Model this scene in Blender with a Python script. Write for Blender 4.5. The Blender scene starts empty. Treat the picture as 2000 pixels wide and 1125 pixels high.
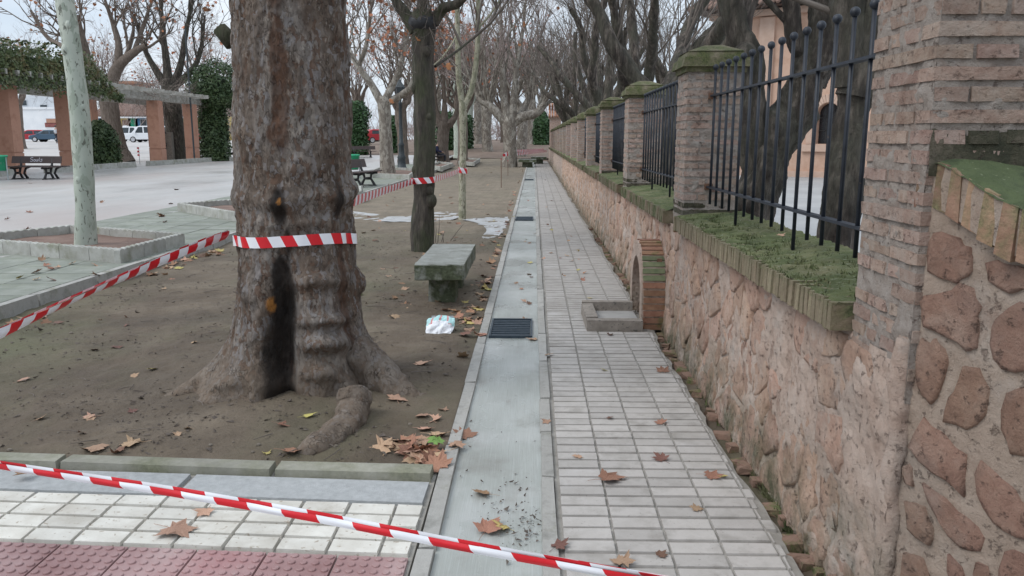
import bpy, bmesh, math, random
import numpy as np
from mathutils import Vector, Matrix

random.seed(11)
sc = bpy.context.scene
col = sc.collection
PI = math.pi

# ------------------------------------------------------------------ camera
F_PX, EYE = 1550.0, 1.5            # focal length in photo pixels (2000 wide), eye height
PITCH, YAW = math.radians(10.615), math.radians(1.562)
cd = bpy.data.cameras.new('camera')
cam = bpy.data.objects.new('camera', cd); col.objects.link(cam)
cam.location = (0, 0, EYE)
cam.rotation_euler = (PI / 2 - PITCH, 0, YAW)
cd.sensor_fit = 'HORIZONTAL'; cd.sensor_width = 36; cd.lens = F_PX / 2000 * 36
cd.clip_start = 0.05; cd.clip_end = 4000
sc.camera = cam

# ------------------------------------------------------------------ sky, sun, exposure
SUN_EL, SUN_AZ = math.radians(50), math.radians(-112)
w = bpy.data.worlds.new('World'); sc.world = w; w.use_nodes = True
nt = w.node_tree; nt.nodes.clear()
def wn(t, **k):
    n = nt.nodes.new(t)
    for a, b in k.items(): setattr(n, a, b)
    return n
sky = wn('ShaderNodeTexSky', sky_type='NISHITA', sun_disc=False, sun_elevation=SUN_EL, sun_rotation=SUN_AZ)
tcw = wn('ShaderNodeTexCoord'); mpw = wn('ShaderNodeMapping'); mpw.inputs['Scale'].default_value = (1, 1, 3.2)
nzw = wn('ShaderNodeTexNoise'); nzw.inputs['Scale'].default_value = 2.1; nzw.inputs['Detail'].default_value = 7; nzw.inputs['Roughness'].default_value = .52
rpw = wn('ShaderNodeValToRGB')
rpw.color_ramp.elements[0].position = .3; rpw.color_ramp.elements[0].color = (5.3, 6.3, 7.5, 1)
rpw.color_ramp.elements[1].position = .68; rpw.color_ramp.elements[1].color = (8.3, 8.8, 9.4, 1)
mxw = wn('ShaderNodeMix', data_type='RGBA'); mxw.inputs[0].default_value = .86
bg = wn('ShaderNodeBackground'); bg.inputs['Strength'].default_value = .085
ow = wn('ShaderNodeOutputWorld')
L = nt.links.new
L(tcw.outputs['Generated'], mpw.inputs['Vector']); L(mpw.outputs[0], nzw.inputs['Vector'])
L(nzw.outputs['Fac'], rpw.inputs['Fac'])
L(sky.outputs[0], mxw.inputs[6]); L(rpw.outputs[0], mxw.inputs[7])
spw = wn('ShaderNodeSeparateXYZ'); L(tcw.outputs['Generated'], spw.inputs[0])
mrw = wn('ShaderNodeMapRange'); mrw.inputs[1].default_value = .12; mrw.inputs[2].default_value = 1.0; mrw.inputs[3].default_value = 1.02; mrw.inputs[4].default_value = 1.55; L(spw.outputs['Z'], mrw.inputs[0])   # overcast: brighter overhead
mulw = wn('ShaderNodeVectorMath', operation='SCALE'); L(mxw.outputs[2], mulw.inputs[0]); L(mrw.outputs[0], mulw.inputs['Scale']); L(mulw.outputs[0], bg.inputs['Color']); L(bg.outputs[0], ow.inputs['Surface'])
sd = bpy.data.lights.new('sun', 'SUN'); sd.energy = 1.15; sd.angle = math.radians(32); sd.color = (1, .97, .93)
sun = bpy.data.objects.new('sun', sd); col.objects.link(sun)
sun.rotation_euler = (PI / 2 - SUN_EL, 0, PI - SUN_AZ)
sun.location = (0, 0, 30)
vs = sc.view_settings
sc.display_settings.display_device = 'sRGB'
vs.view_transform = 'Standard'; vs.look = 'None'; vs.gamma = 1; vs.use_curve_mapping = False
vs.exposure = 0.5
sc.render.engine = 'CYCLES'
sc.cycles.use_denoising = True; sc.cycles.denoiser = 'OPENIMAGEDENOISE'; sc.cycles.denoising_input_passes = 'RGB_ALBEDO_NORMAL'; sc.cycles.denoising_prefilter = 'ACCURATE'
sc.cycles.use_adaptive_sampling = False; sc.cycles.sample_clamp_indirect = 4
sc.cycles.max_bounces = 6; sc.cycles.diffuse_bounces = 3; sc.cycles.glossy_bounces = 3
sc.cycles.transparent_max_bounces = 6

# ------------------------------------------------------------------ helpers: where a photo pixel lies in the place
_F = np.array([-math.sin(YAW) * math.cos(PITCH), math.cos(YAW) * math.cos(PITCH), -math.sin(PITCH)])
_R = np.array([math.cos(YAW), math.sin(YAW), 0.0]); _U = np.cross(_R, _F); _C = np.array([0, 0, EYE])
def ray(px, py): return _F * F_PX + _R * (px - 1000) - _U * (py - 562.5)
def gp(px, py, z=0.0):
    d = ray(px, py); return _C + d * (z - EYE) / d[2]
def yp(px, py, y):
    d = ray(px, py); return _C + d * y / d[1]
def xp(px, py, x):
    d = ray(px, py); return _C + d * x / d[0]
def pp(px, py, p0, n):
    d = ray(px, py); p0 = np.array(p0, float); n = np.array(n, float)
    return _C + d * (np.dot(p0 - _C, n) / np.dot(d, n))

# ------------------------------------------------------------------ helpers: noise
_perm = np.random.RandomState(3).permutation(256); _perm = np.concatenate([_perm, _perm, _perm])
_gr = np.random.RandomState(4).normal(size=(256, 3)); _gr /= np.linalg.norm(_gr, axis=1)[:, None]
def perlin(p):
    p = np.asarray(p, float); i = np.floor(p).astype(int); f = p - i; i &= 255
    u = f * f * f * (f * (f * 6 - 15) + 10)
    def g(dx, dy, dz):
        h = _perm[_perm[_perm[(i[:, 0] + dx) & 255] + ((i[:, 1] + dy) & 255)] + ((i[:, 2] + dz) & 255)]
        return (_gr[h] * (f - np.array([dx, dy, dz]))).sum(1)
    l = lambda a, b, t: a + t * (b - a)
    x0 = l(l(g(0,0,0), g(1,0,0), u[:,0]), l(g(0,1,0), g(1,1,0), u[:,0]), u[:,1])
    x1 = l(l(g(0,0,1), g(1,0,1), u[:,0]), l(g(0,1,1), g(1,1,1), u[:,0]), u[:,1])
    return l(x0, x1, u[:, 2]) * 1.6
def fbm(p, o=4, r=.5):
    p = np.asarray(p, float); s = np.zeros(len(p)); a = 1
    for k in range(o): s += a * perlin(p * 2 ** k + k * 17.3); a *= r
    return s
def sstep(a, b, x):
    t = np.clip((np.asarray(x, float) - a) / (b - a), 0, 1); return t * t * (3 - 2 * t)

# ------------------------------------------------------------------ helpers: materials
MATS = {}
class NB:
    def __init__(s, name):
        s.m = bpy.data.materials.new(name); s.m.use_nodes = True; s.t = s.m.node_tree
        s.b = s.t.nodes['Principled BSDF']; s.tc = s.n('ShaderNodeTexCoord'); s.oi = s.n('ShaderNodeObjectInfo')
        MATS[name] = s.m
    def n(s, t, **k):
        x = s.t.nodes.new(t)
        for a, b in k.items(): setattr(x, a, b)
        return x
    def l(s, a, b): s.t.links.new(a, b)
    def vec(s, scale=(1, 1, 1), off=False, rot=(0, 0, 0), src='Object'):
        mp = s.n('ShaderNodeMapping'); mp.inputs['Scale'].default_value = scale; mp.inputs['Rotation'].default_value = rot
        s.l(s.tc.outputs[src], mp.inputs['Vector'])
        if off:
            mu = s.n('ShaderNodeMath', operation='MULTIPLY'); mu.inputs[1].default_value = 57.0
            s.l(s.oi.outputs['Random'], mu.inputs[0]); s.l(mu.outputs[0], mp.inputs['Location'])
        return mp.outputs[0]
    def noise(s, v, scale, detail=6, rough=.55, dist=0):
        x = s.n('ShaderNodeTexNoise'); x.inputs['Scale'].default_value = scale; x.inputs['Detail'].default_value = detail
        x.inputs['Roughness'].default_value = rough; x.inputs['Distortion'].default_value = dist
        s.l(v, x.inputs['Vector']); return x.outputs['Fac']
    def vor(s, v, scale, feature='F1'):
        x = s.n('ShaderNodeTexVoronoi', feature=feature); x.inputs['Scale'].default_value = scale
        s.l(v, x.inputs['Vector']); return x.outputs['Distance']
    def ramp(s, f, stops):
        x = s.n('ShaderNodeValToRGB'); e = x.color_ramp.elements
        while len(e) < len(stops): e.new(.5)
        for q, (p, c) in zip(e, stops):
            q.position = p; q.color = (*c, 1) if len(c) == 3 else c
        s.l(f, x.inputs['Fac']); return x.outputs['Color']
    def rng(s, f, a, b, c=0.0, d=1.0):
        x = s.n('ShaderNodeMapRange'); x.inputs[1].default_value = a; x.inputs[2].default_value = b
        x.inputs[3].default_value = c; x.inputs[4].default_value = d; s.l(f, x.inputs[0]); return x.outputs[0]
    def math(s, op, a, b):
        x = s.n('ShaderNodeMath', operation=op)
        for i, v in enumerate((a, b)):
            if isinstance(v, (int, float)): x.inputs[i].default_value = v
            else: s.l(v, x.inputs[i])
        return x.outputs[0]
    def mix(s, f, a, b):
        x = s.n('ShaderNodeMix', data_type='RGBA')
        if isinstance(f, (int, float)): x.inputs[0].default_value = f
        else: s.l(f, x.inputs[0])
        for i, v in ((6, a), (7, b)):
            if isinstance(v, tuple): x.inputs[i].default_value = (*v, 1)
            else: s.l(v, x.inputs[i])
        return x.outputs[2]
    def vary(s, c, amt=.25, hue=.0):
        x = s.n('ShaderNodeHueSaturation'); s.l(s.rng(s.oi.outputs['Random'], 0, 1, 1 - amt, 1 + amt), x.inputs['Value'])
        if hue:
            h = s.n('ShaderNodeTexWhiteNoise', noise_dimensions='1D'); s.l(s.oi.outputs['Random'], h.inputs['W'])
            s.l(s.rng(h.outputs['Value'], 0, 1, .5 - hue, .5 + hue), x.inputs['Hue'])
        s.l(c, x.inputs['Color']); return x.outputs[0]
    def attr(s, name):
        x = s.n('ShaderNodeAttribute', attribute_name=name); return x.outputs['Fac']
    def pos(s, scale=(1, 1, 1)):
        g = s.n('ShaderNodeNewGeometry'); mp = s.n('ShaderNodeMapping'); mp.inputs['Scale'].default_value = scale; s.l(g.outputs['Position'], mp.inputs['Vector']); return mp.outputs[0]
    def stains(s, c, dark, amt=.6, scale=1.6, lo=.5, hi=.72):
        return s.mix(s.rng(s.noise(s.pos(), scale, 8, .66), lo, hi, 0, amt), c, dark)
    def up(s, lo=.3, hi=.8):
        g = s.n('ShaderNodeNewGeometry'); sp = s.n('ShaderNodeSeparateXYZ'); s.l(g.outputs['Normal'], sp.inputs[0])
        return s.rng(sp.outputs['Z'], lo, hi)
    def bump(s, h, strength=.5, dist=.01):
        x = s.n('ShaderNodeBump'); x.inputs['Strength'].default_value = strength; x.inputs['Distance'].default_value = dist
        s.l(h, x.inputs['Height']); s.l(x.outputs[0], s.b.inputs['Normal'])
    def out(s, c, rough=.85, metal=0.0, spec=None):
        if isinstance(c, tuple): s.b.inputs['Base Color'].default_value = (*c, 1)
        else: s.l(c, s.b.inputs['Base Color'])
        if isinstance(rough, (int, float)): s.b.inputs['Roughness'].default_value = rough
        else: s.l(rough, s.b.inputs['Roughness'])
        s.b.inputs['Metallic'].default_value = metal
        if spec is not None: s.b.inputs['Specular IOR Level'].default_value = spec
        return s.m

def simple(name, c1, c2, scale=6, rough=.85, bump=.3, bscale=None, dist=.01, off=True, vary=.0, hue=.0, stretch=(1, 1, 1), metal=0.0, specks=None, spec=None, c3=None, stain=None):
    """two or three tone noise material with its own fine relief"""
    b = NB(name); v = b.vec(stretch, off)
    f = b.noise(v, scale, 8, .6)
    st = [(.32, c1), (.68, c2)] if c3 is None else [(.3, c1), (.5, c2), (.72, c3)]
    c = b.ramp(f, st)
    if specks:
        ss, th, sc_ = specks
        c = b.mix(b.rng(b.noise(v, ss, 3, .5), th, th + .06), c, sc_)
    if vary or hue: c = b.vary(c, vary, hue)
    for q in stain or (): c = b.stains(c, *q)
    h = b.noise(v, bscale or scale * 4, 8, .65)
    b.bump(h, bump, dist)
    return b.out(c, rough, metal, spec)

def moss_over(b, c, v, amt_lo, amt_hi, scale=5, col1=(.045, .075, .018), col2=(.12, .16, .045), up=None):
    f = b.noise(v, scale, 7, .65)
    m = b.rng(f, amt_lo, amt_hi)
    if up is not None: m = b.math('MULTIPLY', m, up)
    mc = b.ramp(b.noise(v, scale * 14, 4, .7), [(.35, col1), (.62, col2)])
    return b.mix(m, c, mc)

# soil: dark damp earth with algae and paler sandy earth farther off
b = NB('soil'); v = b.vec()
c = b.ramp(b.noise(v, .9, 9, .62), [(.3, (.07, .05, .034)), (.5, (.126, .096, .067)), (.72, (.21, .168, .122))])
c = b.mix(b.rng(b.noise(b.vec((.5, .28, 1)), 1.1, 6, .6), .46, .66, 0, .7), c, (.112, .118, .062))
c = b.mix(b.rng(b.noise(v, .55, 5, .6), .52, .7, 0, .6), c, (.07, .055, .042))
c = b.mix(b.rng(b.noise(v, 70, 3, .6), .62, .72, 0, .6), c, (.05, .04, .034))
c = b.mix(b.rng(b.noise(v, 120, 2, .5), .7, .76, 0, .5), c, (.23, .2, .17))
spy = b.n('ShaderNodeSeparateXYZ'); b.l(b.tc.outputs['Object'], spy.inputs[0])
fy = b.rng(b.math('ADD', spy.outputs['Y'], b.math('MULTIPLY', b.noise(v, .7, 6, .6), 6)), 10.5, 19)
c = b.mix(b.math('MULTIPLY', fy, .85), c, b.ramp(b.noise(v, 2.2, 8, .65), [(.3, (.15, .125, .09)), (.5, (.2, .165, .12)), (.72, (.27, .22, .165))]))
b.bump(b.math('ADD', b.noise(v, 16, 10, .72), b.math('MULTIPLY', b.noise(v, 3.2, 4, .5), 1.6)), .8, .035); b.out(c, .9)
simple('soil_far', (.13, .09, .065), (.21, .155, .12), 1.3, .92, .4, 14)
simple('crumb', (.06, .047, .04), (.12, .098, .08), 30, .95, .3, 60, vary=.2)
# wet concrete of the drain channel with brush streaks
b = NB('channel_concrete'); v = b.vec()
c = b.ramp(b.noise(b.vec((1, .4, 1)), 2.2, 7, .55), [(.3, (.265, .275, .25)), (.55, (.345, .36, .335)), (.75, (.42, .43, .41))])
c = b.mix(b.rng(b.noise(b.vec((160, 3, 1)), 1, 3, .5), .5, .75, 0, .35), c, (.5, .53, .52))
c = b.mix(b.rng(b.noise(b.vec((3.2, 1.4, 1)), 1.5, 8, .68), .6, .7, 0, .65), c, (.24, .225, .2))
c = b.mix(b.rng(b.noise(v, 48, 2, .5), .74, .78, 0, .6), c, (.2, .19, .17))
c = b.stains(c, (.19, .18, .155), .7, 1.9, .54, .72); c = b.stains(c, (.5, .5, .49), .5, 1.2, .5, .68)
b.bump(b.math('ADD', b.noise(b.vec((170, 4, 1)), 1, 3, .5), b.noise(v, 9, 6, .6)), .3, .006); b.out(c, b.rng(b.noise(v, 2, 5, .5), .35, .65, .22, .5))
# kerb and edging stone
def stone_mat(name, c1, c2, moss, scale=7, ml=.52, mh=.66, mscale=4, upm=False, vary=.12, c3=None, pits=False, hue=0.0, bump=.5, mcols=None):
    b = NB(name); v = b.vec(off=True)
    st = [(.3, c1), (.7, c2)] if c3 is None else [(.28, c1), (.5, c2), (.74, c3)]
    c = b.ramp(b.noise(v, scale, 9, .64), st); c = b.vary(c, vary, hue)
    h = b.noise(v, scale * 5, 9, .7)
    if pits:
        pt = b.rng(b.vor(b.vec((1, 1, 1.3), True), 55), .12, .3)
        h = b.math('ADD', h, b.math('MULTIPLY', pt, .5)); c = b.mix(b.rng(pt, 0, 1, .55, 0), c, (.16, .1, .07))
    if moss: c = moss_over(b, c, b.vec(), ml, mh, mscale, up=b.up(.2, .75) if upm else None, **(mcols or {}))
    b.bump(h, bump, .012); return b.out(c, .9)
stone_mat('kerb_stone', (.23, .225, .205), (.36, .35, .325), True, 9, .54, .74, 3, c3=(.3, .29, .27), mcols=dict(col1=(.1, .1, .06), col2=(.17, .17, .1)))
stone_mat('mossy_edging', (.19, .185, .15), (.33, .32, .27), True, 6, .42, .7, 3, mcols=dict(col1=(.12, .125, .075), col2=(.2, .2, .13)))
stone_mat('grey_slab', (.31, .32, .32), (.42, .43, .43), True, 30, .66, .8, 2, vary=.07, mcols=dict(col1=(.19, .19, .15), col2=(.26, .26, .2)))
simple('grout', (.23, .215, .19), (.34, .32, .29), 12, .95, .4)
simple('pavement_bar', (.3, .28, .255), (.415, .39, .365), 7, .72, .35, 60, .004, vary=.1, specks=(85, .66, (.27, .25, .23)), c3=(.36, .336, .31), stain=[((.25, .23, .205), .75, 1.1, .5, .72), ((.22, .2, .175), .6, 5, .56, .7), ((.52, .5, .49), .45, 2.3, .55, .7)])
simple('white_bar', (.5, .475, .42), (.66, .64, .585), 8, .78, .4, 60, .004, vary=.07, specks=(45, .64, (.36, .31, .25)), stain=[((.36, .32, .26), .7, 2.2, .52, .72), ((.3, .26, .2), .6, 9, .6, .72)])
b = NB('red_tactile'); v = b.vec()
c = b.ramp(b.noise(v, 3.2, 8, .6), [(.3, (.23, .125, .12)), (.5, (.32, .2, .195)), (.7, (.39, .275, .265))])
c = b.mix(b.rng(b.noise(v, 1.4, 4, .5), .56, .72, 0, .3), c, (.38, .13, .14))
c = b.vary(c, .06); c = b.mix(b.rng(b.noise(v, 40, 3, .6), .66, .74, 0, .5), c, (.5, .44, .42))
b.bump(b.noise(v, 70, 5, .6), .25, .004); b.out(c, .6)
stone_mat('green_slab', (.165, .18, .148), (.275, .285, .25), True, 4, .46, .75, 1.3, vary=.1, mcols=dict(col1=(.13, .15, .09), col2=(.2, .22, .145)))
stone_mat('planter_concrete', (.29, .285, .255), (.43, .43, .4), True, 7, .5, .72, 3, mcols=dict(col1=(.17, .175, .12), col2=(.25, .25, .18)))
b = NB('plaza_paving'); v = b.vec()
c = b.ramp(b.noise(b.vec((.5, .22, 1)), .55, 6, .55), [(.3, (.3, .283, .262)), (.5, (.405, .39, .37)), (.7, (.365, .315, .29))])
c = b.mix(b.rng(b.noise(b.vec((1, .35, 1)), 1.3, 9, .62), .52, .7, 0, .6), c, (.27, .25, .235))
c = b.mix(b.rng(b.noise(b.vec((.6, .16, 1)), 1.1, 7, .6), .55, .68, 0, .5), c, (.5, .495, .49))
c = b.mix(b.rng(b.noise(v, 26, 3, .6), .72, .78, 0, .6), c, (.22, .17, .13))
b.bump(b.noise(v, 20, 6, .6), .15, .005); b.out(c, b.rng(b.noise(b.vec((.4, .2, 1)), .8, 4, .5), .35, .65, .3, .6))
simple('car_park_ground', (.36, .335, .31), (.47, .45, .43), .35, .8, .2, 6, .01, off=False, c3=(.42, .39, .375))
simple('courtyard_ground', (.3, .3, .3), (.4, .4, .39), .5, .85, .2, 9, .01, off=False, specks=(9, .68, (.25, .2, .14)))
simple('land', (.14, .1, .075), (.22, .165, .13), .05, .95, .2, 3, .01, off=False)
simple('pale_patch', (.3, .29, .27), (.5, .51, .52), 5, .45, .25, 20, .004, off=False)
# wall
def masonry(name, cs, moss_low=False, white=.0, vary=.0, scale=6, pit=.5, hue=.0, bump=1.0):
    b = NB(name); v = b.vec(off=vary > 0); p = b.pos()
    c = b.ramp(b.noise(v, scale, 9, .68), [(.28, cs[0]), (.5, cs[1]), (.72, cs[2])])
    if vary: c = b.vary(c, vary, hue)
    if white: c = b.mix(b.rng(b.noise(p, 3.1, 8, .7), .55, .68, 0, white), c, (.5, .46, .42))
    c = b.stains(c, (.24, .15, .11), .55, 7, .56, .68); c = b.stains(c, (.3, .27, .24), .5, 2.2, .54, .7)
    pn = b.rng(b.noise(p, 34, 5, .7), .33, .42, 1, 0); c = b.mix(b.math('MULTIPLY', pn, pit), c, (.12, .075, .055))
    if moss_low:
        sp = b.n('ShaderNodeSeparateXYZ'); b.l(p, sp.inputs[0]); zf = b.rng(sp.outputs['Z'], .42, -.02)
        m = b.math('MULTIPLY', b.rng(b.noise(p, 4.5, 7, .7), .38, .62), zf); c = b.mix(m, c, b.ramp(b.noise(p, 40, 4, .7), [(.35, (.05, .06, .025)), (.65, (.13, .13, .07))]))
    h = b.math('ADD', b.noise(v, scale * 3.2, 10, .74), b.math('MULTIPLY', b.math('SUBTRACT', 1.0, pn), .35))
    b.bump(h, bump, .03); return b.out(c, .93)
masonry('wall_mortar', ((.4, .285, .225), (.52, .4, .33), (.58, .485, .42)), True, .75)
masonry('wall_stone', ((.4, .24, .17), (.52, .35, .265), (.59, .455, .37)), True, .35, .1, 8, .7, .006)
masonry('wing_mortar', ((.31, .235, .18), (.41, .32, .255), (.49, .4, .33)), False, .3)
masonry('wing_stone', ((.22, .12, .085), (.33, .2, .145), (.4, .275, .21)), False, .12, .12, 9, .7, .006)
masonry('pier_brick', ((.34, .21, .16), (.47, .34, .275), (.53, .43, .365)), False, .35, .13, 14, .5, .01)
masonry('pier_mortar', ((.3, .245, .205), (.42, .36, .315), (.5, .45, .41)), False, .3, 0, 16, .6)
masonry('mossy_pier_brick', ((.026, .032, .016), (.075, .07, .042), (.2, .165, .125)), False, 0, .1, 12, .5)
stone_mat('coping_brick', (.2, .135, .095), (.36, .28, .205), True, 9, .33, .6, 5, vary=.2, hue=.01, bump=.8, mcols=dict(col1=(.055, .07, .028), col2=(.13, .14, .065)))
stone_mat('wing_coping_brick', (.2, .105, .068), (.34, .215, .15), True, 12, .42, .6, 7, vary=.36, hue=.01, bump=.8, mcols=dict(col1=(.08, .09, .04), col2=(.2, .18, .09)))
stone_mat('red_brick', (.19, .09, .055), (.33, .185, .12), True, 12, .55, .72, 7, vary=.22, hue=.012, bump=.7)
stone_mat('green_brick', (.09, .12, .06), (.2, .21, .12), False, 12, vary=.2, bump=.7)
b = NB('moss'); v = b.vec(off=True)
c = b.ramp(b.noise(v, 5, 8, .65), [(.3, (.05, .064, .022)), (.5, (.11, .134, .05)), (.7, (.2, .2, .1))])
c = b.mix(b.rng(b.noise(v, 2.2, 6, .6), .5, .68, 0, .6), c, (.2, .17, .1))
c = b.mix(b.rng(b.noise(b.vec((5, 22, 1)), 4, 5, .7), .58, .68, 0, .75), c, (.3, .32, .24))
b.bump(b.noise(b.vec((14, 50, 20)), 2, 6, .7), 1, .02); b.out(c, .95)
simple('dark_moss', (.014, .02, .01), (.05, .056, .032), 14, .95, 1, 50, .02, c3=(.028, .036, .018))
simple('wing_moss', (.03, .045, .018), (.09, .12, .05), 9, .95, 1, 60, .02, c3=(.055, .08, .03), specks=(70, .66, (.2, .23, .13)))
stone_mat('pier_cap', (.19, .15, .105), (.31, .25, .19), True, 9, .3, .56, 6, bump=1, mcols=dict(col1=(.04, .05, .018), col2=(.115, .125, .045)))
# metals, paint
simple('fence_iron', (.007, .01, .017), (.02, .026, .038), 20, .5, .2, 80, .002, vary=.1, specks=(60, .7, (.06, .045, .035)))
simple('grate_iron', (.02, .035, .05), (.05, .07, .09), 30, .45, .2, 80, .002, metal=.3)
simple('bench_wood', (.035, .022, .02), (.075, .05, .045), 9, .5, .3, 40, .003, stretch=(1, 12, 12))
simple('cast_iron', (.012, .011, .012), (.03, .028, .028), 20, .5, .3)
simple('lamp_iron', (.02, .03, .035), (.05, .06, .065), 20, .5, .3)
simple('bin_green', (.02, .33, .16), (.05, .45, .24), 5, .5, .1)
simple('bin_grey', (.3, .33, .33), (.42, .45, .45), 5, .5, .1)
simple('rust', (.1, .05, .03), (.2, .11, .07), 30, .8, .3)
simple('graffiti_paint', (.4, .38, .42), (.55, .53, .57), 30, .7, .1)
# striped plastic barrier tape
b = NB('barrier_tape'); uv = b.n('ShaderNodeUVMap'); sp = b.n('ShaderNodeSeparateXYZ'); b.l(uv.outputs[0], sp.inputs[0])
t = b.math('FRACT', b.math('ADD', sp.outputs['X'], b.math('MULTIPLY', sp.outputs['Y'], .35)), 0)
f = b.math('LESS_THAN', t, .5)
c = b.mix(f, (.78, .79, .83), (.6, .012, .022)); b.bump(b.noise(b.vec(), 30, 4, .6), .25, .004)
b.out(c, .32); 
# tree barks
b = NB('giant_bark'); v = b.vec((1, 1, .5))
dn = b.n('ShaderNodeTexNoise'); dn.inputs['Scale'].default_value = 14; dn.inputs['Detail'].default_value = 5; b.l(b.vec(), dn.inputs['Vector'])
va = b.n('ShaderNodeVectorMath', operation='MULTIPLY_ADD'); va.inputs[1].default_value = (.085, .085, .1); b.l(dn.outputs['Color'], va.inputs[0]); b.l(b.vec((1, 1, .42)), va.inputs[2])
fl_ = b.n('ShaderNodeTexVoronoi', feature='F1'); fl_.inputs['Scale'].default_value = 44; b.l(va.outputs[0], fl_.inputs['Vector'])
fe_ = b.n('ShaderNodeTexVoronoi', feature='DISTANCE_TO_EDGE'); fe_.inputs['Scale'].default_value = 44; b.l(va.outputs[0], fe_.inputs['Vector'])
sc_ = b.n('ShaderNodeSeparateColor'); b.l(fl_.outputs['Color'], sc_.inputs[0]); cell = sc_.outputs[0]
edge = b.math('MULTIPLY', b.rng(fe_.outputs['Distance'], .0, .06, 1, 0), b.rng(b.noise(b.vec(), 13, 5, .65), .5, .68))
c = b.ramp(b.noise(b.vec((1, 1, .5)), 4.2, 7, .6), [(.3, (.062, .044, .033)), (.44, (.125, .095, .074)), (.58, (.185, .162, .143)), (.74, (.29, .25, .205))])
hs = b.n('ShaderNodeHueSaturation'); b.l(b.rng(cell, 0, 1, .62, 1.4), hs.inputs['Value']); b.l(c, hs.inputs['Color']); c = hs.outputs[0]
c = b.mix(b.rng(cell, .8, .84, 0, .55), c, (.2, .195, .2)); c = b.mix(b.rng(cell, .22, .18, 0, .5), c, (.15, .085, .055))
c = b.mix(b.rng(b.noise(b.vec((1, 1, .36)), 62, 4, .65), .56, .64, 0, .75), c, (.06, .042, .032)); c = b.mix(b.rng(b.noise(b.vec((1, 1, .4), rot=(.3, 0, 0)), 48, 4, .65), .6, .68, 0, .55), c, (.37, .33, .285))
c = b.mix(b.math('MULTIPLY', edge, .75), c, (.05, .035, .026))
c = b.mix(b.rng(b.noise(b.vec((1, 1, .3)), 3.4, 6, .65), .55, .68, 0, .6), c, (.09, .062, .046))
c = b.mix(b.rng(b.noise(b.vec((1, 1, .4)), 2.1, 5, .6), .57, .7, 0, .5), c, (.2, .185, .172))
spz = b.n('ShaderNodeSeparateXYZ'); b.l(b.tc.outputs['Object'], spz.inputs[0])
c = b.mix(b.rng(b.math('ADD', spz.outputs['Z'], b.math('MULTIPLY', b.noise(b.vec(), 5, 5, .6), .5)), .62, .3, 0, .7), c, b.ramp(b.noise(b.vec(), 12, 7, .7), [(.3, (.12, .09, .065)), (.7, (.25, .2, .155))]))
c = b.mix(b.math('MULTIPLY', b.attr('stain'), .93), c, b.ramp(b.noise(v, 9, 6, .6), [(.3, (.004, .003, .003)), (.62, (.018, .012, .009)), (.78, (.06, .036, .024))]))
c = b.mix(b.math('MULTIPLY', b.attr('redrot'), .75), c, b.ramp(b.noise(v, 18, 6, .7), [(.35, (.035, .018, .012)), (.65, (.12, .06, .035))]))
c = b.mix(b.math('MULTIPLY', b.attr('orange'), .8), c, (.36, .15, .03))
h = b.math('ADD', b.math('MULTIPLY', cell, .8), b.math('ADD', b.noise(v, 34, 9, .72), b.math('MULTIPLY', edge, -.9)))
b.bump(h, 1, .014); b.out(c, b.rng(b.attr('stain'), 0, 1, .9, .75), spec=.3)
def plane_bark(name, base, light, patch, dark, psc=6, pth=.56, dth=.63):
    b = NB(name); v = b.vec((1, 1, .5), True)
    c = b.ramp(b.noise(v, 3, 5, .5), [(.35, base), (.65, light)])
    c = b.mix(b.rng(b.noise(v, psc, 4, .5, .5), pth, pth + .02, 0, .85), c, patch)
    c = b.mix(b.rng(b.noise(b.vec((1.4, 1.4, .5), True), psc * 2.2, 4, .5, .6), dth, dth + .02, 0, .9), c, dark)
    b.bump(b.noise(v, 22, 6, .6), .35, .01); return b.out(c, .82)
plane_bark('white_bark', (.36, .4, .34), (.5, .53, .46), (.29, .33, .27), (.12, .125, .1), 9, .56, .61)
plane_bark('pale_bark', (.23, .2, .165), (.37, .345, .3), (.16, .135, .11), (.1, .08, .062), 7, .5, .6)
plane_bark('slender_bark', (.3, .29, .21), (.4, .38, .29), (.2, .2, .13), (.12, .095, .07), 14, .52, .6)
def rough_bark(name, c1, c2, c3, moss=None):
    b = NB(name); v = b.vec((1, 1, .22), True)
    c = b.ramp(b.noise(v, 16, 8, .66), [(.3, c1), (.5, c2), (.7, c3)])
    if moss: c = b.mix(b.rng(b.noise(b.vec((1, 1, .5)), 3.2, 6, .6), .42, .62, 0, .85), c, b.ramp(b.noise(v, 40, 3, .6), [(.4, moss), (.7, tuple(x * 1.8 for x in moss))]))
    b.bump(b.math('ADD', b.noise(v, 22, 8, .7), b.math('MULTIPLY', b.noise(b.vec((1, 1, .16), True), 9, 5, .6), 1.5)), 1, .05); return b.out(c, .92)
rough_bark('dark_bark', (.028, .023, .02), (.075, .063, .052), (.15, .125, .1), (.045, .052, .026))
rough_bark('gnarled_bark', (.01, .008, .007), (.065, .052, .043), (.25, .21, .175), (.06, .058, .042))
rough_bark('brown_bark', (.09, .068, .055), (.16, .125, .1), (.25, .205, .17))
simple('twig_bark', (.12, .095, .08), (.24, .195, .165), 3, .9, .2)
simple('twig_dark', (.085, .07, .06), (.19, .16, .135), 3, .9, .2)
simple('twig_mauve_hazed', (.25, .195, .18), (.4, .33, .305), 1, .9, .2)  # mauve twigs, lightened in colour to stand in for distance haze
simple('tar_black', (.012, .012, .014), (.03, .03, .035), 12, .5, .4)
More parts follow.
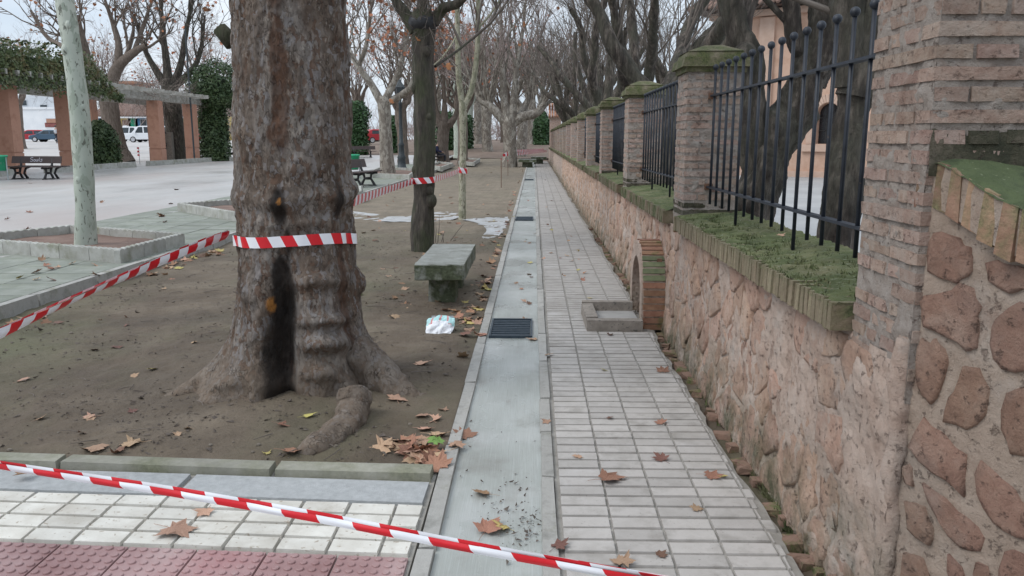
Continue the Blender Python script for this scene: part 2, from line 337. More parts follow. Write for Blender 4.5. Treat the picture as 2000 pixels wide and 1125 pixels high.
# leaves
def leaf_mat(name, c1, c2, vary=.25, hue=.015):
    b = NB(name); v = b.vec(off=True)
    c = b.ramp(b.noise(v, 26, 5, .6), [(.3, c1), (.7, c2)]); c = b.vary(c, vary, hue)
    b.bump(b.noise(v, 70, 4, .6), .4, .004); return b.out(c, .7)
leaf_mat('leaf_tan', (.34, .2, .125), (.5, .33, .22)); leaf_mat('leaf_brown', (.21, .105, .06), (.36, .195, .12))
leaf_mat('leaf_dark', (.1, .05, .035), (.2, .1, .065)); leaf_mat('leaf_yellow', (.36, .29, .08), (.48, .4, .15), .15)
leaf_mat('leaf_green', (.1, .22, .04), (.2, .32, .08), .15); leaf_mat('tree_leaf', (.3, .11, .045), (.46, .19, .09))
def foliage(name, c1, c2, c3):
    b = NB(name); v = b.vec(); c = b.ramp(b.noise(v, 2.2, 6, .7), [(.3, c1), (.5, c2), (.72, c3)]); return b.out(c, .55)
foliage('ivy_leaf', (.016, .036, .01), (.04, .075, .022), (.09, .12, .04)); foliage('ivy_mixed', (.03, .05, .016), (.07, .1, .03), (.19, .12, .055))
foliage('hedge_leaf', (.014, .04, .01), (.03, .08, .02), (.06, .12, .035))
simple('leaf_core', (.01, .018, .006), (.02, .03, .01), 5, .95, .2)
# buildings, vehicles
simple('pergola_brick', (.33, .165, .11), (.43, .235, .165), 3, .9, .3, 30, c3=(.39, .2, .14))
simple('pergola_beam', (.22, .21, .18), (.42, .41, .38), 4, .9, .3, 12)
simple('white_render', (.72, .74, .76), (.82, .83, .84), 1, .8, .1); simple('grey_render', (.5, .52, .54), (.6, .62, .64), 1, .8, .1)
simple('yellow_render', (.62, .47, .15), (.7, .55, .22), 1, .8, .1); simple('green_render', (.02, .3, .17), (.04, .38, .22), 1, .8, .1)
simple('blue_render', (.08, .22, .4), (.12, .28, .48), 1, .8, .1); simple('roof_tile', (.19, .12, .095), (.31, .21, .17), 4, .9, .4, 9)
simple('church_brick', (.47, .29, .205), (.57, .385, .29), 1.6, .9, .35, 14, c3=(.52, .335, .245)); simple('church_trim', (.5, .34, .26), (.6, .44, .35), 3, .9, .3, 20)
simple('dark_glass', (.008, .008, .01), (.02, .02, .025), 3, .25, .05); simple('window_glass', (.02, .03, .035), (.05, .06, .07), 2, .12, .02)
simple('shop_red', (.2, .05, .05), (.3, .12, .1), 3, .8, .1); simple('tyre', (.012, .012, .012), (.025, .025, .025), 9, .85, .2)
for nme, cc in dict(car_white=(.72, .74, .77), car_red=(.45, .025, .035), car_blue=(.045, .09, .14), car_silver=(.42, .45, .48), container_green=(.025, .09, .05)).items():
    simple(nme, tuple(x * .94 for x in cc), cc, 1, .3, .02)
simple('chrome', (.5, .5, .52), (.6, .6, .62), 5, .3, .02, metal=.8); simple('lamp_red', (.4, .02, .02), (.5, .03, .03), 5, .3, .02); simple('lamp_clear', (.7, .7, .7), (.8, .8, .8), 5, .2, .02)
simple('skin', (.42, .26, .19), (.48, .31, .23), 9, .6, .1); simple('hair', (.05, .04, .035), (.1, .08, .07), 20, .7, .2)
simple('jacket_grey', (.5, .52, .56), (.62, .64, .68), 6, .85, .2); simple('jacket_navy', (.012, .016, .05), (.025, .03, .08), 6, .85, .2); simple('trousers_dark', (.02, .022, .03), (.04, .042, .055), 6, .85, .2)
simple('paper_white', (.72, .74, .78), (.82, .84, .87), 6, .6, .3, 20, .006); simple('paper_teal', (.36, .62, .62), (.46, .68, .68), 6, .6, .2); simple('paper_red', (.55, .2, .2), (.62, .28, .27), 6, .6, .2)
simple('gravel_concrete', (.19, .165, .14), (.3, .265, .23), 14, .9, .8, 40, .01, specks=(40, .62, (.1, .095, .085)))
simple('smooth_concrete', (.3, .29, .275), (.4, .385, .365), 6, .8, .4, 40, .006); simple('clay', (.36, .17, .1), (.47, .25, .165), 6, .85, .4)
simple('void_black', (.01, .01, .01), (.02, .02, .018), 3, .1, .02)  # near-black glossy fill for the drain pits and the arch's hole
M = MATS

# ------------------------------------------------------------------ helpers: meshes and objects
def wloc(o):
    v = Vector((0, 0, 0))
    while o is not None: v = v + o.location; o = o.parent
    return v
def link(name, me, parent=None, loc=None):
    o = bpy.data.objects.new(name, me); col.objects.link(o)
    if parent is not None: o.parent = parent
    if loc is not None: o.location = loc
    return o
class MB:
    """collects shapes; build() links them as ONE mesh object"""
    def __init__(s): s.v = []; s.f = []; s.n = 0; s.uv = []
    def add(s, vs_, fs):
        k = s.n; s.v.extend([tuple(map(float, q)) for q in vs_]); s.n = len(s.v)
        s.f.extend([tuple(int(i) + k for i in q) for q in fs]); return s
    def box(s, a, bb, tap=0.0, jit=0.0, taps=None):
        (x0, y0, z0), (x1, y1, z1) = a, bb; t = tap
        vs_ = [(x0, y0, z0), (x1, y0, z0), (x1, y1, z0), (x0, y1, z0), (x0 + t, y0 + t, z1), (x1 - t, y0 + t, z1), (x1 - t, y1 - t, z1), (x0 + t, y1 - t, z1)]
        if jit: vs_ = [tuple(c + random.uniform(-jit, jit) for c in q) for q in vs_]
        return s.add(vs_, [(0, 3, 2, 1), (4, 5, 6, 7), (0, 1, 5, 4), (1, 2, 6, 5), (2, 3, 7, 6), (3, 0, 4, 7)])
    def tube(s, pts, rad, sides=6, cap=True, amp=0.0, freq=8.0, zs=.4, ends=True):
        P = np.asarray(pts, float); n = len(P); rad = np.asarray(rad, float) * np.ones(n)
        T = np.gradient(P, axis=0); T /= np.linalg.norm(T, axis=1)[:, None] + 1e-9
        ref = np.array([1, 0, 0.]) if abs(T[0][0]) < .8 else np.array([0, 1, 0.])
        u = np.cross(T[0], ref); u /= np.linalg.norm(u); Us = []
        for i in range(n):
            u = u - T[i] * np.dot(u, T[i]); u /= np.linalg.norm(u) + 1e-9; Us.append(u)
        Us = np.array(Us); Vs = np.cross(T, Us)
        a = np.arange(sides) * 2 * PI / sides
        ring = Us[:, None, :] * np.cos(a)[None, :, None] + Vs[:, None, :] * np.sin(a)[None, :, None]
        R = rad[:, None] * np.ones((n, sides))
        if amp:
            q = (P[:, None, :] + ring * rad[:, None, None]).reshape(-1, 3) * np.array([freq, freq, freq * zs])
            R = R + (amp * fbm(q, 4)).reshape(n, sides)
        X = (P[:, None, :] + ring * R[:, :, None]).reshape(-1, 3)
        i0 = np.arange(n - 1)[:, None] * sides; j = np.arange(sides)[None, :]; j2 = (j + 1) % sides
        Fq = np.stack([i0 + j, i0 + j2, i0 + sides + j2, i0 + sides + j], -1).reshape(-1, 4)
        k = s.n; s.v.extend(map(tuple, X.tolist())); s.n = len(s.v)
        s.f.extend(map(tuple, (Fq + k).tolist()))
        if cap and sides > 3:
            s.f.append(tuple(range(k + sides - 1, k - 1, -1))); s.f.append(tuple(range(k + (n - 1) * sides, k + n * sides)))
        return s
    def lathe(s, prof, sides=16, c=(0, 0, 0), axis='z'):
        k = []; 
        for r, z in prof:
            for i in range(sides):
                a = 2 * PI * i / sides; p = (r * math.cos(a), r * math.sin(a), z)
                if axis == 'x': p = (p[2], p[0], p[1])
                if axis == 'y': p = (p[0], p[2], p[1])
                k.append((p[0] + c[0], p[1] + c[1], p[2] + c[2]))
        fs = [(i * sides + j, i * sides + (j + 1) % sides, (i + 1) * sides + (j + 1) % sides, (i + 1) * sides + j) for i in range(len(prof) - 1) for j in range(sides)]
        fs += [tuple(range(sides - 1, -1, -1)), tuple(range((len(prof) - 1) * sides, len(prof) * sides))]
        return s.add(k, fs)
    def prism(s, poly, axis, a, bb):
        n = len(poly)
        def q(p, h):
            return {'x': (h, p[0], p[1]), 'y': (p[0], h, p[1]), 'z': (p[0], p[1], h)}[axis]
        return s.add([q(p, a) for p in poly] + [q(p, bb) for p in poly],
                     [tuple(range(n - 1, -1, -1)), tuple(range(n, 2 * n))] + [(i, (i + 1) % n, n + (i + 1) % n, n + i) for i in range(n)])
    def sphere(s, c, r, seg=10, rings=7, sc_=(1, 1, 1)):
        pr = [(max(1e-4, r * math.sin(PI * i / rings)), -r * math.cos(PI * i / rings)) for i in range(rings + 1)]
        k = s.n; s.lathe(pr, seg)
        for i in range(k, s.n):
            x, y, z = s.v[i]; s.v[i] = (x * sc_[0] + c[0], y * sc_[1] + c[1], z * sc_[2] + c[2])
        return s
    def mesh(s, name, mat, smooth=False, off=(0, 0, 0)):
        me = bpy.data.meshes.new(name)
        vs_ = s.v if tuple(off) == (0, 0, 0) else (np.array(s.v) - np.array(off)).tolist()
        me.from_pydata(vs_, [], s.f)
        for mm in (mat if isinstance(mat, (list, tuple)) else [mat]): me.materials.append(M[mm])
        if smooth: me.polygons.foreach_set('use_smooth', [True] * len(me.polygons))
        me.update(); return me
    def build(s, name, mat, parent=None, smooth=False, local=False):
        off = (0, 0, 0) if (local or parent is None) else tuple(wloc(parent))
        return link(name, s.mesh(name, mat, smooth, off), parent)
def tag(o, label=None, cat=None, group=None, kind=None):
    if label: o['label'] = label
    if cat: o['category'] = cat
    if group: o['group'] = group
    if kind: o['kind'] = kind
    return o
def thing(name, label, cat, loc=(0, 0, 0), group=None, rz=0.0):
    o = bpy.data.objects.new(name, None); col.objects.link(o); o.empty_display_size = .1
    o.location = loc; o.rotation_euler = (0, 0, rz); return tag(o, label, cat, group)
def stuff(o): o['kind'] = 'stuff'; return o
def structure(o): o['kind'] = 'structure'; return o
KIDS = {}
def kids(o): return [c for c in bpy.data.objects if c.parent == o]
def dup(o, loc, rz=0.0, label=None, group=None, scale=None, parent=None):
    """copy of a thing with its parts and their sub-parts (meshes shared)"""
    c = o.copy(); col.objects.link(c); c.location = loc
    if parent is not None: c.parent = parent
    else:
        c.rotation_euler = (0, 0, rz)
        if scale: c.scale = scale if isinstance(scale, tuple) else (scale,) * 3
        if label: c['label'] = label
        if group: c['group'] = group
    for k in kids(o): dup(k, k.location, parent=c)
    return c
def catmull(pts, n):
    P = np.asarray(pts, float); P = np.vstack([2 * P[0] - P[1], P, 2 * P[-1] - P[-2]]); out = []
    m = len(P) - 3
    for t in np.linspace(0, m - 1e-6, n):
        i = int(t); f = t - i; a, b_, c_, d = P[i:i + 4]
        out.append(.5 * (2 * b_ + (c_ - a) * f + (2 * a - 5 * b_ + 4 * c_ - d) * f * f + (3 * b_ - a - 3 * c_ + d) * f ** 3))
    return np.array(out)
def grid(name, xs, ys, zf, mat, smooth=True, kind='structure', parent=None):
    X, Y = np.meshgrid(xs, ys); Z = zf(X.ravel(), Y.ravel()); nx, ny = len(xs), len(ys)
    mb = MB(); mb.v = list(zip(X.ravel().tolist(), Y.ravel().tolist(), np.asarray(Z).tolist())); mb.n = len(mb.v)
    mb.f = [(j * nx + i, j * nx + i + 1, (j + 1) * nx + i + 1, (j + 1) * nx + i) for j in range(ny - 1) for i in range(nx - 1)]
    o = mb.build(name, mat, parent, smooth)
    if kind: o['kind'] = kind
    return o
def terr(x, y): return 1.0 * sstep(50, 82, y) + np.clip((np.asarray(y, float) - 82) * .006, 0, .35)

# ================================================================== SETTING
grid('ground', np.concatenate([np.linspace(-1500, -130, 8), np.linspace(-120, 120, 49), np.linspace(130, 1500, 8)]),
     np.concatenate([np.linspace(-30, 44, 9), np.linspace(46, 130, 43), np.linspace(150, 2500, 12)]), lambda x, y: terr(x, y) - .09, 'land')
def soil_h(x, y):
    p = np.stack([x, y, 0 * x], 1)
    h = .022 * fbm(p * 1.1, 3) + .012 * fbm(p * 4.5, 3) + .0055 * fbm(p * 14, 3)
    fade = sstep(-.45, -.62, x) * sstep(3.5, 3.66, y)
    mound = .05 * np.exp(-((x + 1.46) ** 2 + (y - 4.75) ** 2) / .9)
    return -.012 + (h + mound) * fade + terr(x, y)
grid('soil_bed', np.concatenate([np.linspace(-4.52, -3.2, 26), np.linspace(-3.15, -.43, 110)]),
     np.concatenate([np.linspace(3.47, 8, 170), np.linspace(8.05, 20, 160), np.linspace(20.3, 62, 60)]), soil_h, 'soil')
grid('plaza', np.concatenate([np.linspace(-90, -26, 9), np.linspace(-24, -5.9, 10)]), np.linspace(-12, 60, 37), lambda x, y: .1 + terr(x, y), 'plaza_paving')
grid('car_park', np.linspace(-170, -24, 30), np.linspace(40, 190, 61), lambda x, y: .106 + terr(x, y), 'car_park_ground')
grid('courtyard', np.linspace(1.5, 60, 12), np.linspace(1, 80, 20), lambda x, y: 0 * x, 'courtyard_ground')
grid('earth_road', np.linspace(-14, 14, 12), np.linspace(57.5, 140, 40), lambda x, y: .02 + terr(x, y), 'soil_far')

# ---- green paved strip beside the soil, with its kerb
gs = structure(MB().box((-7.6, -3, .02), (-4.62, 46, .088)).build('paved_strip', 'grout'))
slabs = []
mbv = []
for k in range(3):
    q = MB().box((0, 0, 0), (.588, .588, .02), tap=.005, jit=.002).mesh('paving_slab', 'green_slab'); mbv.append(q)
nslab = 0
far_slabs = MB()
for j in range(80):
    for i in range(5):
        x, y = -5.222 - i * .596, 1.0 + j * .596 
        if y < 26:
            o = link('paving_slab', mbv[(i + j * 2) % 3], gs, (x, y, .082 + random.uniform(-.002, .002))); nslab += 1
        elif y < 45.3: far_slabs.box((x, y, .08), (x + .588, y + .588, .102), .004)
stuff(far_slabs.build('paving_slab', 'green_slab', gs))
kb = structure(MB().box((-4.6, -3, -.1), (-4.53, 46, .05)).build('kerb', 'grout'))
km = [MB().box((-.055, 0, -.1), (.055, .988, .108), tap=.012, jit=.003).mesh('kerb_stone', 'kerb_stone') for _ in range(3)]
for j in range(46): link('kerb_stone', km[j % 3], kb, (-4.565, -1 + j, 0))

# ---- drain channel: concrete bed between two rows of kerb stones
def chan_h(x, y):
    p = np.stack([x, y, 0 * x], 1); return -.016 + .004 * fbm(p * np.array([3, 1.5, 1]), 3) + .012 * sstep(.12, .0, np.abs(x - .02)) * sstep(-.3, .3, fbm(p * 2.5, 2)) * sstep(5.5, 2, np.abs(y - 3))
ch = grid('drain_channel', np.linspace(-.36, .075, 30), np.concatenate([np.linspace(.8, 8, 180), np.linspace(8.1, 58, 100)]), chan_h, 'channel_concrete')
for side, xc, hw in ((0, -.393, .038), (1, .07, .034)):
    y = .75
    for j in range(58):
        ln = random.uniform(.93, 1.04) if side == 0 else random.uniform(.5, 1.05)
        if y + ln > 58: break
        m_ = MB().box((-hw, 0, -.1), (hw, ln - .012, .006), tap=.006, jit=.004)
        o = m_.build('kerb_stone', 'kerb_stone', None, local=True); o.parent = ch; o.location = (xc, y, 0); y += ln
for (y0, y1) in ((5.98, 6.56), (15.0, 15.6), (30, 30.6)):
    g = thing('drain_grate', {5.98: 'dark iron drain grate in the pale channel beside the white bag', 15.0: 'small looking iron drain grate farther along the channel beyond the stone bench', 30: 'farthest iron drain grate in the concrete channel'}[y0], 'drain grate', (-.175, y0, -.01), 'drain grates in the channel')
    hw = .155
    MB().box((-hw, 0, -.05), (hw, y1 - y0, -.018)).build('pit', 'void_black', g, local=True)
    fr = MB(); t = .014
    fr.box((-hw - t, -t, -.03), (-hw, y1 - y0 + t, .016)).box((hw, -t, -.03), (hw + t, y1 - y0 + t, .016)).box((-hw, -t, -.03), (hw, 0, .016)).box((-hw, y1 - y0, -.03), (hw, y1 - y0 + t, .016))
    fr.build('frame', 'grate_iron', g, local=True)
    nb = 9; bmx = MB().box((-hw, 0, -.012), (hw, .03, .014), tap=.004).mesh('bar', 'grate_iron')
    for k in range(nb): link('bar', bmx, g, (0, .012 + k * (y1 - y0 - .02) / nb, 0))

# ---- sidewalk of ribbed cement tiles
def edge_x(y): return .93 + .035 * perlin(np.array([[0, y * 2.1, .5]]))[0] + .02 * perlin(np.array([[0, y * 7, 2.5]]))[0]
sw = MB(); ys_ = np.concatenate([np.linspace(.8, 9, 130), np.linspace(9.2, 58, 120)])
n = len(ys_)
for y in ys_:
    e = edge_x(y) + .03; sw.v += [(.1, y, -.012), (e - .05, y, -.010), (e, y, -.02), (e + .012, y, -.09)]
sw.n = len(sw.v); sw.f = [(4 * i + a, 4 * i + a + 1, 4 * i + a + 5, 4 * i + a + 4) for i in range(n - 1) for a in range(3)]
swk = structure(sw.build('sidewalk', 'grout'))
PITCHY, COLW = .0955, .1985
def bar_mesh(wd, mat='pavement_bar', dp=PITCHY - .013, nm='tile'):
    return MB().box((.0035, .0, -.02), (wd - .0035, dp, 0), tap=.003, jit=.0013).mesh(nm, mat)
bms = [bar_mesh(COLW) for _ in range(5)]; bml = [bar_mesh(.085) for _ in range(4)]
farb = MB(); cnt = 0
for j in range(600):
    y = .9 + j * PITCHY
    if y > 57.8: break
    for i in range(5):
        x = .116 + i * COLW
        wd = COLW if i < 4 else max(.02, edge_x(y + .05) - x + random.uniform(-.02, .015))
        if 6.12 < y + .04 < 6.95 and x + .1 > .42 and x > .35: continue
        if 1.7 < y < 7.0:
            if i < 4: link('tile', random.choice(bms), swk, (x, y, random.uniform(-.0015, .002)))
            else: o = bar_mesh(wd); link('tile', o, swk, (x, y, random.uniform(-.006, 0)))
            cnt += 1
        else: farb.box((x + .006, y, -.014), (x + wd - .006, y + PITCHY - .014, random.uniform(-.0015, .002)), tap=.003)
stuff(farb.build('tile', 'pavement_bar', swk))

# ---- broken strip between sidewalk and wall: earth, brick bits, moss
grid('gutter_earth', np.linspace(.9, 1.12, 14), np.concatenate([np.linspace(.8, 9, 160), np.linspace(9.2, 58, 90)]),
     lambda x, y: -.05 + .016 * fbm(np.stack([x, y, 0 * x], 1) * 9, 3) + .05 * sstep(1.05, 1.1, x), 'soil')
gb = MB(); mm_ = MB()
for k in range(95):
    y = 1.8 + 12 * random.random() ** 1.6; x = random.uniform(.985, 1.05); s = random.uniform(.025, .055)
    a = random.uniform(-.5, .5); t = MB().box((-s, -s * .7, 0), (s, s * .7, .03), tap=.006, jit=.009)
    gb.add([(x + p[0] * math.cos(a) - p[1] * math.sin(a), y + p[0] * math.sin(a) + p[1] * math.cos(a), p[2] - .05) for p in t.v], t.f)
stone_mat('rubble_brick', (.13, .085, .06), (.24, .15, .11), True, 12, .5, .66, 9, c3=(.18, .12, .09), bump=.8)
stuff(tag(gb.build('brick_rubble', 'rubble_brick'), 'broken brick bits lying in the gap at the foot of the wall', 'rubble', kind='stuff'))
for k in range(2600):
    y = random.choice([random.gauss(2.55, .22), random.gauss(3.05, .2), random.gauss(3.4, .12), random.uniform(2.2, 14), random.gauss(9, 2)])
    x = 1.055 + random.gauss(0, .012) - .01 * random.random(); h = random.uniform(.012, .04); a = random.uniform(0, 6.3); c, s = math.cos(a) * .008, math.sin(a) * .008
    mm_.add([(x - c, y - s, -.05), (x + c, y + s, -.05), (x + random.gauss(0, .012) - .006, y + random.gauss(0, .012), -.045 + h)], [(0, 1, 2)])
stuff(tag(mm_.build('moss_tufts', 'moss'), 'green moss tufts growing along the foot of the stone wall', 'moss', kind='stuff'))

# ---- near left paving: edging stones, grey slabs, ribbed white tiles, red studded tiles
np_ = structure(MB().box((-6, -1, -.1), (-.438, 3.46, -.013)).build('pavement', 'grout'))
def skew(x): return -.048 * (x + .44)         # the courses run a little askew to the path
def quad_piece(name, mat, x0, x1, y0, y1, z0, z1, tap=.004, jit=.002):
    m_ = MB().box((x0, y0, z0), (x1, y1, z1), tap=tap, jit=jit)
    m_.v = [(a, b_ + skew(a), c) for a, b_, c in m_.v]
    return m_.build(name, mat, np_)
xs = [-.445, -1.18, -2.2, -3.25, -4.3]
for a, c in zip(xs[1:], xs[:-1]): quad_piece('edging_stone', 'mossy_edging', a + .006, c - .006, 3.315, 3.425, -.1, .03, .008, .004)
xs = [-.445, -1.54, -2.62, -3.7]
for a, c in zip(xs[1:], xs[:-1]): quad_piece('slab', 'grey_slab', a + .012, c - .012, 3.085, 3.3, -.05, .004, .003)
for r_ in range(4):
    x = -.45
    for k in range(17):
        wd = .115 if k == 0 else .197
        quad_piece('tile', 'white_bar', x - wd + .0045, x - .0045, 2.668 + r_ * .103 + .004, 2.668 + r_ * .103 + .095, -.03, random.uniform(.001, .004), .003, .0015); x -= wd
for r_ in range(4):
    x = -.447
    for k in range(11):
        wd = .265; y1 = 2.652 - r_ * .268; m_ = MB().box((x - wd + .0025, y1 - .263, -.03), (x - .0025, y1, 0), tap=.002)
        if r_ < 2:
            for a in range(6):
                for c in range(6):
                    cx, cy = x - wd + .022 + a * .0442, y1 - .263 + .021 + c * .0442
                    m_.lathe([(.0145, -.002), (.0135, .0045), (.0115, .0062)], 9, (cx, cy, 0))
        m_.v = [(p, q + skew(p), z) for p, q, z in m_.v]
        m_.build('tactile_tile', 'red_tactile', np_); x -= wd

# ---- flat pale grey patches crossing the soil
def blob_sheet(name, mat, pts, z):
    P = catmull(pts + [pts[0]], 90)[:-1]; c = P.mean(0); ang = np.linspace(0, 2 * PI, len(P), endpoint=False)
    P = P + (P - c) / (np.linalg.norm(P - c, axis=1)[:, None] + 1e-6) * (.12 * fbm(np.stack([np.cos(ang) * 7, np.sin(ang) * 7, 0 * ang], 1), 3))[:, None]
    return structure(MB().add([(p[0], p[1], z) for p in P], [tuple(range(len(P)))]).build(name, mat))
blob_sheet('pale_patch', 'pale_patch', [tuple(gp(*p)[:2]) for p in ((690, 412), (780, 420), (860, 413), (900, 416), (880, 428), (800, 432), (700, 428))], -.008)
blob_sheet('pale_patch', 'pale_patch', [tuple(gp(*p)[:2]) for p in ((900, 428), (960, 424), (992, 424), (985, 445), (970, 462), (942, 463), (950, 447), (930, 434))], -.006)

# ---- crumbs of earth and grit lying on the soil
cr = MB(); R_ = np.random.RandomState(5); cnt_ = 0
while cnt_ < 5200:
    y = 3.5 + 9 * R_.rand() ** 1.7; x = R_.uniform(-4.3, -.46)
    if fbm(np.array([[x * 1.3, y * 1.3, 3.]]), 3)[0] < R_.uniform(-.5, .55): continue
    s = abs(R_.normal(0, .005)) + .0025; z = soil_h(np.array([x]), np.array([y]))[0]
    q = R_.normal(size=(4, 3)) * s; q[:, 2] = np.abs(q[:, 2]) * .7 + z - .001; q[:, 0] += x; q[:, 1] += y
    cr.add(q, [(0, 1, 2), (0, 2, 3), (0, 3, 1), (1, 3, 2)]); cnt_ += 1
stuff(tag(cr.build('soil_crumbs', 'crumb'), 'loose crumbs of damp earth scattered over the soil bed', 'grit', kind='stuff'))
# grout crumbs of fresh concrete on the channel
cr = MB()
for k in range(240):
    g_ = random.random()
    if g_ < .6: x, y = random.gauss(-.02, .06), random.gauss(2.92, .13)
    elif g_ < .8: x, y = random.gauss(-.1, .12), random.gauss(3.2, .2)
    else: x, y = random.uniform(-.36, .08), 2 + 8 * random.random() ** 2
    if not -.36 < x < .07: continue
    s = abs(random.gauss(0, .0035)) + .0015
    q = [(x + random.gauss(0, s), y + random.gauss(0, s), -.014 + abs(random.gauss(0, s))) for _ in range(4)]
    cr.add(q, [(0, 1, 2), (0, 2, 3), (0, 3, 1), (1, 3, 2)])
stuff(tag(cr.build('cement_crumbs', 'crumb'), 'small dark crumbs strewn on the pale concrete channel', 'grit', kind='stuff'))

# ================================================================== BOUNDARY WALL
WX, CX = 1.08, 1.01            # wall face, coping face
NP, PY0, PSP, PDEP = 15, 2.24, 3.55, .41
wall = thing('stone_wall', 'low rubble stone wall with mossy brick coping running along the sidewalk', 'wall', (WX, 8, 0))
def wall_x(y, z):
    p = np.stack([0 * y, y, z], 1)
    return WX - .008 - .017 * fbm(p * 3.6, 4) - .009 * fbm(p * 14, 3) - .03 * sstep(.35, -.05, z) * sstep(2.3, 2.75, y) + .008 * sstep(.6, .9, z)
ysw = np.concatenate([np.linspace(2.262, 5, 320), np.linspace(5.02, 12, 200), np.linspace(12.1, 58, 150)]); zsw = np.linspace(-.08, .86, 90)
Yg, Zg = np.meshgrid(ysw, zsw); Xg = wall_x(Yg.ravel(), Zg.ravel()); ny, nz = len(ysw), len(zsw)
mb = MB(); mb.v = list(zip(Xg.tolist(), Yg.ravel().tolist(), Zg.ravel().tolist())); mb.n = len(mb.v)
mb.f = [(j * ny + i, j * ny + i + 1, (j + 1) * ny + i + 1, (j + 1) * ny + i) for j in range(nz - 1) for i in range(ny - 1)]
mb.build('mortar_face', 'wall_mortar', wall, True)
MB().box((1.16, 2.3, -.08), (1.5, 58, .855)).build('core', 'wall_mortar', wall)
# Voronoi stones in the plane of the wall
def clip(poly, m_, nrm):
    out = []
    for i in range(len(poly)):
        a, c = poly[i], poly[(i + 1) % len(poly)]; da, dc = np.dot(a - m_, nrm), np.dot(c - m_, nrm)
        if da <= 0: out.append(a)
        if (da < 0) != (dc < 0) and da != dc: out.append(a + (c - a) * da / (da - dc))
    return out
def stone_mesh(poly, lift, pos, jr):
    """poly: (n,2) outline; pos(u,v,h)->xyz; a domed, uneven stone"""
    P = np.array(poly); c = P.mean(0)
    D = []
    for i in range(len(P)):
        a, q = P[i], P[(i + 1) % len(P)]; D.append(a); D.append((a + q) / 2 + jr.normal(0, .006, 2))
    D = np.array(D); D = .82 * D + .09 * (np.roll(D, 1, 0) + np.roll(D, -1, 0)); n = len(D)
    mb = MB(); vs_ = [pos(*p, -.03) for p in D] + [pos(*(c + (p - c) * .95 + jr.normal(0, .003, 2)), lift * .75 + jr.normal(0, .0015)) for p in D] + [pos(*(c + (p - c) * .8), lift + jr.normal(0, .003)) for p in D] + [pos(*c, lift + jr.normal(0, .004))]
    fs = []
    for i in range(n):
        j = (i + 1) % n; fs += [(i, j, n + j, n + i), (n + i, n + j, 2 * n + j, 2 * n + i), (2 * n + i, 2 * n + j, 3 * n)]
    return mb.add(vs_, fs)
jr = np.random.RandomState(21); sites = []
for j in range(5):
    y = 2.3
    while y < 30:
        s = .2; sites.append((y + jr.uniform(-.09, .09) + (j % 2) * .1, .06 + j * .175 + jr.uniform(-.075, .075))); y += s + jr.uniform(-.05, .16)
sites = np.array(sites); ns = 0; far_st = MB()
for s in sites:
    if jr.rand() < .12: continue
    near = sites[(np.abs(sites[:, 0] - s[0]) < .6)]
    poly = [np.array(q) for q in ((s[0] - .25, -.06), (s[0] + .25, -.06), (s[0] + .25, .84), (s[0] - .25, .84))]
    for o_ in near:
        d = o_ - s; dn = np.linalg.norm(d)
        if dn < 1e-6: continue
        poly = clip(poly, s + d / 2 - d / dn * jr.uniform(.0, .014), d / dn)
        if len(poly) < 3: break
    if len(poly) < 3: continue
    P = np.array(poly)
    if P[:, 0].min() < 2.36: continue
    lift = jr.uniform(-.001, .011)
    pos = lambda u, v_, h: (WX - .008 - .03 * float(sstep(.35, -.05, v_)) * float(sstep(2.3, 2.75, u)) - h, u, v_)
    m_ = stone_mesh(poly, lift, pos, jr)
    if s[0] < 11: m_.build('stone', 'wall_stone', wall, True); ns += 1
    else: far_st.add(m_.v, m_.f)
stuff(far_st.build('stone', 'wall_stone', wall, True))
# coping: bricks on edge with moss on top, one run for each bay
far_cp = MB(); top = MB()
cb = [MB().box((0, 0, 0), (.2, .035, .1), jit=.003, tap=.002).mesh('coping_brick', 'coping_brick') for _ in range(8)]
for k in range(NP):
    a, e = PY0 + k * PSP + PDEP + .015, PY0 + (k + 1) * PSP - .05
    if a > 57: break
    y = a
    while y < e:
        if k == 0: link('coping_brick', random.choice(cb), wall, Vector((CX + random.uniform(-.004, .004), y, .857 + random.uniform(-.004, .003))) - wloc(wall))
        else:
            j = random.uniform(-.006, .006); far_cp.box((CX + j, y, .858 + j / 2), (CX + .2, y + .035, .957 + j / 2), .003)
        y += .0395
    far_cp.box((CX + .008, a, .862), (CX + .2, e, .945))
    nx_, ny_ = 24, (240 if k < 1 else 120 if k < 3 else 40)
    xs = np.linspace(CX + .004, 1.5, nx_); ys2 = np.linspace(a, e, ny_); Xm, Ym = np.meshgrid(xs, ys2); p = np.stack([Xm.ravel(), Ym.ravel(), 0 * Xm.ravel()], 1)
    Z = .957 + .03 * sstep(CX, 1.5, p[:, 0]) + .012 * np.maximum(0, fbm(p * 17 + 4, 2)) + .009 * fbm(p * np.array([3, 26, 1]), 3) + .008 * fbm(p * 8, 3) - .02 * sstep(CX + .022, CX + .004, p[:, 0])
    q = MB(); q.v = list(zip(p[:, 0].tolist(), p[:, 1].tolist(), Z.tolist())); q.n = len(q.v)
    q.f = [(j * nx_ + i, j * nx_ + i + 1, (j + 1) * nx_ + i + 1, (j + 1) * nx_ + i) for j in range(ny_ - 1) for i in range(nx_ - 1)]
    top.add(q.v, q.f)
stuff(far_cp.build('coping_brick', 'coping_brick', wall)); top.build('moss_top', 'moss', wall, True)
o = MB().box((CX - .004, 5.695, .845), (CX + .2, 5.755, .95), .003, .003).build('coping_brick', 'red_brick', wall); o['label'] = 'single red brick ending the coping run'
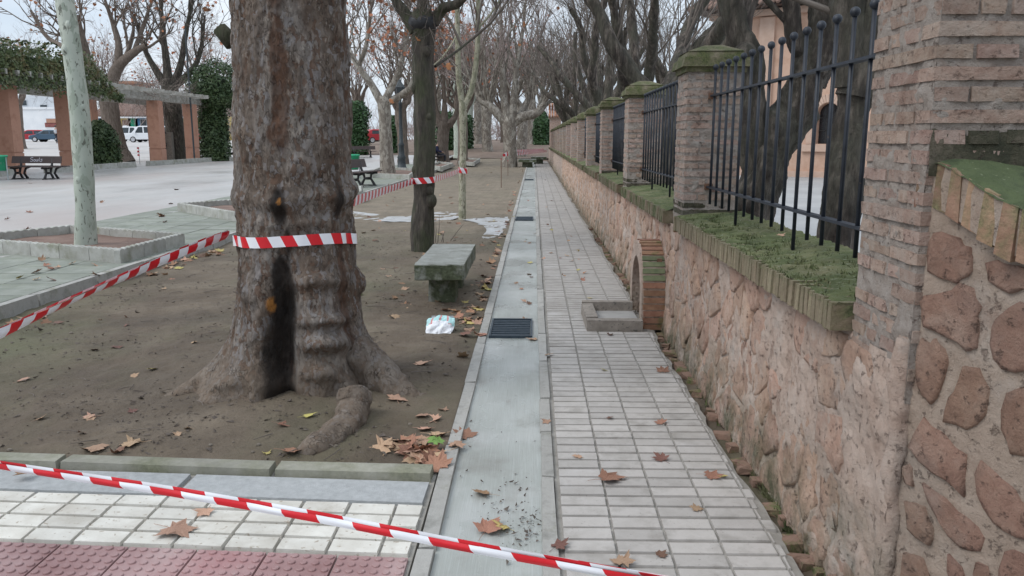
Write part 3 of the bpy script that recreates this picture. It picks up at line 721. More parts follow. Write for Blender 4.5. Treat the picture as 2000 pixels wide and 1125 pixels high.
# tiny moss blades for the near ledge
mm_ = MB(); 
for k in range(7000):
    y = 2.66 + 3.0 * random.random(); x = random.uniform(CX + .01, 1.42)
    if perlin(np.array([[x * 6, y * 6, 1.]]))[0] < random.uniform(-.5, .3): continue
    z = .953 + .03 * (x - CX) / .49; h = random.uniform(.006, .014); a = random.uniform(0, 6.3); c, s = math.cos(a) * .006, math.sin(a) * .006
    if perlin(np.array([[x * 19, y * 19, 5.]]))[0] > .1: h *= 1.7
    mm_.add([(x - c, y - s, z - .004), (x + c, y + s, z - .004), (x + random.gauss(0, .008), y + random.gauss(0, .008), z + h)], [(0, 1, 2)])
stuff(mm_.build('moss_blades', 'moss', wall))

# ---- wing wall: turns from the corner pier towards the near right, higher coping
wing = thing('wing_wall', 'higher wall of large red rubble stones in mortar below a mossy coping of upright bricks', 'wall', (1.3, 2.1, 0))
PHI = math.radians(24)
def wing_pt(s):
    if s < .55: return np.array([1.085 + math.sin(PHI) * s, 2.29 - math.cos(PHI) * s]), PHI
    p = np.array([1.085 + math.sin(PHI) * .55, 2.29 - math.cos(PHI) * .55]); r = .5; a = min((s - .55) / r, math.radians(56))
    p = p + np.array([r * (math.cos(PHI) - math.cos(PHI + a)), -r * (math.sin(PHI + a) - math.sin(PHI))])
    ph = PHI + a; ex = s - .55 - r * a
    return p + max(0, ex) * np.array([math.sin(ph), -math.cos(ph)]), ph
def cop_z(s): return 1.452 - .115 * sstep(0, .4, s) - .06 * sstep(.3, 1.2, s)
def cop_o(s): return .006 + .04 * float(sstep(0, .3, s))
SS = np.linspace(0, 2.2, 130); zz = np.linspace(-.1, 1.0, 60); mb = MB(); top_l = []
for z in zz:
    for s in SS:
        p, ph = wing_pt(s); n_ = np.array([-math.cos(ph), -math.sin(ph)]); zt = -.1 + (z + .1) / 1.1 * (cop_z(s) - .12 + .1)
        d = .006 * perlin(np.array([[s * 5, zt * 5, 4.]]))[0] + .004 * perlin(np.array([[s * 17, zt * 17, 8.]]))[0] + .012 * float(sstep(.4, -.1, zt)) * float(sstep(.1, .4, s))
        mb.v.append((p[0] + n_[0] * d, p[1] + n_[1] * d, zt))
mb.n = len(mb.v); q = len(SS); mb.f = [(j * q + i, j * q + i + 1, (j + 1) * q + i + 1, (j + 1) * q + i) for j in range(len(zz) - 1) for i in range(q - 1)]
mb.build('mortar_face', 'wing_mortar', wing, True)
zc_ = np.linspace(-.08, .93, 40); MB().tube([(1.088 + .006 * math.sin(z * 21), 2.277, z) for z in zc_], .03, 20, True, .012, 13, 1).build('corner_render', 'wall_mortar', wing, True)
wp0 = (1.085, 2.29, 0); wn_ = (-math.cos(PHI), -math.sin(PHI), 0); wu = np.array([math.sin(PHI), -math.cos(PHI), 0])
polys = [[(1822, 450), (1840, 452), (1880, 466), (1900, 484), (1903, 505), (1895, 545), (1870, 555), (1845, 548), (1815, 535), (1812, 500)],
 [(1800, 575), (1860, 562), (1910, 562), (1923, 600), (1918, 640), (1917, 670), (1905, 688), (1870, 672), (1845, 655), (1815, 640), (1800, 630), (1797, 600)],
 [(1800, 655), (1830, 660), (1850, 680), (1855, 710), (1840, 760), (1822, 795), (1800, 770), (1790, 740), (1792, 700)],
 [(1883, 709), (1916, 713), (1938, 761), (1928, 813), (1893, 848), (1851, 829), (1841, 806), (1864, 761)],
 [(1803, 803), (1845, 845), (1896, 887), (1887, 977), (1858, 942), (1787, 900), (1771, 874)], [(1764, 909), (1783, 916), (1787, 951), (1767, 938)],
 [(1800, 935), (1851, 974), (1896, 1019), (1932, 1051), (1922, 1083), (1883, 1071), (1832, 1019)], [(1767, 977), (1806, 987), (1825, 1038), (1819, 1074), (1771, 1032)],
 [(1916, 893), (1961, 935), (2000, 980), (2060, 1010), (2060, 1060), (1990, 1055), (1941, 1025), (1906, 967)], [(1764, 1070), (1806, 1090), (1819, 1125), (1819, 1160), (1755, 1160)],
 [(1851, 1074), (1883, 1103), (1900, 1150), (1865, 1160)], [(1961, 1070), (2010, 1078), (2030, 1150), (1950, 1160)], [(1935, 639), (1974, 600), (2010, 590), (2050, 600), (2050, 720), (1985, 735), (1940, 700)],
 [(1967, 761), (2030, 745), (2070, 820), (2040, 900), (1975, 890), (1955, 840)], [(1925, 508), (1960, 512), (2000, 522), (2040, 545), (2040, 575), (1970, 572), (1935, 548)],
 [(1905, 1095), (1935, 1100), (1940, 1150), (1910, 1160)]]
for pl in polys:
    uv_ = []
    for px, py in pl:
        p = pp(px, py, wp0, wn_); uv_.append(np.array([np.dot(p - np.array(wp0), wu), p[2]]))
    def pos(u, v_, h):
        p, ph = wing_pt(max(.005, u)); return (p[0] - math.cos(ph) * h, p[1] - math.sin(ph) * h, v_)
    stone_mesh(uv_, .011, pos, jr).build('stone', 'wing_stone', wing, True)
for k in range(38):      # stones past the picture's edge, so that the wall goes on
    u = random.uniform(.75, 2.1); v_ = random.uniform(0, 1.05)
    stone_mesh([np.array([u + .07 * math.cos(a) * random.uniform(.7, 1.1), v_ + .06 * math.sin(a) * random.uniform(.7, 1.1)]) for a in np.linspace(0, 2 * PI, 8)[:-1]], .01, pos, jr).build('stone', 'wing_stone', wing)
s = .0; k = 0
while s < 2.1:
    p, ph = wing_pt(s); t_ = np.array([math.sin(ph), -math.cos(ph)]); n_ = np.array([-math.cos(ph), -math.sin(ph)]); zt = cop_z(s) + random.uniform(-.004, .004)
    m_ = MB().box((0, -.05, zt - .132 - random.uniform(0, .008)), (.044, cop_o(s) + random.uniform(-.004, .004), zt - .008), jit=.004, tap=.003)
    m_.v = [(p[0] + t_[0] * a + n_[0] * b_, p[1] + t_[1] * a + n_[1] * b_, c + cop_z(s + a) - cop_z(s)) for a, b_, c in m_.v]
    m_.build('coping_brick', 'wing_coping_brick', wing); s += .0575; k += 1
mb = MB(); md = MB(); q = 12
for s in SS:
    p, ph = wing_pt(s); n_ = np.array([-math.cos(ph), -math.sin(ph)])
    for i in range(q):
        b_ = cop_o(s) - .001 - i * .05; z = cop_z(s) + .006 + .02 * (i / q) + .008 * perlin(np.array([[s * 9, i * .5, 1.]]))[0]
        if i == 0: z -= .016 + .006 * float(perlin(np.array([[s * 31, 2., 7.]]))[0])
        mb.v.append((p[0] + n_[0] * b_, p[1] + n_[1] * b_, z))
    for b_, z in ((cop_o(s) - .008, cop_z(s) - .128), (cop_o(s) - .008, cop_z(s) - .006)): md.v.append((p[0] + n_[0] * b_, p[1] + n_[1] * b_, z))
mb.n = len(mb.v); mb.f = [(j * q + i, j * q + i + 1, (j + 1) * q + i + 1, (j + 1) * q + i) for j in range(len(SS) - 1) for i in range(q - 1)]
md.n = len(md.v); md.f = [(2 * j, 2 * j + 1, 2 * j + 3, 2 * j + 2) for j in range(len(SS) - 1)]
mb.build('moss_top', 'wing_moss', wing, True); md.build('coping_mortar', 'wing_mortar', wing)

# ---- brick piers with mossy caps
def cap_mesh(x0, x1, y0, y1, z):
    mb = MB(); e = .045
    mb.box((x0 - .015, y0 - .015, z), (x1 + .015, y1 + .015, z + .035), jit=.003)
    mb.box((x0 - e, y0 - e, z + .036), (x1 + e, y1 + e, z + .095), tap=.012, jit=.004)
    mb.box((x0 - e + .03, y0 - e + .03, z + .096), (x1 + e - .03, y1 + e - .03, z + .145), tap=.022, jit=.004)
    mb.box((x0 + .0, y0 + .0, z + .146), (x1, y1, z + .195), tap=.13, jit=.004)
    return mb
names = ['brick corner pier nearest the camera, cut by the picture top', 'brick pier with mossy cap beyond the nearest iron fence', 'second capped brick pier along the wall after the corner pier\'s bay', 'brick pier between the third and fourth fence bays',
         'brick pier fifth from the near corner of the wall', 'brick pier sixth from the near corner of the wall', 'brick pier seventh from the near corner of the wall']
names[1:3] = ['large brick pier with mossy cap at the far end of the nearest iron fence', 'mossy capped brick pier between the second and third iron fences']
pcourse = .0565
ORD = 'first second third fourth fifth sixth seventh eighth ninth tenth eleventh twelfth thirteenth fourteenth fifteenth'.split()
def worn_brick(a, c):
    ax = 0 if c[0] - a[0] > c[1] - a[1] else 1
    if abs((c[0] - a[0]) - .1) < .02 and (c[1] - a[1]) > .02: ax = 1
    m = MB(); n = 5; Ls = np.linspace(a[ax], c[ax], n); vs_ = []
    for i, l in enumerate(Ls):
        e = .004 if i in (0, n - 1) else 0
        for w_, z in ((0, 0), (1, 0), (1, 1), (0, 1)):
            o_ = 1 - ax; p = [0, 0, 0]; p[ax] = l + random.uniform(-.003, .003); p[o_] = (a[o_] + e) * (1 - w_) + (c[o_] - e) * w_ + random.uniform(-.0025, .0025)
            p[2] = a[2] + (c[2] - a[2]) * z + random.uniform(-.0018, .0018); vs_.append(tuple(p))
    fs = [(4 * i + k, 4 * i + (k + 1) % 4, 4 * i + 4 + (k + 1) % 4, 4 * i + 4 + k) for i in range(n - 1) for k in range(4)] + [(3, 2, 1, 0), (4 * n - 4, 4 * n - 3, 4 * n - 2, 4 * n - 1)]
    return m.add(vs_, fs)
def pier(k):
    y0 = PY0 + k * PSP; x0, x1, y1 = WX, WX + .39, y0 + PDEP; zb = .955 if k else .88; zt = 1.965 if k else 2.4
    t = thing('brick_pier', names[k] if k < len(names) else ORD[k] + ' brick pier of the wall counted from the near corner', 'pier', (x0 + .2, y0 + .2, zb), 'brick piers on the wall')
    core = MB(); ins = .004
    X_ = []
    nz_ = 110 if k < 2 else 50 if k < 3 else 10; nh = 40 if k < 2 else 20 if k < 3 else 4
    # mortar core: four faces with uneven relief
    for (ax, a0, a1, fixed, sgn) in (('x', x0 + ins, x1 - ins, y0 + ins, -1), ('y', y0 + ins, y1 - ins, x0 + ins, -1), ('x', x0 + ins, x1 - ins, y1 - ins, 1), ('y', y0 + ins, y1 - ins, x1 - ins, 1)):
        base = core.n
        A, Zq = np.meshgrid(np.linspace(a0, a1, nh), np.linspace(zb - .14, zt, nz_)); A = A.ravel(); Zq = Zq.ravel()
        P = np.stack([A, 0 * A + fixed, Zq] if ax == 'x' else [0 * A + fixed, A, Zq], 1)
        edge = np.minimum(sstep(a0, a0 + .03, A), sstep(a1, a1 - .03, A))
        d = ((.0075 * fbm(P * np.array([14, 14, 22]) + k * 9, 4)) * (.35 + .65 * edge)) * sgn
        if ax == 'x': P[:, 1] += d
        else: P[:, 0] += d
        core.add(P, [(j * nh + i, j * nh + i + 1, (j + 1) * nh + i + 1, (j + 1) * nh + i) for j in range(nz_ - 1) for i in range(nh - 1)])
    core.build('mortar_core', 'pier_mortar', t, True)
    mo = MB(); lo = 1.40 if k == 0 else zb - .01      # moss creeping up from the ledge
    if k < 4:
        nm = 60
        for i in range(nm):
            u = i / (nm - 1)
            for j in range(6):
                hh = (.125 if k == 0 else .055) * (.95 + .13 * float(fbm(np.array([[u * 9, k * 3., .5]]), 3)[0])); v_ = j / 5
                mo.v.append((x0 + .004 + (x1 - x0 - .008) * u, y0 - .0075 + .008 * v_ - .003 * float(perlin(np.array([[u * 30, v_ * 4, 2.]]))[0]), lo + max(.01, hh) * v_))
        mo.n = len(mo.v); mo.f = [(i * 6 + j, (i + 1) * 6 + j, (i + 1) * 6 + j + 1, i * 6 + j + 1) for i in range(nm - 1) for j in range(5)]
        mo.build('moss', 'mossy_pier_brick', t, True)
    nc = int((zt - zb + .06) / pcourse); joined = MB()
    for c in range(nc):
        z = zb - .07 + c * pcourse if k == 0 else zb + c * pcourse
        if z + .035 > zt: break
        h = .036 + random.uniform(-.003, .003); runs = []
        ev = c % 2
        dpt = .1
        # front (facing -y), path side (facing -x), far side, back side
        for ax, lo, hi, fx, sg in (('x', x0, x1, y0, 1), ('y', y0, y1, x0, 1), ('x', x0, x1, y1, -1), ('y', y0, y1, x1, -1)):
            a, e = (lo, hi) if (ev == (ax == 'x')) else (lo + dpt + .004, hi - dpt - .004)
            cut = random.uniform(.3, .7); segs = [(a, a + (e - a) * cut - .007), (a + (e - a) * cut + .007, e)]
            if random.random() < .25: segs = [(a, e)]
            for s0, s1 in segs:
                if random.random() < .07: continue
                pr = random.uniform(-.0025, .0048) * sg; f0, f1 = (fx - pr, fx + dpt) if sg > 0 else (fx - dpt, fx - pr)
                if ax == 'x': bx = ((s0, f0, z), (s1, f1, z + h))
                else: bx = ((f0, s0, z), (f1, s1, z + h))
                if k < 3 and not (sg < 0 and ax == 'y'):
                    m_ = worn_brick(*bx); m_.build('brick', 'mossy_pier_brick' if (k == 0 and ax == 'x' and 1.40 < z < 1.58 and s0 > x0 + .05) or (k and z < zb + .1) else 'pier_brick', t)
                else: joined.box(*bx, tap=.0015, jit=.002 if k < 6 else 0)
    if joined.n: stuff(joined.build('brick', 'pier_brick', t))
    if k: cap_mesh(x0, x1, y0, y1, zt).build('cap', 'pier_cap', t)
    else: cap_mesh(x0, x1, y0, y1, zt).build('cap', 'pier_cap', t)
    return t
for k in range(NP): pier(k)

# ---- iron fence panels between the piers
fnames = ['black iron fence panel with ball tipped bars beside the near corner pier', 'second iron fence panel from the near corner, seen very obliquely', 'third iron fence panel from the near corner, a dark sliver between piers']
for k in range(NP - 1):
    y0, y1 = PY0 + k * PSP + PDEP, PY0 + (k + 1) * PSP; FXx = 1.255
    t = thing('iron_fence', fnames[k] if k < 3 else 'iron fence panel between the ' + ORD[k] + ' and ' + ORD[k + 1] + ' piers from the near corner', 'fence', (FXx, (y0 + y1) / 2, 1.03), 'iron fence panels along the wall')
    for z in (1.165, 1.80): MB().box((FXx - .02, y0 - .01, z - .006), (FXx + .02, y1 + .01, z + .006), .001).build('rail', 'fence_iron', t)
    for z in (1.165, 1.80): MB().box((FXx - .028, y1 - .03, z - .022), (FXx + .028, y1 + .02, z + .022), .002).build('bracket', 'rust', t)
    nb = 17; pit = (y1 - y0 - .16) / (nb - 1); far = MB()
    bar0 = MB().tube([(0, 0, .0), (0, 0, .93)], .0095, 8).mesh('bar', 'fence_iron', True); bar1 = MB().tube([(0, 0, -.075), (0, 0, .93)], .0095, 8).mesh('bar', 'fence_iron', True)
    ball = MB().sphere((0, 0, 0), .0205, 12, 8).mesh('finial', 'fence_iron', True)
    for i in range(nb):
        y = y0 + .08 + i * pit; lx = FXx; lower = i in (6, 12)
        if k < 3:
            o = link('bar', bar1 if lower else bar0, t, Vector((lx, y, 1.045)) - wloc(t)); o['label'] = 'longer bar reaching the ledge' if lower else 'round bar'
            if not lower: del o['label']
            link('finial', ball, o, (0, 0, .945))
        else:
            far.tube([(lx, y, 1.045), (lx, y, 1.975)], .0105, 5); far.sphere((lx, y, 1.99), .02, 6, 4)
    if far.n: stuff(far.build('bar', 'fence_iron', t, True))

# ---- gate pier with a tiled cap far along the wall
t = thing('gate_pier', 'tall brick gate pier with a clay tiled cap at the far end of the wall', 'pier', (1.35, 55.6, 0))
MB().box((WX + .0, 55.55, .0), (WX + .75, 56.3, 2.9)).build('shaft', 'pier_brick', t)
MB().box((WX - .08, 55.47, 2.9), (WX + .83, 56.38, 2.98)).build('cornice', 'pier_brick', t)
for i in range(5):
    for j in range(4):
        u = WX - .1 + i * .19 + .09
        MB().tube([(u, 55.4 + j * .26, 2.98 + j * .22 + .03), (u, 55.72 + j * .26, 3.26 + j * .22 + .03)], [.085, .07], 7).build('roof_tile', 'clay', t, True)
        MB().tube([(u, 56.5 - j * .2, 2.98 + j * .22), (u, 56.2 - j * .2, 3.2 + j * .22)], [.085, .07], 6).build('roof_tile', 'clay', t, True)
# ---- small brick arch over a drain spout, with its concrete tray
t = thing('brick_drain_arch', 'small mossy brick arch housing standing against the wall beside the sidewalk', 'drain arch', (1.0, 6.7, -.04))
yc, hw, zs = 6.68, .40, .22
AX0, AX1 = .885, 1.06
def arch(s):          # outer curve: leg then arch, s in 0..1
    leg, arc = .24, PI * hw; tot = 2 * leg + arc; d = s * tot
    if d < leg: return np.array([yc - hw, zs - leg + d]), np.array([-1.0, 0])
    if d < leg + arc:
        a = PI - (d - leg) / hw; return np.array([yc + hw * math.cos(a), zs + hw * 1.12 * math.sin(a)]), np.array([math.cos(a), math.sin(a)])
    return np.array([yc + hw, zs - (d - leg - arc)]), np.array([1.0, 0])
nbk = 32
for i in range(nbk):
    p, n_ = arch((i + .5) / nbk); t2 = np.array([n_[1], -n_[0]]); hh = .022; d = .12
    q = []
    for x in (AX0 + random.uniform(-.004, .006), AX1):
        for a, b_ in ((-hh, -d), (hh, -d), (hh, .004), (-hh, .004)):
            sq = .78 if (b_ < -.05 and abs(n_[1]) > .05) else 1
            q.append((x, p[0] + t2[0] * a * sq + n_[0] * b_, p[1] + t2[1] * a * sq + n_[1] * b_))
    m_ = MB().add(q, [(0, 3, 2, 1), (4, 5, 6, 7), (0, 1, 5, 4), (1, 2, 6, 5), (2, 3, 7, 6), (3, 0, 4, 7)])
    m_.v = [tuple(c + random.uniform(-.002, .002) for c in v_) for v_ in m_.v]
    m_.build('brick', 'green_brick' if 7 <= i <= 10 else 'red_brick', t)
# mortar shell behind the bricks: follows the curve, with a plastered face towards the path
q = MB(); 
for i in range(41):
    p, n_ = arch(i / 40)
    for x, b_ in ((AX0 + .012, -.004), (AX0 - .012, -.006), (AX0 - .012, -.135), (AX0 + .012, -.13), (AX1 + .03, -.13), (AX1 + .03, -.004)): q.v.append((x, p[0] + n_[0] * b_, p[1] + n_[1] * b_))
q.n = len(q.v); q.f = [(i * 6 + a, i * 6 + (a + 1) % 6, (i + 1) * 6 + (a + 1) % 6, (i + 1) * 6 + a) for i in range(40) for a in range(6)]
q.build('mortar_shell', 'wall_mortar', t)
MB().box((1.0, yc - .3, -.03), (1.04, yc + .3, .55)).build('niche_back', 'rust', t)
MB().box((.93, yc - .24, .05), (1.0, yc - .15, .12)).build('drain_hole', 'void_black', t)
t = thing('concrete_tray', 'small grey concrete drain tray on the sidewalk before the brick arch', 'drain tray', (.65, 6.5, 0))
m_ = MB(); bx0, bx1, by0, by1 = .425, .875, 6.16, 6.9
m_.box((bx0, by0, -.02), (bx1, by0 + .1, .085), .006, .004); m_.box((bx0, by1 - .075, -.02), (bx1, by1, .1), .006, .004); m_.box((bx0 - .002, by0 + .1, -.02), (bx0 + .1, by1 - .076, .092), .005, .004)
m_.build('rim', 'gravel_concrete', t); MB().box((bx0 + .09, by0 + .09, -.02), (bx1, by1 - .07, .022)).build('tray_floor', 'smooth_concrete', t)

# ================================================================== TREES
# ---- the giant plane tree in front
GX, GY = -1.45, 4.75
giant = thing('plane_tree', 'huge old plane tree with burls and a black wet streak, wrapped in striped tape', 'tree', (GX, GY, 0))
nth, nzg = 300, 330
ths = np.linspace(0, 2 * PI, nth, endpoint=False); zs_g = np.concatenate([np.linspace(-.06, 2.6, 270), np.linspace(2.65, 6.2, 60)])
TH, ZZ = np.meshgrid(ths, zs_g); TH = TH.ravel(); ZZ = ZZ.ravel()
thc = math.atan2(-GY, -GX)
DA = (TH - thc + PI) % (2 * PI) - PI         # angle from the camera-facing side, + to the right
def g_(a, wd): return np.exp(-((a) / wd) ** 2)
zc = np.maximum(ZZ, 0)
Rg = .318 + .04 * np.exp(-zc / .5) - .012 * sstep(1.3, 2.6, ZZ) - .03 * sstep(2.6, 6, ZZ)
rad_ = math.radians
for ang, amp, wd, h in ((-95, .38, 19, .2), (-62, .25, 15, .18), (-33, .12, 13, .2), (14, .05, 12, .25), (40, .10, 13, .2), (72, .2, 17, .22), (108, .26, 18, .25), (150, .2, 18, .28), (-150, .2, 18, .28)):
    Rg = Rg + amp * g_(DA - rad_(ang), rad_(wd)) * np.exp(-(zc / h) ** 1.15)
Rg += .028 * g_(DA + rad_(45), rad_(24)) * sstep(1.6, .5, ZZ) + .03 * g_(DA - rad_(22), rad_(20)) * sstep(1.35, .6, ZZ)
# vertical furrow
wf = rad_(9) + rad_(3) * sstep(.9, .1, ZZ)
fz = sstep(.95, .5, ZZ) * .105 + .012 * sstep(1.5, 1.0, ZZ)
DF = DA + rad_(16) + rad_(4) * perlin(np.stack([0 * ZZ, 0 * ZZ, ZZ * 2.3], 1))
Rg -= fz * g_(DF, wf)
Rg -= .022 * g_(DA - rad_(48), rad_(9)) * sstep(1.3, .6, ZZ)
# burls: (angle, z, height, width deg, amount)
for ang, z, hz, wd, am in ((18, .70, .045, 22, 0.063), (22, .575, .05, 18, .03), (24, .47, .045, 26, 0.084), (20, .34, .055, 20, 0.105), (14, .16, .05, 12, .055), (22, .80, .05, 15, .028), (20, .92, .04, 20, .02), (88, .62, .07, 13, .055),
                           (-18, 1.16, .05, 20, .055), (-12, 1.24, .035, 14, .03), (35, 1.17, .06, 38, .035), (80, 1.2, .07, 26, .045), (-75, 1.18, .06, 22, .02), (-24, 1.03, .04, 14, .03), (16, 1.03, .035, 18, .02), (-48, .62, .07, 12, .035),
                           (-52, .12, .05, 11, .05), (50, .30, .06, 11, .035), (58, .72, .08, 16, .02), (-80, .42, .09, 16, .022), (65, 1.42, .05, 14, .014), (-20, .1, .06, 13, .06), (12, 1.33, .04, 30, .014), (-55, 1.5, .05, 16, .012), (30, 1.68, .04, 20, .01), (-30, 2.1, .05, 22, .012)):
    Rg += am * g_(DA - rad_(ang), rad_(wd)) * np.exp(-((ZZ - z - .012 * np.sin(DA * 6)) / hz) ** 2)
px_ = np.cos(TH) * .36; py_ = np.sin(TH) * .36
P3 = np.stack([px_, py_, ZZ], 1)
Rg += .020 * fbm(P3 * np.array([5, 5, 2.6]), 3)
ridg = 1 - np.abs(fbm(P3 * np.array([15, 15, 4.5]), 3)); Rg += .011 * ridg
Rg += .0065 * fbm(P3 * np.array([38, 38, 15]), 3)
plate = sstep(.05, .22, fbm(P3 * np.array([24, 24, 11]) + 5, 2)); Rg += .006 * plate
lean = .02 * ZZ
V = np.stack([np.cos(TH) * Rg + .016 * ZZ, np.sin(TH) * Rg, ZZ], 1)
mb = MB(); mb.v = V.tolist(); mb.n = len(V)
i0 = np.arange(len(zs_g) - 1)[:, None] * nth; j = np.arange(nth)[None, :]; j2 = (j + 1) % nth
mb.f = np.stack([i0 + j, i0 + j2, i0 + nth + j2, i0 + nth + j], -1).reshape(-1, 4).tolist()
trunk = mb.build('trunk', 'giant_bark', giant, True, local=True)
q = fbm(P3 * np.array([9, 9, 2.2]), 4)
st = g_(DF + rad_(2) , rad_(9) + rad_(5) * sstep(.9, .4, ZZ)) * sstep(.98, .72, ZZ + .12 * q) * 1.5
st = np.maximum(st, 1.25 * g_(DA + rad_(17), rad_(11)) * np.exp(-((ZZ - 1.13) / .12) ** 2))

st = np.maximum(st, .75 * g_(DA - rad_(42), rad_(10)) * np.exp(-((ZZ - 1.12) / .1) ** 2))
st = np.maximum(st, .7 * g_(DA + rad_(8), rad_(5)) * np.exp(-((ZZ - .9) / .16) ** 2)); st = np.maximum(st, .62 * g_(DA + rad_(12), rad_(8)) * sstep(2.0, 2.3, ZZ))
st = np.maximum(st, .6 * g_(DA - rad_(52), rad_(9)) * np.exp(-((ZZ - .35) / .35) ** 2))
st = sstep(.28, .9, st + .5 * q)
at = trunk.data.attributes.new('stain', 'FLOAT', 'POINT'); at.data.foreach_set('value', st.astype(np.float32))
og = g_(DA + rad_(27), rad_(3.6)) * np.exp(-((ZZ - .565) / .045) ** 2) + .7 * g_(DA + rad_(14), rad_(2)) * np.exp(-((ZZ - 1.16) / .02) ** 2)
og = sstep(.3, .6, og + .25 * fbm(P3 * 30, 2))
rr_ = 1.1 * g_(DA + rad_(13), rad_(10)) * sstep(1.3, 1.6, ZZ) + .8 * g_(DA - rad_(70), rad_(12)) * sstep(1.5, 2.0, ZZ) + .7 * g_(DA - rad_(45), rad_(14)) * np.exp(-((ZZ - .5) / .4) ** 2)
rr_ = sstep(.35, .75, rr_ + .55 * fbm(P3 * np.array([11, 11, 3.5]) + 7, 4))
at = trunk.data.attributes.new('redrot', 'FLOAT', 'POINT'); at.data.foreach_set('value', rr_.astype(np.float32))
at = trunk.data.attributes.new('orange', 'FLOAT', 'POINT'); at.data.foreach_set('value', og.astype(np.float32))
def root(pts, rad):
    P = catmull(pts, 60); P = P + .006 * np.stack([fbm(P * 7 + 3, 2), fbm(P * 7 + 9, 2), fbm(P * 7 + 15, 2)], 1); r = np.interp(np.linspace(0, 1, 60), np.linspace(0, 1, len(rad)), rad)
    return MB().tube(P, r, 36, True, .016, 12, 1).build('root', 'giant_bark', giant, True)
root([gp(690, 770, .12), gp(690, 803, .05), gp(672, 833, .02), gp(640, 864, .0), gp(608, 886, -.025), gp(592, 898, -.07)], [.1, .085, .082, .075, .068, .045])
root([gp(690, 690, .2), gp(735, 730, .09), gp(775, 765, .0), gp(815, 782, -.045), gp(850, 790, -.08)], [.14, .12, .1, .06, .04])
root([gp(430, 740, .06), gp(385, 765, .0), gp(345, 780, -.025), gp(310, 792, -.06)], [.09, .07, .05, .03])
root([gp(455, 770, .03), gp(430, 790, -.02), gp(400, 805, -.06)], [.08, .06, .04])
# broken stub of a cut branch high on the left side
MB().tube([yp(455, 85, 4.75), yp(428, 55, 4.75)], [.05, .04], 14, True, .012, 18).build('stub', 'dark_bark', giant, True)

# ---- generic growth of branches
class Grow:
    def __init__(s, seed, thick_min=.03):
        s.r = np.random.RandomState(seed); s.thick = MB(); s.thin = MB(); s.tips = []; s.tm = thick_min
    def seg(s, p, d, Ln, r0, r1, n, wob, up):
        p = np.array(p, float); d = np.array(d, float); d /= np.linalg.norm(d); P = [p]; st = Ln / n
        for i in range(n):
            d = d + s.r.normal(0, wob, 3); d[2] += up; d /= np.linalg.norm(d); p = p + d * st; P.append(p)
        return np.array(P), np.linspace(r0, r1, n + 1)
    def emit(s, P, R):
        if R[0] > s.tm: s.thick.tube(P, R, 10 if R[0] > .07 else 7, False, R[0] * .12, 9)
        else: s.thin.tube(P, R, 4 if R[0] > .012 else 3, False)
    def branch(s, p, d, Ln, r0, lvl, sp):
        n = max(3, int(Ln / sp.get('seg', .28))); n = min(n, 9)
        P, R = s.seg(p, d, Ln, r0, r0 * sp.get('tip', .35), n, sp['wob'], sp['up'])
        s.emit(P, R); s.tips.append((P[-1], lvl))
        if lvl >= sp['lv']: return
        k = sp['n'][lvl]; k = s.r.poisson(k - 1) + 1 if k > 1 else 1
        for _ in range(k):
            t = s.r.uniform(.2, 1) ** .8; i = min(n - 1, int(t * n)); f = t * n - i
            q = P[i] * (1 - f) + P[i + 1] * f; dd = P[i + 1] - P[i]; dd /= np.linalg.norm(dd)
            rnd = s.r.normal(0, 1, 3); rnd -= dd * np.dot(rnd, dd); rnd /= np.linalg.norm(rnd) + 1e-9
            a = math.radians(s.r.uniform(*sp['ang'])); nd = dd * math.cos(a) + rnd * math.sin(a)
            rr = max(.0032, min(R[i] * .75, r0 * sp['rr']))
            s.branch(q, nd, Ln * sp['lr'] * s.r.uniform(.65, 1.15) * (1.15 - .45 * t), rr, lvl + 1, sp)
    def limb(s, pts, rad, n=24, sides=14, amp=.1, freq=7):
        P = catmull(pts, n); R = np.interp(np.linspace(0, 1, n), np.linspace(0, 1, len(rad)), rad)
        s.thick.tube(P, R, sides, False, float(np.mean(rad)) * amp, freq); return P, R
    def shoots(s, P, R, k, Ln, sp, t0=.5, updir=.8, r=None):
        for _ in range(k):
            t = s.r.uniform(t0, 1); i = min(len(P) - 2, int(t * (len(P) - 1)))
            dd = P[min(i + 1, len(P) - 1)] - P[i]; dd /= np.linalg.norm(dd) + 1e-9
            d = dd * .5 + s.r.normal(0, .45, 3) + np.array([0, 0, updir])
            s.branch(P[i], d, Ln * s.r.uniform(.7, 1.25), (r or R[i] * .4) * s.r.uniform(.7, 1.1), 0, sp)
def leaf_poly(c, s, r):
    u = r.normal(size=3); u /= np.linalg.norm(u); v_ = r.normal(size=3); v_ -= u * np.dot(u, v_); v_ /= np.linalg.norm(v_)
    w_ = np.cross(u, v_)
    pts = [(0, -.5), (.42, -.25), (.5, .25), (.12, .2), (0, .6), (-.12, .2), (-.5, .25), (-.42, -.25)]
    return [c + s * (u * a + v_ * b_ + w_ * (.25 * abs(a))) for a, b_ in pts]
def finish(g, root_, bark, twig, leaf_n=0, leaf_s=.12, lv=1, leaf_m='tree_leaf'):
    if g.thick.n: g.thick.build('trunk', bark, root_, True)
    if g.thin.n: g.thin.build('crown', twig, root_, True)
    if leaf_n:
        tips = [t for t, l in g.tips if l >= lv]; mb = MB()
        for _ in range(leaf_n):
            c = tips[g.r.randint(len(tips))] + g.r.normal(0, .12, 3); mb.add(leaf_poly(c, leaf_s * g.r.uniform(.7, 1.2), g.r), [tuple(range(8))])
        stuff(mb.build('leaves', leaf_m, root_))
def ctr(o, *pts): return [np.array(p) for p in pts]
SP_PLANE = dict(lv=3, n=[5, 4, 3], wob=.13, up=.05, ang=(22, 62), rr=.5, lr=.6, seg=.3)
SP_SHOOT = dict(lv=2, n=[5, 4], wob=.07, up=.07, ang=(18, 50), rr=.5, lr=.6, seg=.35)
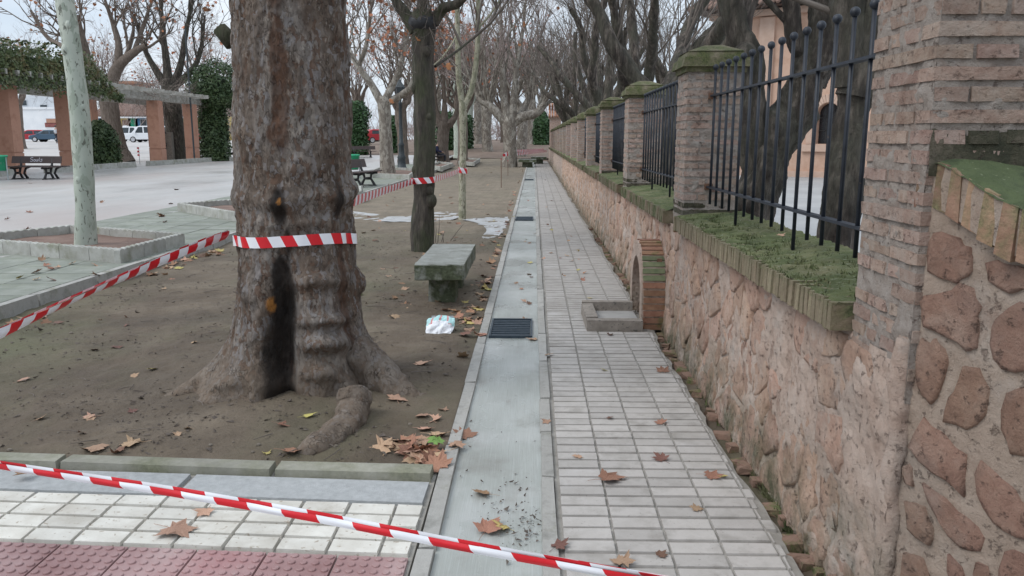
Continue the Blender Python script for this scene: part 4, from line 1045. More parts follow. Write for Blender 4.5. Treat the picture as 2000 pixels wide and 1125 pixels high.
SP_GNARL = dict(lv=3, n=[5, 4, 2], wob=.12, up=.1, ang=(18, 50), rr=.5, lr=.56, seg=.3)

# crown of the giant (above the picture, twigs hang into view)
g = Grow(5)
for a in (0.3, 1.6, 2.8, 4.2, 5.3):
    d = np.array([math.cos(a), math.sin(a), .9]); P, R = g.limb([(GX + .1 * d[0], GY + .1 * d[1], 5.6), (GX + .9 * d[0], GY + .9 * d[1], 6.8), (GX + 2.2 * d[0], GY + 2.2 * d[1], 8.4)], [.2, .13, .07])
    g.shoots(P, R, 6, 2.2, SP_PLANE, .3, .3)
g.thin.v += g.thick.v[:0]
o = g.thick.build('limbs', 'giant_bark', giant, True); 
a1 = o.data.attributes.new('stain', 'FLOAT', 'POINT')
g.thin.build('crown', 'twig_bark', giant, True)

# ---- T2: young white barked plane at the left, standing in its planter
b0 = gp(167, 480, .14)
t = thing('plane_tree', 'slender plane tree with smooth white flecked bark standing in the concrete planter', 'tree', tuple(b0), 'plane trees along the plaza edge')
g = Grow(8); y_ = b0[1]
P, R = g.limb([b0 - np.array([0, 0, .06]), yp(166, 400, y_), yp(158, 250, y_), yp(144, 120, y_), yp(127, 0, y_), yp(112, -120, y_), yp(95, -330, y_)], [.14, .118, .121, .108, .108, .097, .085], 90, 26, .075, 6)
for z_k, a_k, r_k in ((1.0, 4.6, .05), (1.9, 5.6, .045), (2.6, 4.2, .05), (2.9, 5.2, .04), (.5, 5.0, .04)):
    i_k = int(np.argmin(np.abs(P[:, 2] - z_k))); g.thick.sphere(P[i_k] + np.array([math.cos(a_k), math.sin(a_k), 0]) * .085, r_k, 12, 8, (1, 1, 1.5))
for a in range(5): g.shoots(P, R, 3, 2.2, SP_PLANE, .75, .6)
finish(g, t, 'white_bark', 'twig_bark', 120, .1)

# ---- T3: dark pollard in the soil bed
b0 = gp(828, 489, 0); y_ = b0[1]
t = thing('pollard_tree', 'dark mossy pollard with a tarred knob on top, growing behind the stone bench', 'tree', tuple(b0))
g = Grow(12)
P, R = g.limb([b0 - np.array([0, 0, .08]), yp(825, 450, y_), yp(827, 380, y_), yp(829, 300, y_), yp(829, 220, y_), yp(825, 130, y_), yp(826, 70, y_), yp(824, 40, y_), yp(824, 20, y_)], [.165, .152, .14, .14, .14, .135, .15, .185, .12], 80, 30, .16, 5)
for px, py, rr, off in ((841, 392, .085, -.06), (836, 228, .055, -.09), (814, 172, .075, -.03), (812, 332, .055, -.05), (834, 100, .06, -.1), (838, 372, .06, -.08)):
    q = yp(px, py, y_ + off); g.thick.sphere(q, rr, 16, 12, (1, 1, 1.25))
limbs = [([yp(812, 60, y_), yp(790, 25, y_), yp(775, 5, y_), yp(765, -20, y_), yp(750, -70, y_)], [.09, .075, .06, .05, .04]), ([yp(846, 45, y_), yp(865, 18, y_), yp(895, 6, y_ - .3), yp(915, -20, y_ - .5)], [.085, .07, .055, .04]),
         ([yp(822, 30, y_), yp(826, -5, y_ + .2), yp(832, -60, y_ + .4)], [.08, .06, .05]), ([yp(850, 130, y_), yp(905, 90, y_ + .8), yp(960, 40, y_ + 1.5), yp(985, -20, y_ + 2)], [.018, .016, .012, .008])]
for P_, R_r in limbs:
    P, R = g.limb(P_, R_r, 20, 12, .15); g.shoots(P, R, 6, 1.5, SP_PLANE, .3, .7, .022)
for k in range(26):
    q = yp(835 + g.r.uniform(-22, 24), 45 + g.r.uniform(-25, 20), y_ - .1); g.branch(q, g.r.normal(0, .6, 3) + np.array([0, 0, .5]), g.r.uniform(.3, .9), .008, 1, SP_PLANE)
finish(g, t, 'dark_bark', 'twig_dark', 110, .085)
MB().sphere(yp(825, 45, y_ - .015), .192, 24, 16, (1.0, .95, .78)).build('tar_patch', 'tar_black', t, True)

# ---- T4: slender forked plane
b0 = gp(903, 426, 0); y_ = b0[1]
t = thing('plane_tree', 'thin young plane tree forking into two pale stems, second tree taped after the dark pollard', 'tree', tuple(b0))
g = Grow(14)
P, R = g.limb([b0 - np.array([0, 0, .05]), yp(903, 380, y_), yp(904, 300, y_), yp(904, 240, y_), yp(905, 200, y_)], [.075, .068, .062, .068, .085], 40, 18, .1, 9)
for pts in ([yp(903, 205, y_), yp(896, 150, y_), yp(894, 80, y_), yp(893, 0, y_), yp(890, -150, y_)], [yp(908, 205, y_), yp(922, 170, y_), yp(932, 100, y_), yp(934, 0, y_), yp(938, -160, y_)]):
    P, R = g.limb(pts, [.06, .055, .05, .044, .03], 34, 14, .06); g.shoots(P, R, 10, 1.7, SP_PLANE, .3, .4, .016)
P, R = g.limb([yp(930, 60, y_), yp(960, 25, y_), yp(985, -15, y_)], [.022, .018, .014], 10, 8); g.shoots(P, R, 4, .8, SP_PLANE)
P, R = g.limb([yp(896, 60, y_), yp(880, 90, y_ - .2), yp(850, 125, y_ - .3), yp(800, 150, y_ - .4)], [.018, .016, .012, .008], 14, 6); g.shoots(P, R, 6, .8, SP_PLANE, .2, .4, .008)
finish(g, t, 'slender_bark', 'twig_bark', 130, .095)

# ---- T5: forked plane beside the lamp (35 m off)
def local_tree(name, label, cat, base, trunk_pts, trunk_r, limbs, seed, bark, twig, sp, nsh, shl, leaf_n, group=None, sides=14, amp=.08, leaf_s=.16, t0=.45, shr=None, upd=.8):
    t = thing(name, label, cat, tuple(base), group); g = Grow(seed)
    P, R = g.limb(trunk_pts, trunk_r, 26, sides + 4, amp, 5)
    for pts, rr in limbs:
        P, R = g.limb(pts, rr, 22, sides, amp * 1.3, 5); g.shoots(P, R, nsh, shl, sp, t0, upd, shr)
    finish(g, t, bark, twig, leaf_n, leaf_s); return t
b0 = gp(757, 340, .12); y_ = b0[1]; q = lambda px, py, dy=0: yp(px, py, y_ + dy)
local_tree('plane_tree', 'pale plane tree forking into three thick limbs beside the iron lamp post', 'tree', b0, [q(758, 343), q(755, 300), q(752, 240), q(750, 200), q(750, 188)], [.33, .27, .24, .26, .2],
  [([q(746, 202), q(725, 165), q(700, 130), q(680, 90, 1), q(670, 20, 1)], [.17, .14, .11, .09, .05]), ([q(752, 195), q(770, 160), q(785, 120), q(795, 60), q(800, 0)], [.16, .12, .1, .08, .05]), ([q(758, 200), q(785, 185), q(803, 168, -1), q(812, 130, -1.5), q(810, 60, -2)], [.15, .14, .12, .07, .04]), ([q(700, 130), q(715, 90), q(722, 40), q(728, -20)], [.1, .08, .07, .04])],
  21, 'pale_bark', 'twig_bark', SP_PLANE, 12, 2.6, 620, 'plane trees along the plaza edge')
# ---- T6, T7 ...: row along the plaza edge
b0 = gp(866, 318, .12); y_ = b0[1]; q = lambda px, py, dy=0: yp(px, py, y_ + dy)
local_tree('pollard_tree', 'pollarded plane with a dark knobbly head standing next to the seated person', 'tree', b0, [q(866, 321), q(864, 290), q(866, 255), q(870, 238)], [.42, .36, .35, .42],
  [([q(862, 245), q(852, 215), q(848, 170), q(846, 100)], [.28, .16, .11, .06]), ([q(876, 245), q(890, 225), q(896, 190), q(899, 120)], [.26, .15, .1, .06]), ([q(868, 240), q(868, 200), q(866, 130)], [.26, .13, .06])], 23, 'brown_bark', 'twig_bark', SP_SHOOT, 9, 3.2, 260, 'plane trees along the plaza edge', leaf_s=.2)
b0 = yp(990, 326, 44.5); b0[2] = 0; y_ = 44.5; q = lambda px, py, dy=0: yp(px, py, y_ + dy)
big = local_tree('plane_tree', 'stout plane tree with spreading cut limbs and tape round its base at the path end', 'tree', b0, [q(994, 330), q(996, 300), q(996, 270), q(995, 240), q(996, 228)], [.5, .38, .36, .42, .36],
  [([q(990, 240), q(972, 222), q(955, 205), q(938, 196), q(930, 180)], [.3, .26, .22, .16, .1]), ([q(1003, 240), q(1020, 228), q(1045, 222), q(1060, 208), q(1064, 195)], [.26, .26, .24, .2, .14]), ([q(992, 235), q(984, 190), q(982, 130), q(978, 40), q(972, -60)], [.3, .2, .15, .09, .05]), ([q(1000, 235), q(1003, 190), q(1010, 130), q(1022, 50), q(1030, -40)], [.3, .18, .14, .08, .04]), ([q(1008, 236), q(1030, 200, 1), q(1040, 150, 1), q(1052, 60, 2)], [.22, .14, .1, .05])],
  25, 'pale_bark', 'twig_mauve_hazed', SP_SHOOT, 13, 4.0, 0, None)
# reusable trees for the rows farther off
def proto(seed, name, label, bark, twig, h, r, forks, sp, nsh, shl, leaf_n, loc, lean=.1, group=None, shr=None, spread=.55, leaf_s=.2, limb_h=1.6):
    rr = np.random.RandomState(seed); b0 = np.array(loc, float); top = b0 + np.array([rr.normal(0, lean), rr.normal(0, lean), h])
    mid = (b0 + top) / 2 + np.array([rr.normal(0, lean * .5), rr.normal(0, lean * .5), 0]); L_ = []
    for k in range(forks):
        a = 2 * PI * (k + rr.uniform(-.25, .25)) / forks; d = np.array([math.cos(a), math.sin(a), 0]) * spread
        L_.append(([top - np.array([0, 0, .15]), top + d * .6 + np.array([0, 0, .45]), top + d * 1.1 + np.array([0, 0, limb_h * .7]) + rr.normal(0, .15, 3), top + d * 1.3 + np.array([0, 0, limb_h * 1.3]) + rr.normal(0, .2, 3)], [r * .68, r * .55, r * .42, r * .22]))
    return local_tree(name, label, 'tree', b0, [b0 - np.array([0, 0, .1]), b0 * .7 + mid * .3, mid, top, top + np.array([0, 0, .25])], [r * 1.35, r * 1.05, r, r * 1.12, r * .7], L_, seed, bark, twig, sp, nsh, shl, leaf_n, group, 12, .12, leaf_s, .4, shr)
NOLEAF = 0
G1 = 'plane trees in the row beyond the lamp post'
pA = proto(31, 'plane_tree', 'white barked plane in the row past the seated person', 'white_bark', 'twig_mauve_hazed', 3.3, .34, 4, SP_SHOOT, 7, 3.4, 120, (-5.4, 58, .2), group=G1)
pB = proto(32, 'plane_tree', 'dark trunked plane in the row past the seated person', 'brown_bark', 'twig_mauve_hazed', 3.0, .3, 5, SP_SHOOT, 6, 3.6, 130, (-4.6, 52, .0), group=G1)
pC = proto(33, 'plane_tree', 'pale plane with tarred cut limbs in the row past the seated person', 'pale_bark', 'twig_mauve_hazed', 3.6, .4, 4, SP_SHOOT, 6, 3.8, 50, (-3.8, 66, .4), group=G1)
for k, (pr, x, y, rz, s_) in enumerate([(pA, -6.2, 66, 1.2, 1), (pA, -6.0, 74, 2.2, 1.05), (pC, -5.8, 84, .6, 1.1), (pA, -6.4, 95, 3, 1.1), (pB, -7.5, 46, .9, 1.0), (pC, -1.0, 60, 2.4, .95), (pB, -2.2, 72, 1.4, 1.1), (pC, -.3, 84, 4, 1.2), (pB, -3.6, 96, 2, 1.2), (pC, -9.5, 80, 5, 1.1), (pB, -12, 92, 1, 1.1), (pB, .6, 98, 4.4, 1.1), (pB, 4.5, 88, 5.4, 1.1)]):
    dup(pr, (x, y, float(terr(0, y))), rz, 'bare plane tree in the hazy thicket of the avenue\'s far end', 'bare trees at the far end of the avenue', s_)

# ---- trees beyond the pergola
b0 = np.array(yp(228, 318, 50)); b0[2] = .05; y_ = 50; q = lambda px, py, dy=0: yp(px, py, y_ + dy)
local_tree('plane_tree', 'leaning plane with a black trunk scar forking above the pergola beam behind the ivy bush', 'tree', b0, [q(238, 320), q(228, 290), q(218, 240), q(212, 200), q(212, 165)], [.85, .62, .55, .55, .5],
  [([q(208, 170), q(190, 145), q(172, 125), q(165, 90), q(150, 30)], [.42, .36, .3, .22, .12]), ([q(215, 168), q(228, 135), q(240, 120), q(262, 102), q(285, 88)], [.42, .34, .3, .24, .16]), ([q(230, 130), q(232, 90), q(222, 50), q(205, 0)], [.26, .2, .15, .08]), ([q(172, 125), q(130, 95, 2), q(90, 70, 3), q(60, 20, 3)], [.2, .17, .13, .08]), ([q(262, 102), q(280, 50, 1), q(300, -10, 2)], [.16, .12, .06])],
  41, 'brown_bark', 'twig_bark', SP_PLANE, 7, 3.4, 240, leaf_s=.22)
b0 = np.array(yp(345, 318, 53)); b0[2] = .05; y_ = 53; q = lambda px, py, dy=0: yp(px, py, y_ + dy)
local_tree('plane_tree', 'dark thick trunk standing between the two right hand pergola pillars', 'tree', b0, [q(345, 322), q(344, 290), q(340, 240), q(335, 200), q(330, 160)], [.75, .62, .58, .56, .5],
  [([q(330, 175), q(325, 120), q(318, 60), q(312, -20)], [.34, .24, .17, .08]), ([q(335, 175), q(352, 130), q(362, 70), q(378, -10)], [.32, .22, .16, .08]), ([q(326, 170), q(300, 130), q(280, 90), q(262, 30)], [.3, .2, .14, .08]), ([q(338, 170), q(372, 140), q(392, 100), q(400, 30)], [.3, .2, .13, .07])],
  43, 'gnarled_bark', 'twig_bark', SP_PLANE, 7, 3.2, 120, leaf_s=.22)
pD = proto(45, 'plane_tree', 'bare tree rising behind the pergola and the parked cars', 'brown_bark', 'twig_mauve_hazed', 3.4, .36, 5, SP_PLANE, 5, 3.6, 70, (-33, 62, .4), group='bare trees beyond the pergola', leaf_s=.26)
for k, (x, y, rz, s_) in enumerate([(-44, 68, 1, 1.05), (-27, 66, 4, 1.1), (-31, 88, 5, 1.15), (-52, 76, 3.4, 1.1), (-20, 92, 3, 1.2), (-42, 130, 1, 1.4), (-62, 132, 4, 1.4), (-90, 134, 2, 1.4)]):
    dup(pD, (x, y, float(terr(0, y))), rz, 'bare tree rising behind the pergola and the parked cars', 'bare trees beyond the pergola', s_)

# ---- gnarled trees behind the wall
b0 = np.array(yp(1462, 505, 7.2)); b0[2] = 0; y_ = 7.2; q = lambda px, py, dy=0: yp(px, py, y_ + dy)
t = thing('gnarled_tree', 'gnarled leaning old trunk with deep hollows seen through the left part of the nearest fence', 'tree', tuple(b0), 'old trees behind the fence')
g = Grow(51)
P, R = g.limb([q(1440, 640), q(1455, 500), q(1470, 420), q(1490, 340), q(1520, 270), q(1555, 205), q(1585, 140)], [.25, .21, .19, .18, .185, .16, .15], 150, 54, .3, 6.5)
for pts, rr in (([q(1485, 340), q(1470, 260), q(1472, 190), q(1465, 120), q(1440, 60), q(1425, -20)], [.13, .12, .1, .11, .1, .09]), ([q(1610, 60), q(1575, 100), q(1552, 70), q(1545, 0), q(1535, -60)], [.06, .08, .075, .07, .06]),
                ([q(1575, 160), q(1608, 90), q(1618, 30), q(1630, -60)], [.15, .17, .15, .12])):
    P, R = g.limb(pts, rr, 80, 36, .32, 7); g.shoots(P, R, 7, 1.8, SP_GNARL, .55, .6, .03)
for px, py, rr in ((1500, 300, .1), (1455, 105, .1), (1460, 400, .1)): g.thick.sphere(q(px, py, -.1), rr, 16, 12)
finish(g, t, 'gnarled_bark', 'twig_dark')
b0 = np.array(yp(1645, 500, 5.0)); b0[2] = 0; y_ = 5.0; q = lambda px, py, dy=0: yp(px, py, y_ + dy)
t = thing('gnarled_tree', 'straight furrowed dark trunk right behind the nearest fence beside the corner pier', 'tree', tuple(b0), 'old trees behind the fence')
g = Grow(52)
P, R = g.limb([q(1622, 760), q(1637, 520), q(1646, 400), q(1655, 300), q(1666, 210), q(1672, 160)], [.16, .125, .11, .095, .09, .1], 150, 50, .32, 8)
for pts, rr in (([q(1668, 190), q(1688, 120), q(1700, 50), q(1716, -30), q(1730, -120)], [.11, .1, .095, .09, .07]), ([q(1660, 170), q(1662, 90), q(1655, 20), q(1665, -80)], [.09, .09, .1, .08])):
    P, R = g.limb(pts, rr, 80, 34, .3, 8); g.shoots(P, R, 6, 1.5, SP_GNARL, .6, .6, .025)
finish(g, t, 'gnarled_bark', 'twig_dark')
def gnarl(seed, label, loc, h=1.75, n=4, spread=.38):
    b0 = np.array(loc, float); t = thing('gnarled_tree', label, 'tree', tuple(loc), 'old trees behind the fence'); g = Grow(seed); r = g.r
    top = b0 + np.array([r.normal(0, .12), r.normal(0, .12), h])
    P, R = g.limb([b0 - np.array([0, 0, .1]), b0 * .5 + top * .5 + r.normal(0, .07, 3), top], [.26, .2, .22], 20, 16, .25, 5)
    g.thick.sphere(top, .24, 14, 10)
    for k in range(n):
        a = 2 * PI * (k + r.uniform(-.3, .3)) / n; d = np.array([math.cos(a), math.sin(a), 0])
        pts = [top]; p = top.copy(); u = d * spread + np.array([0, 0, .6])
        for i in range(5):
            u = u + r.normal(0, .16, 3); u[2] = max(.45, u[2] + .1); p = p + u / np.linalg.norm(u) * .62; pts.append(p.copy())
        P, R = g.limb(pts, [.14, .12, .11, .09, .075, .055], 30, 12, .3, 5); g.shoots(P, R, 6, 2.0, SP_GNARL, .3, .9, .022)
    finish(g, t, 'gnarled_bark', 'twig_dark'); return t
gn1 = gnarl(61, 'twisted pollarded tree with dark bulging limbs behind the second iron fence', (2.0, 12.2, 0), 1.95)
gn2 = gnarl(62, 'twisted pollarded tree behind the third iron fence bay', (2.05, 16.2, 0), 1.9, 4)
gn3 = gnarl(63, 'twisted pollarded tree behind the fourth iron fence bay', (2.0, 20.3, 0), 1.9, 3)
for k, (pr, x, y, rz, s_, lb) in enumerate([(gn1, 2.1, 24.5, 2.0, 1, 'gnarled tree behind the wall whose limb leans over the sixth pier'), (gn2, 2.0, 28.6, 1.1, 1.05, None), (gn3, 2.1, 33, 3.6, 1.1, None), (gn1, 2.0, 37.5, 4.2, 1.1, None), (gn2, 2.2, 42, 2.6, 1.15, None), (gn3, 2.2, 47, .5, 1.2, None), (gn1, 2.2, 52, 5.5, 1.2, None), (gn1, 5.6, 30, 2.7, 1.2, None), (gn2, 6.2, 40, 4.7, 1.3, None)]):
    dup(pr, (x, y, 0), rz, lb or 'gnarled pollarded tree in the row behind the far fence bays', 'old trees behind the fence', s_)

# far thicket that closes the avenue: twigs nobody could count
g = Grow(77); R_ = g.r
for k in range(420):
    y = R_.uniform(105, 150); x = R_.uniform(-60, 45); z0 = float(terr(0, y))
    g.branch((x, y, z0 + R_.uniform(0, 3)), (R_.normal(0, .35), R_.normal(0, .3), 1), R_.uniform(3, 6), .05, 0, dict(lv=2, n=[5, 4], wob=.1, up=.05, ang=(20, 60), rr=.5, lr=.6, seg=.9))
for k in range(700):
    y = R_.uniform(118, 156); x = R_.uniform(-70, 60); z0 = float(terr(0, y))
    g.branch((x, y, z0 - .2), (R_.normal(0, .5), R_.normal(0, .3), 1), R_.uniform(1.6, 3.4), .07, 0, dict(lv=2, n=[7, 5], wob=.16, up=.03, ang=(25, 75), rr=.6, lr=.6, seg=.6))
mb = MB(); mb.v = g.thick.v + g.thin.v; mb.f = g.thick.f + [tuple(i + g.thick.n for i in f) for f in g.thin.f]; mb.n = len(mb.v)
stuff(tag(mb.build('far_woodland', 'twig_mauve_hazed'), 'mauve brown mass of bare twigs closing the far end of the avenue', 'woodland', kind='stuff'))

# ================================================================== PLANTERS, HEDGES, PERGOLA
def planter(corners, label, zb=.1, h=.17, th=.07, blk=.5, earth=True, parts=True):
    c = [np.array(q[:2], float) for q in corners]; cen = sum(c) / len(c)
    t = thing('planter', label, 'planter', (cen[0], cen[1], zb), 'low concrete planters')
    joined = MB()
    for i in range(len(c)):
        a, e = c[i], c[(i + 1) % len(c)]; d = e - a; Ln = np.linalg.norm(d); d /= Ln; n_ = np.array([-d[1], d[0]])
        if np.dot(cen - a, n_) < 0: n_ = -n_
        k = max(1, int(round(Ln / blk))); bl = Ln / k
        for j in range(k):
            s0, s1 = j * bl + .004, (j + 1) * bl - .004
            if j == 0: s0 = .0
            if i % 2: s0 += (th + .006) if j == 0 else 0; s1 -= (th + .006) if j == k - 1 else 0
            m = MB(); ns_ = 24 if parts else 2; pts = []
            for q in range(ns_ + 1):
                s = s0 + (s1 - s0) * q / ns_; z = h - .02 + (.02 * abs(math.sin((s - s0) / (s1 - s0) * PI * 5)) ** .6 if parts else .015)
                for b_, zz_ in ((0, -.04), (0, z - .008), (.012, z), (th - .012, z), (th, z - .008), (th, -.04)):
                    p = a + d * s + n_ * b_; pts.append((p[0], p[1], zb + zz_))
            fs = [(r * 6 + x, r * 6 + x + 1, (r + 1) * 6 + x + 1, (r + 1) * 6 + x) for r in range(ns_) for x in range(5)] + [(0, 1, 2, 3, 4, 5), tuple(ns_ * 6 + x for x in (5, 4, 3, 2, 1, 0))]
            m.add(pts, fs)
            if parts: m.build('edging_block', 'planter_concrete', t)
            else: joined.add(m.v, m.f)
    if joined.n: stuff(joined.build('edging_block', 'planter_concrete', t))
    if earth:
        q = MB(); N = 14; vs_ = []
        for u in range(N + 1):
            for v_ in range(N + 1):
                uu, vv = .02 + .96 * u / N, .02 + .96 * v_ / N; p = (c[0] * (1 - uu) + c[1] * uu) * (1 - vv) + (c[3] * (1 - uu) + c[2] * uu) * vv
                vs_.append((p[0], p[1], zb + .055 + .02 * perlin(np.array([[p[0] * 2, p[1] * 2, 0.]]))[0]))
        q.add(vs_, [(a * (N + 1) + b_, a * (N + 1) + b_ + 1, (a + 1) * (N + 1) + b_ + 1, (a + 1) * (N + 1) + b_) for a in range(N) for b_ in range(N)])
        q.build('earth', 'planter_earth', t, True)
    return t
simple('planter_earth', (.13, .08, .062), (.21, .14, .11), 3, .95, .5, 20, .02, off=False)
z_ = .104
A, B_, C_, D_ = gp(236, 514, z_), gp(362, 478, z_), gp(140, 460, z_), gp(-95, 486, z_)
planter([A, B_, C_, D_], 'scalloped concrete planter edging round the white barked plane tree')
A, B_ = gp(347, 412, z_), gp(470, 434, z_)
planter([A, B_, B_ + np.array([1.6, 1.9, 0]) * .75, A + np.array([1.6, 2.2, 0])], 'scalloped concrete planter half hidden behind the giant trunk')
A, B_, C_ = gp(598, 388, z_), gp(708, 378, z_), gp(690, 366, z_)
planter([gp(640, 392, z_), gp(707, 386, z_), gp(706, 374, z_), gp(640, 378, z_)], 'end of a concrete planter peeping out at the right of the giant trunk', parts=False)
A, B_, C_, D_ = gp(712, 346, z_), gp(800, 350, z_), gp(818, 336, z_), gp(742, 333, z_)
planter([A, B_, C_, D_], 'concrete planter round the forked plane beside the lamp post', parts=False)
for a, lab in (((835, 328, 862, 333, 885, 324, 858, 321), 'concrete planter by the seated person under the pollarded plane'), ((895, 320, 925, 323, 938, 314, 912, 313), 'farthest concrete planter of the plaza edge row')):
    planter([gp(a[0], a[1], z_), gp(a[2], a[3], z_), gp(a[4], a[5], z_), gp(a[6], a[7], z_)], lab, parts=False)

def leaf_mass(parent, fn, n, s, mat, seed=1, name='foliage'):
    """n leaf-size faces spread by fn(rng)->point, normal"""
    r = np.random.RandomState(seed); mb = MB()
    for _ in range(n):
        c, nrm = fn(r); nrm = np.array(nrm) + r.normal(0, .55, 3); nrm /= np.linalg.norm(nrm)
        u = np.cross(nrm, r.normal(size=3)); u /= np.linalg.norm(u); v_ = np.cross(nrm, u); q = s * r.uniform(.6, 1.3)
        mb.add([c - u * q, c + v_ * q * .6, c + u * q, c - v_ * q * .6], [(0, 1, 2, 3)])
    return stuff(mb.build(name, mat, parent))
def bush(name, label, cat, base, rx, ry, h, n, s, mat, seed, group=None, square=0.0, core=True, lump=.24):
    t = thing(name, label, cat, tuple(base), group); b0 = np.array(base, float)
    def fn(r):
        a = r.uniform(0, 2 * PI); z = r.uniform(0, 1)
        prof = (1 - max(0, z - .55) ** 2 * 3.6) if not square else (1 - .5 * max(0, z - .85) * 4)
        k = max(.1, prof) * r.uniform(.78, 1.0 + .22 * r.rand() ** 3) * (1 + lump * perlin(np.array([[math.cos(a) * 2 + seed, math.sin(a) * 2, z * h * 1.1]]))[0])
        return b0 + np.array([rx * k * math.cos(a), ry * k * math.sin(a), z * h]), (math.cos(a), math.sin(a), .3 + z * .6)
    leaf_mass(t, fn, n, s, mat, seed)
    if core: MB().lathe([(rx * .72, 0), (rx * .78, h * .4), (rx * .7, h * .7), (rx * .35, h * .93)], 12, tuple(b0)).build('stem_or_core', 'leaf_core', t, True)  # solid dark core filling the leaf shell, not a stem
    return t
bush('ivy_bush', 'dense dark green ivy mound at the foot of the leaning plane by the pergola', 'shrub', yp(200, 331, 41) * [1, 1, 0] + [0, 0, .1], .88, .9, 2.35, 4600, .08, 'ivy_leaf', 3)
bI = yp(412, 318, 52) * [1, 1, 0] + [0, 0, .1]
t = bush('ivy_column', 'tall ivy covered pillar closing the right end of the pergola', 'ivy', bI + [.35, 0, 0], .95, .9, 4.4, 7000, .085, 'ivy_leaf', 4)
c0 = np.array(yp(420, 176, 52))
def fn(r):
    d = r.normal(size=3); d /= np.linalg.norm(d); d[2] = d[2] if d[2] > 0 else d[2] * .75
    return c0 + d * np.array([1.75, 1.5, 1.8]) * r.uniform(.78, 1.0 + .25 * r.rand() ** 3) * (1 + .2 * perlin(np.array([d * 2.1]))[0]), d
leaf_mass(t, fn, 7000, .085, 'ivy_leaf', 9); MB().sphere(c0, 1.05, 12, 8, (1, 1, .85)).build('stem_or_core', 'leaf_core', t, True)  # dark sphere filling the ivy head from inside
bush('hedge_column', 'tall clipped dark green hedge column behind the green litter bin', 'hedge', (-13.6, 61, .3), 1.0, 1.0, 4.0, 4200, .12, 'hedge_leaf', 5, square=1)
bush('hedge_column', 'narrow clipped hedge column glimpsed between the forked plane and the lamp post', 'hedge', (-11.3, 64, .35), .42, .5, 3.0, 1300, .11, 'hedge_leaf', 6, square=1)
bush('hedge_column', 'clipped hedge column behind the seated person', 'hedge', (-7.4, 68, .5), .9, .8, 3.3, 2200, .12, 'hedge_leaf', 7, square=1)
bush('hedge_column', 'clipped hedge block right of the seated person behind the pollarded plane', 'hedge', (-6.1, 70, .55), .8, .8, 3.0, 1800, .12, 'hedge_leaf', 8, square=1)
bush('conifer_bush', 'bright green conifer at the end of the path beside the gate pier', 'shrub', (.75, 78, .75), .85, .8, 3.4, 3000, .13, 'hedge_leaf', 10)

perg = thing('pergola', 'long pergola of square brick pillars carrying pale concrete beams, ivy on its left end', 'pergola', (-22.5, 42, .1))
PX1, PX2, PT = -21.25, -24.4, 3.62
def pillar(x, y, w_=.62):
    mb = MB(); mb.box((x - w_ / 2, y - w_ / 2, .08), (x + w_ / 2, y + w_ / 2, .95), jit=.01); mb.box((x - w_ / 2 + .025, y - w_ / 2 + .025, .95), (x + w_ / 2 - .025, y + w_ / 2 - .025, 1.0)); mb.box((x - w_ / 2, y - w_ / 2, 1.0), (x + w_ / 2, y + w_ / 2, PT), jit=.01)
    mb.build('pillar', 'pergola_brick', perg)
for y in (27.5, 32.2, 36.3, 45.0, 49.6): pillar(PX1, y)
for y in (29.0, 36.2, 43.9, 51.4): pillar(PX2, y)
for x in (PX1, PX2): 
    MB().box((x - .2, 24, PT), (x + .2, 53.2, PT + .36), jit=.01).build('beam', 'pergola_beam', perg)
for k in range(40):
    y = 24.3 + k * .74; MB().box((PX2 - .9, y, PT + .365), (PX1 + .95, y + .11, PT + .56), jit=.015).build('cross_slat', 'pergola_beam', perg)
iv = thing('ivy_canopy', 'thick ivy tangle with reddish patches lying on top of the pergola beams', 'ivy', (-22.5, 32, PT))
def fn(r):
    y = r.uniform(23.5, 39.8); th_ = .62 * (1 - sstep(36.5, 40, y)) + .1; x = r.uniform(PX2 - .5, PX1 + .75); top_ = r.rand()
    lump = 1 + .45 * perlin(np.array([[y * .9, x * .9, 2.]]))[0]
    if top_ < .45: return np.array([x, y, PT + .45 + 1.15 * lump * (1 - sstep(37, 40, y))]), (0, 0, 1)
    xx = PX1 + .45 + .35 * lump + r.normal(0, .08)
    return np.array([xx, y, PT - .12 * r.rand() ** 3 * 3 + (1.5 * lump) * r.rand() * (1 - sstep(37, 40, y))]), (1, -.2, .2)
leaf_mass(iv, fn, 17000, .075, 'ivy_mixed', 12)
mb = MB(); mb.box((PX2 - .3, 23.6, PT + .58), (PX1 + .55, 37.5, PT + 1.25), .2).build('stem_or_core', 'leaf_core', iv)  # dark box filling the inside of the ivy canopy
iv2 = thing('dry_creeper', 'tangle of bare grey creeper stems on the right half of the pergola beams', 'creeper', (-22.5, 45, PT))
g = Grow(91)
for k in range(130):
    y = g.r.uniform(39, 53); g.branch((g.r.uniform(PX2, PX1 + .3), y, PT + .5), (g.r.normal(), g.r.normal(), .1), 1.6, .018, 1, dict(lv=3, n=[3, 4, 3], wob=.3, up=-.03, ang=(20, 80), rr=.6, lr=.6, seg=.2))
g.thin.build('stem_or_core', 'twig_bark', iv2)
pb = [((-20.6, 29.5), (-20.6, 31.2)), ((-20.4, 33), (-20.4, 40.5)), ((-20.55, 42.2), (-20.55, 50.5)), ((-19.6, 51.5), (-19.6, 58))]
for k, ((xa, ya), (xb, yb)) in enumerate(pb):
    t = thing('planter_kerb', ['low concrete kerb under the pergola left of the white barked tree', 'low concrete kerb in front of the ivy mound', 'low mossy kerb at the foot of the right hand pergola pillars', 'low kerb in front of the ivy covered pillar'][k], 'kerb', ((xa + xb) / 2, (ya + yb) / 2, .1))
    q = MB(); n_ = max(1, int((yb - ya) / 1.6))
    for j in range(n_):
        y0 = ya + (yb - ya) * j / n_; MB().box((xa - .12, y0, .08), (xa + .12, y0 + (yb - ya) / n_ - .02, .36), .02, .01).build('kerb_stone', 'planter_concrete', t)

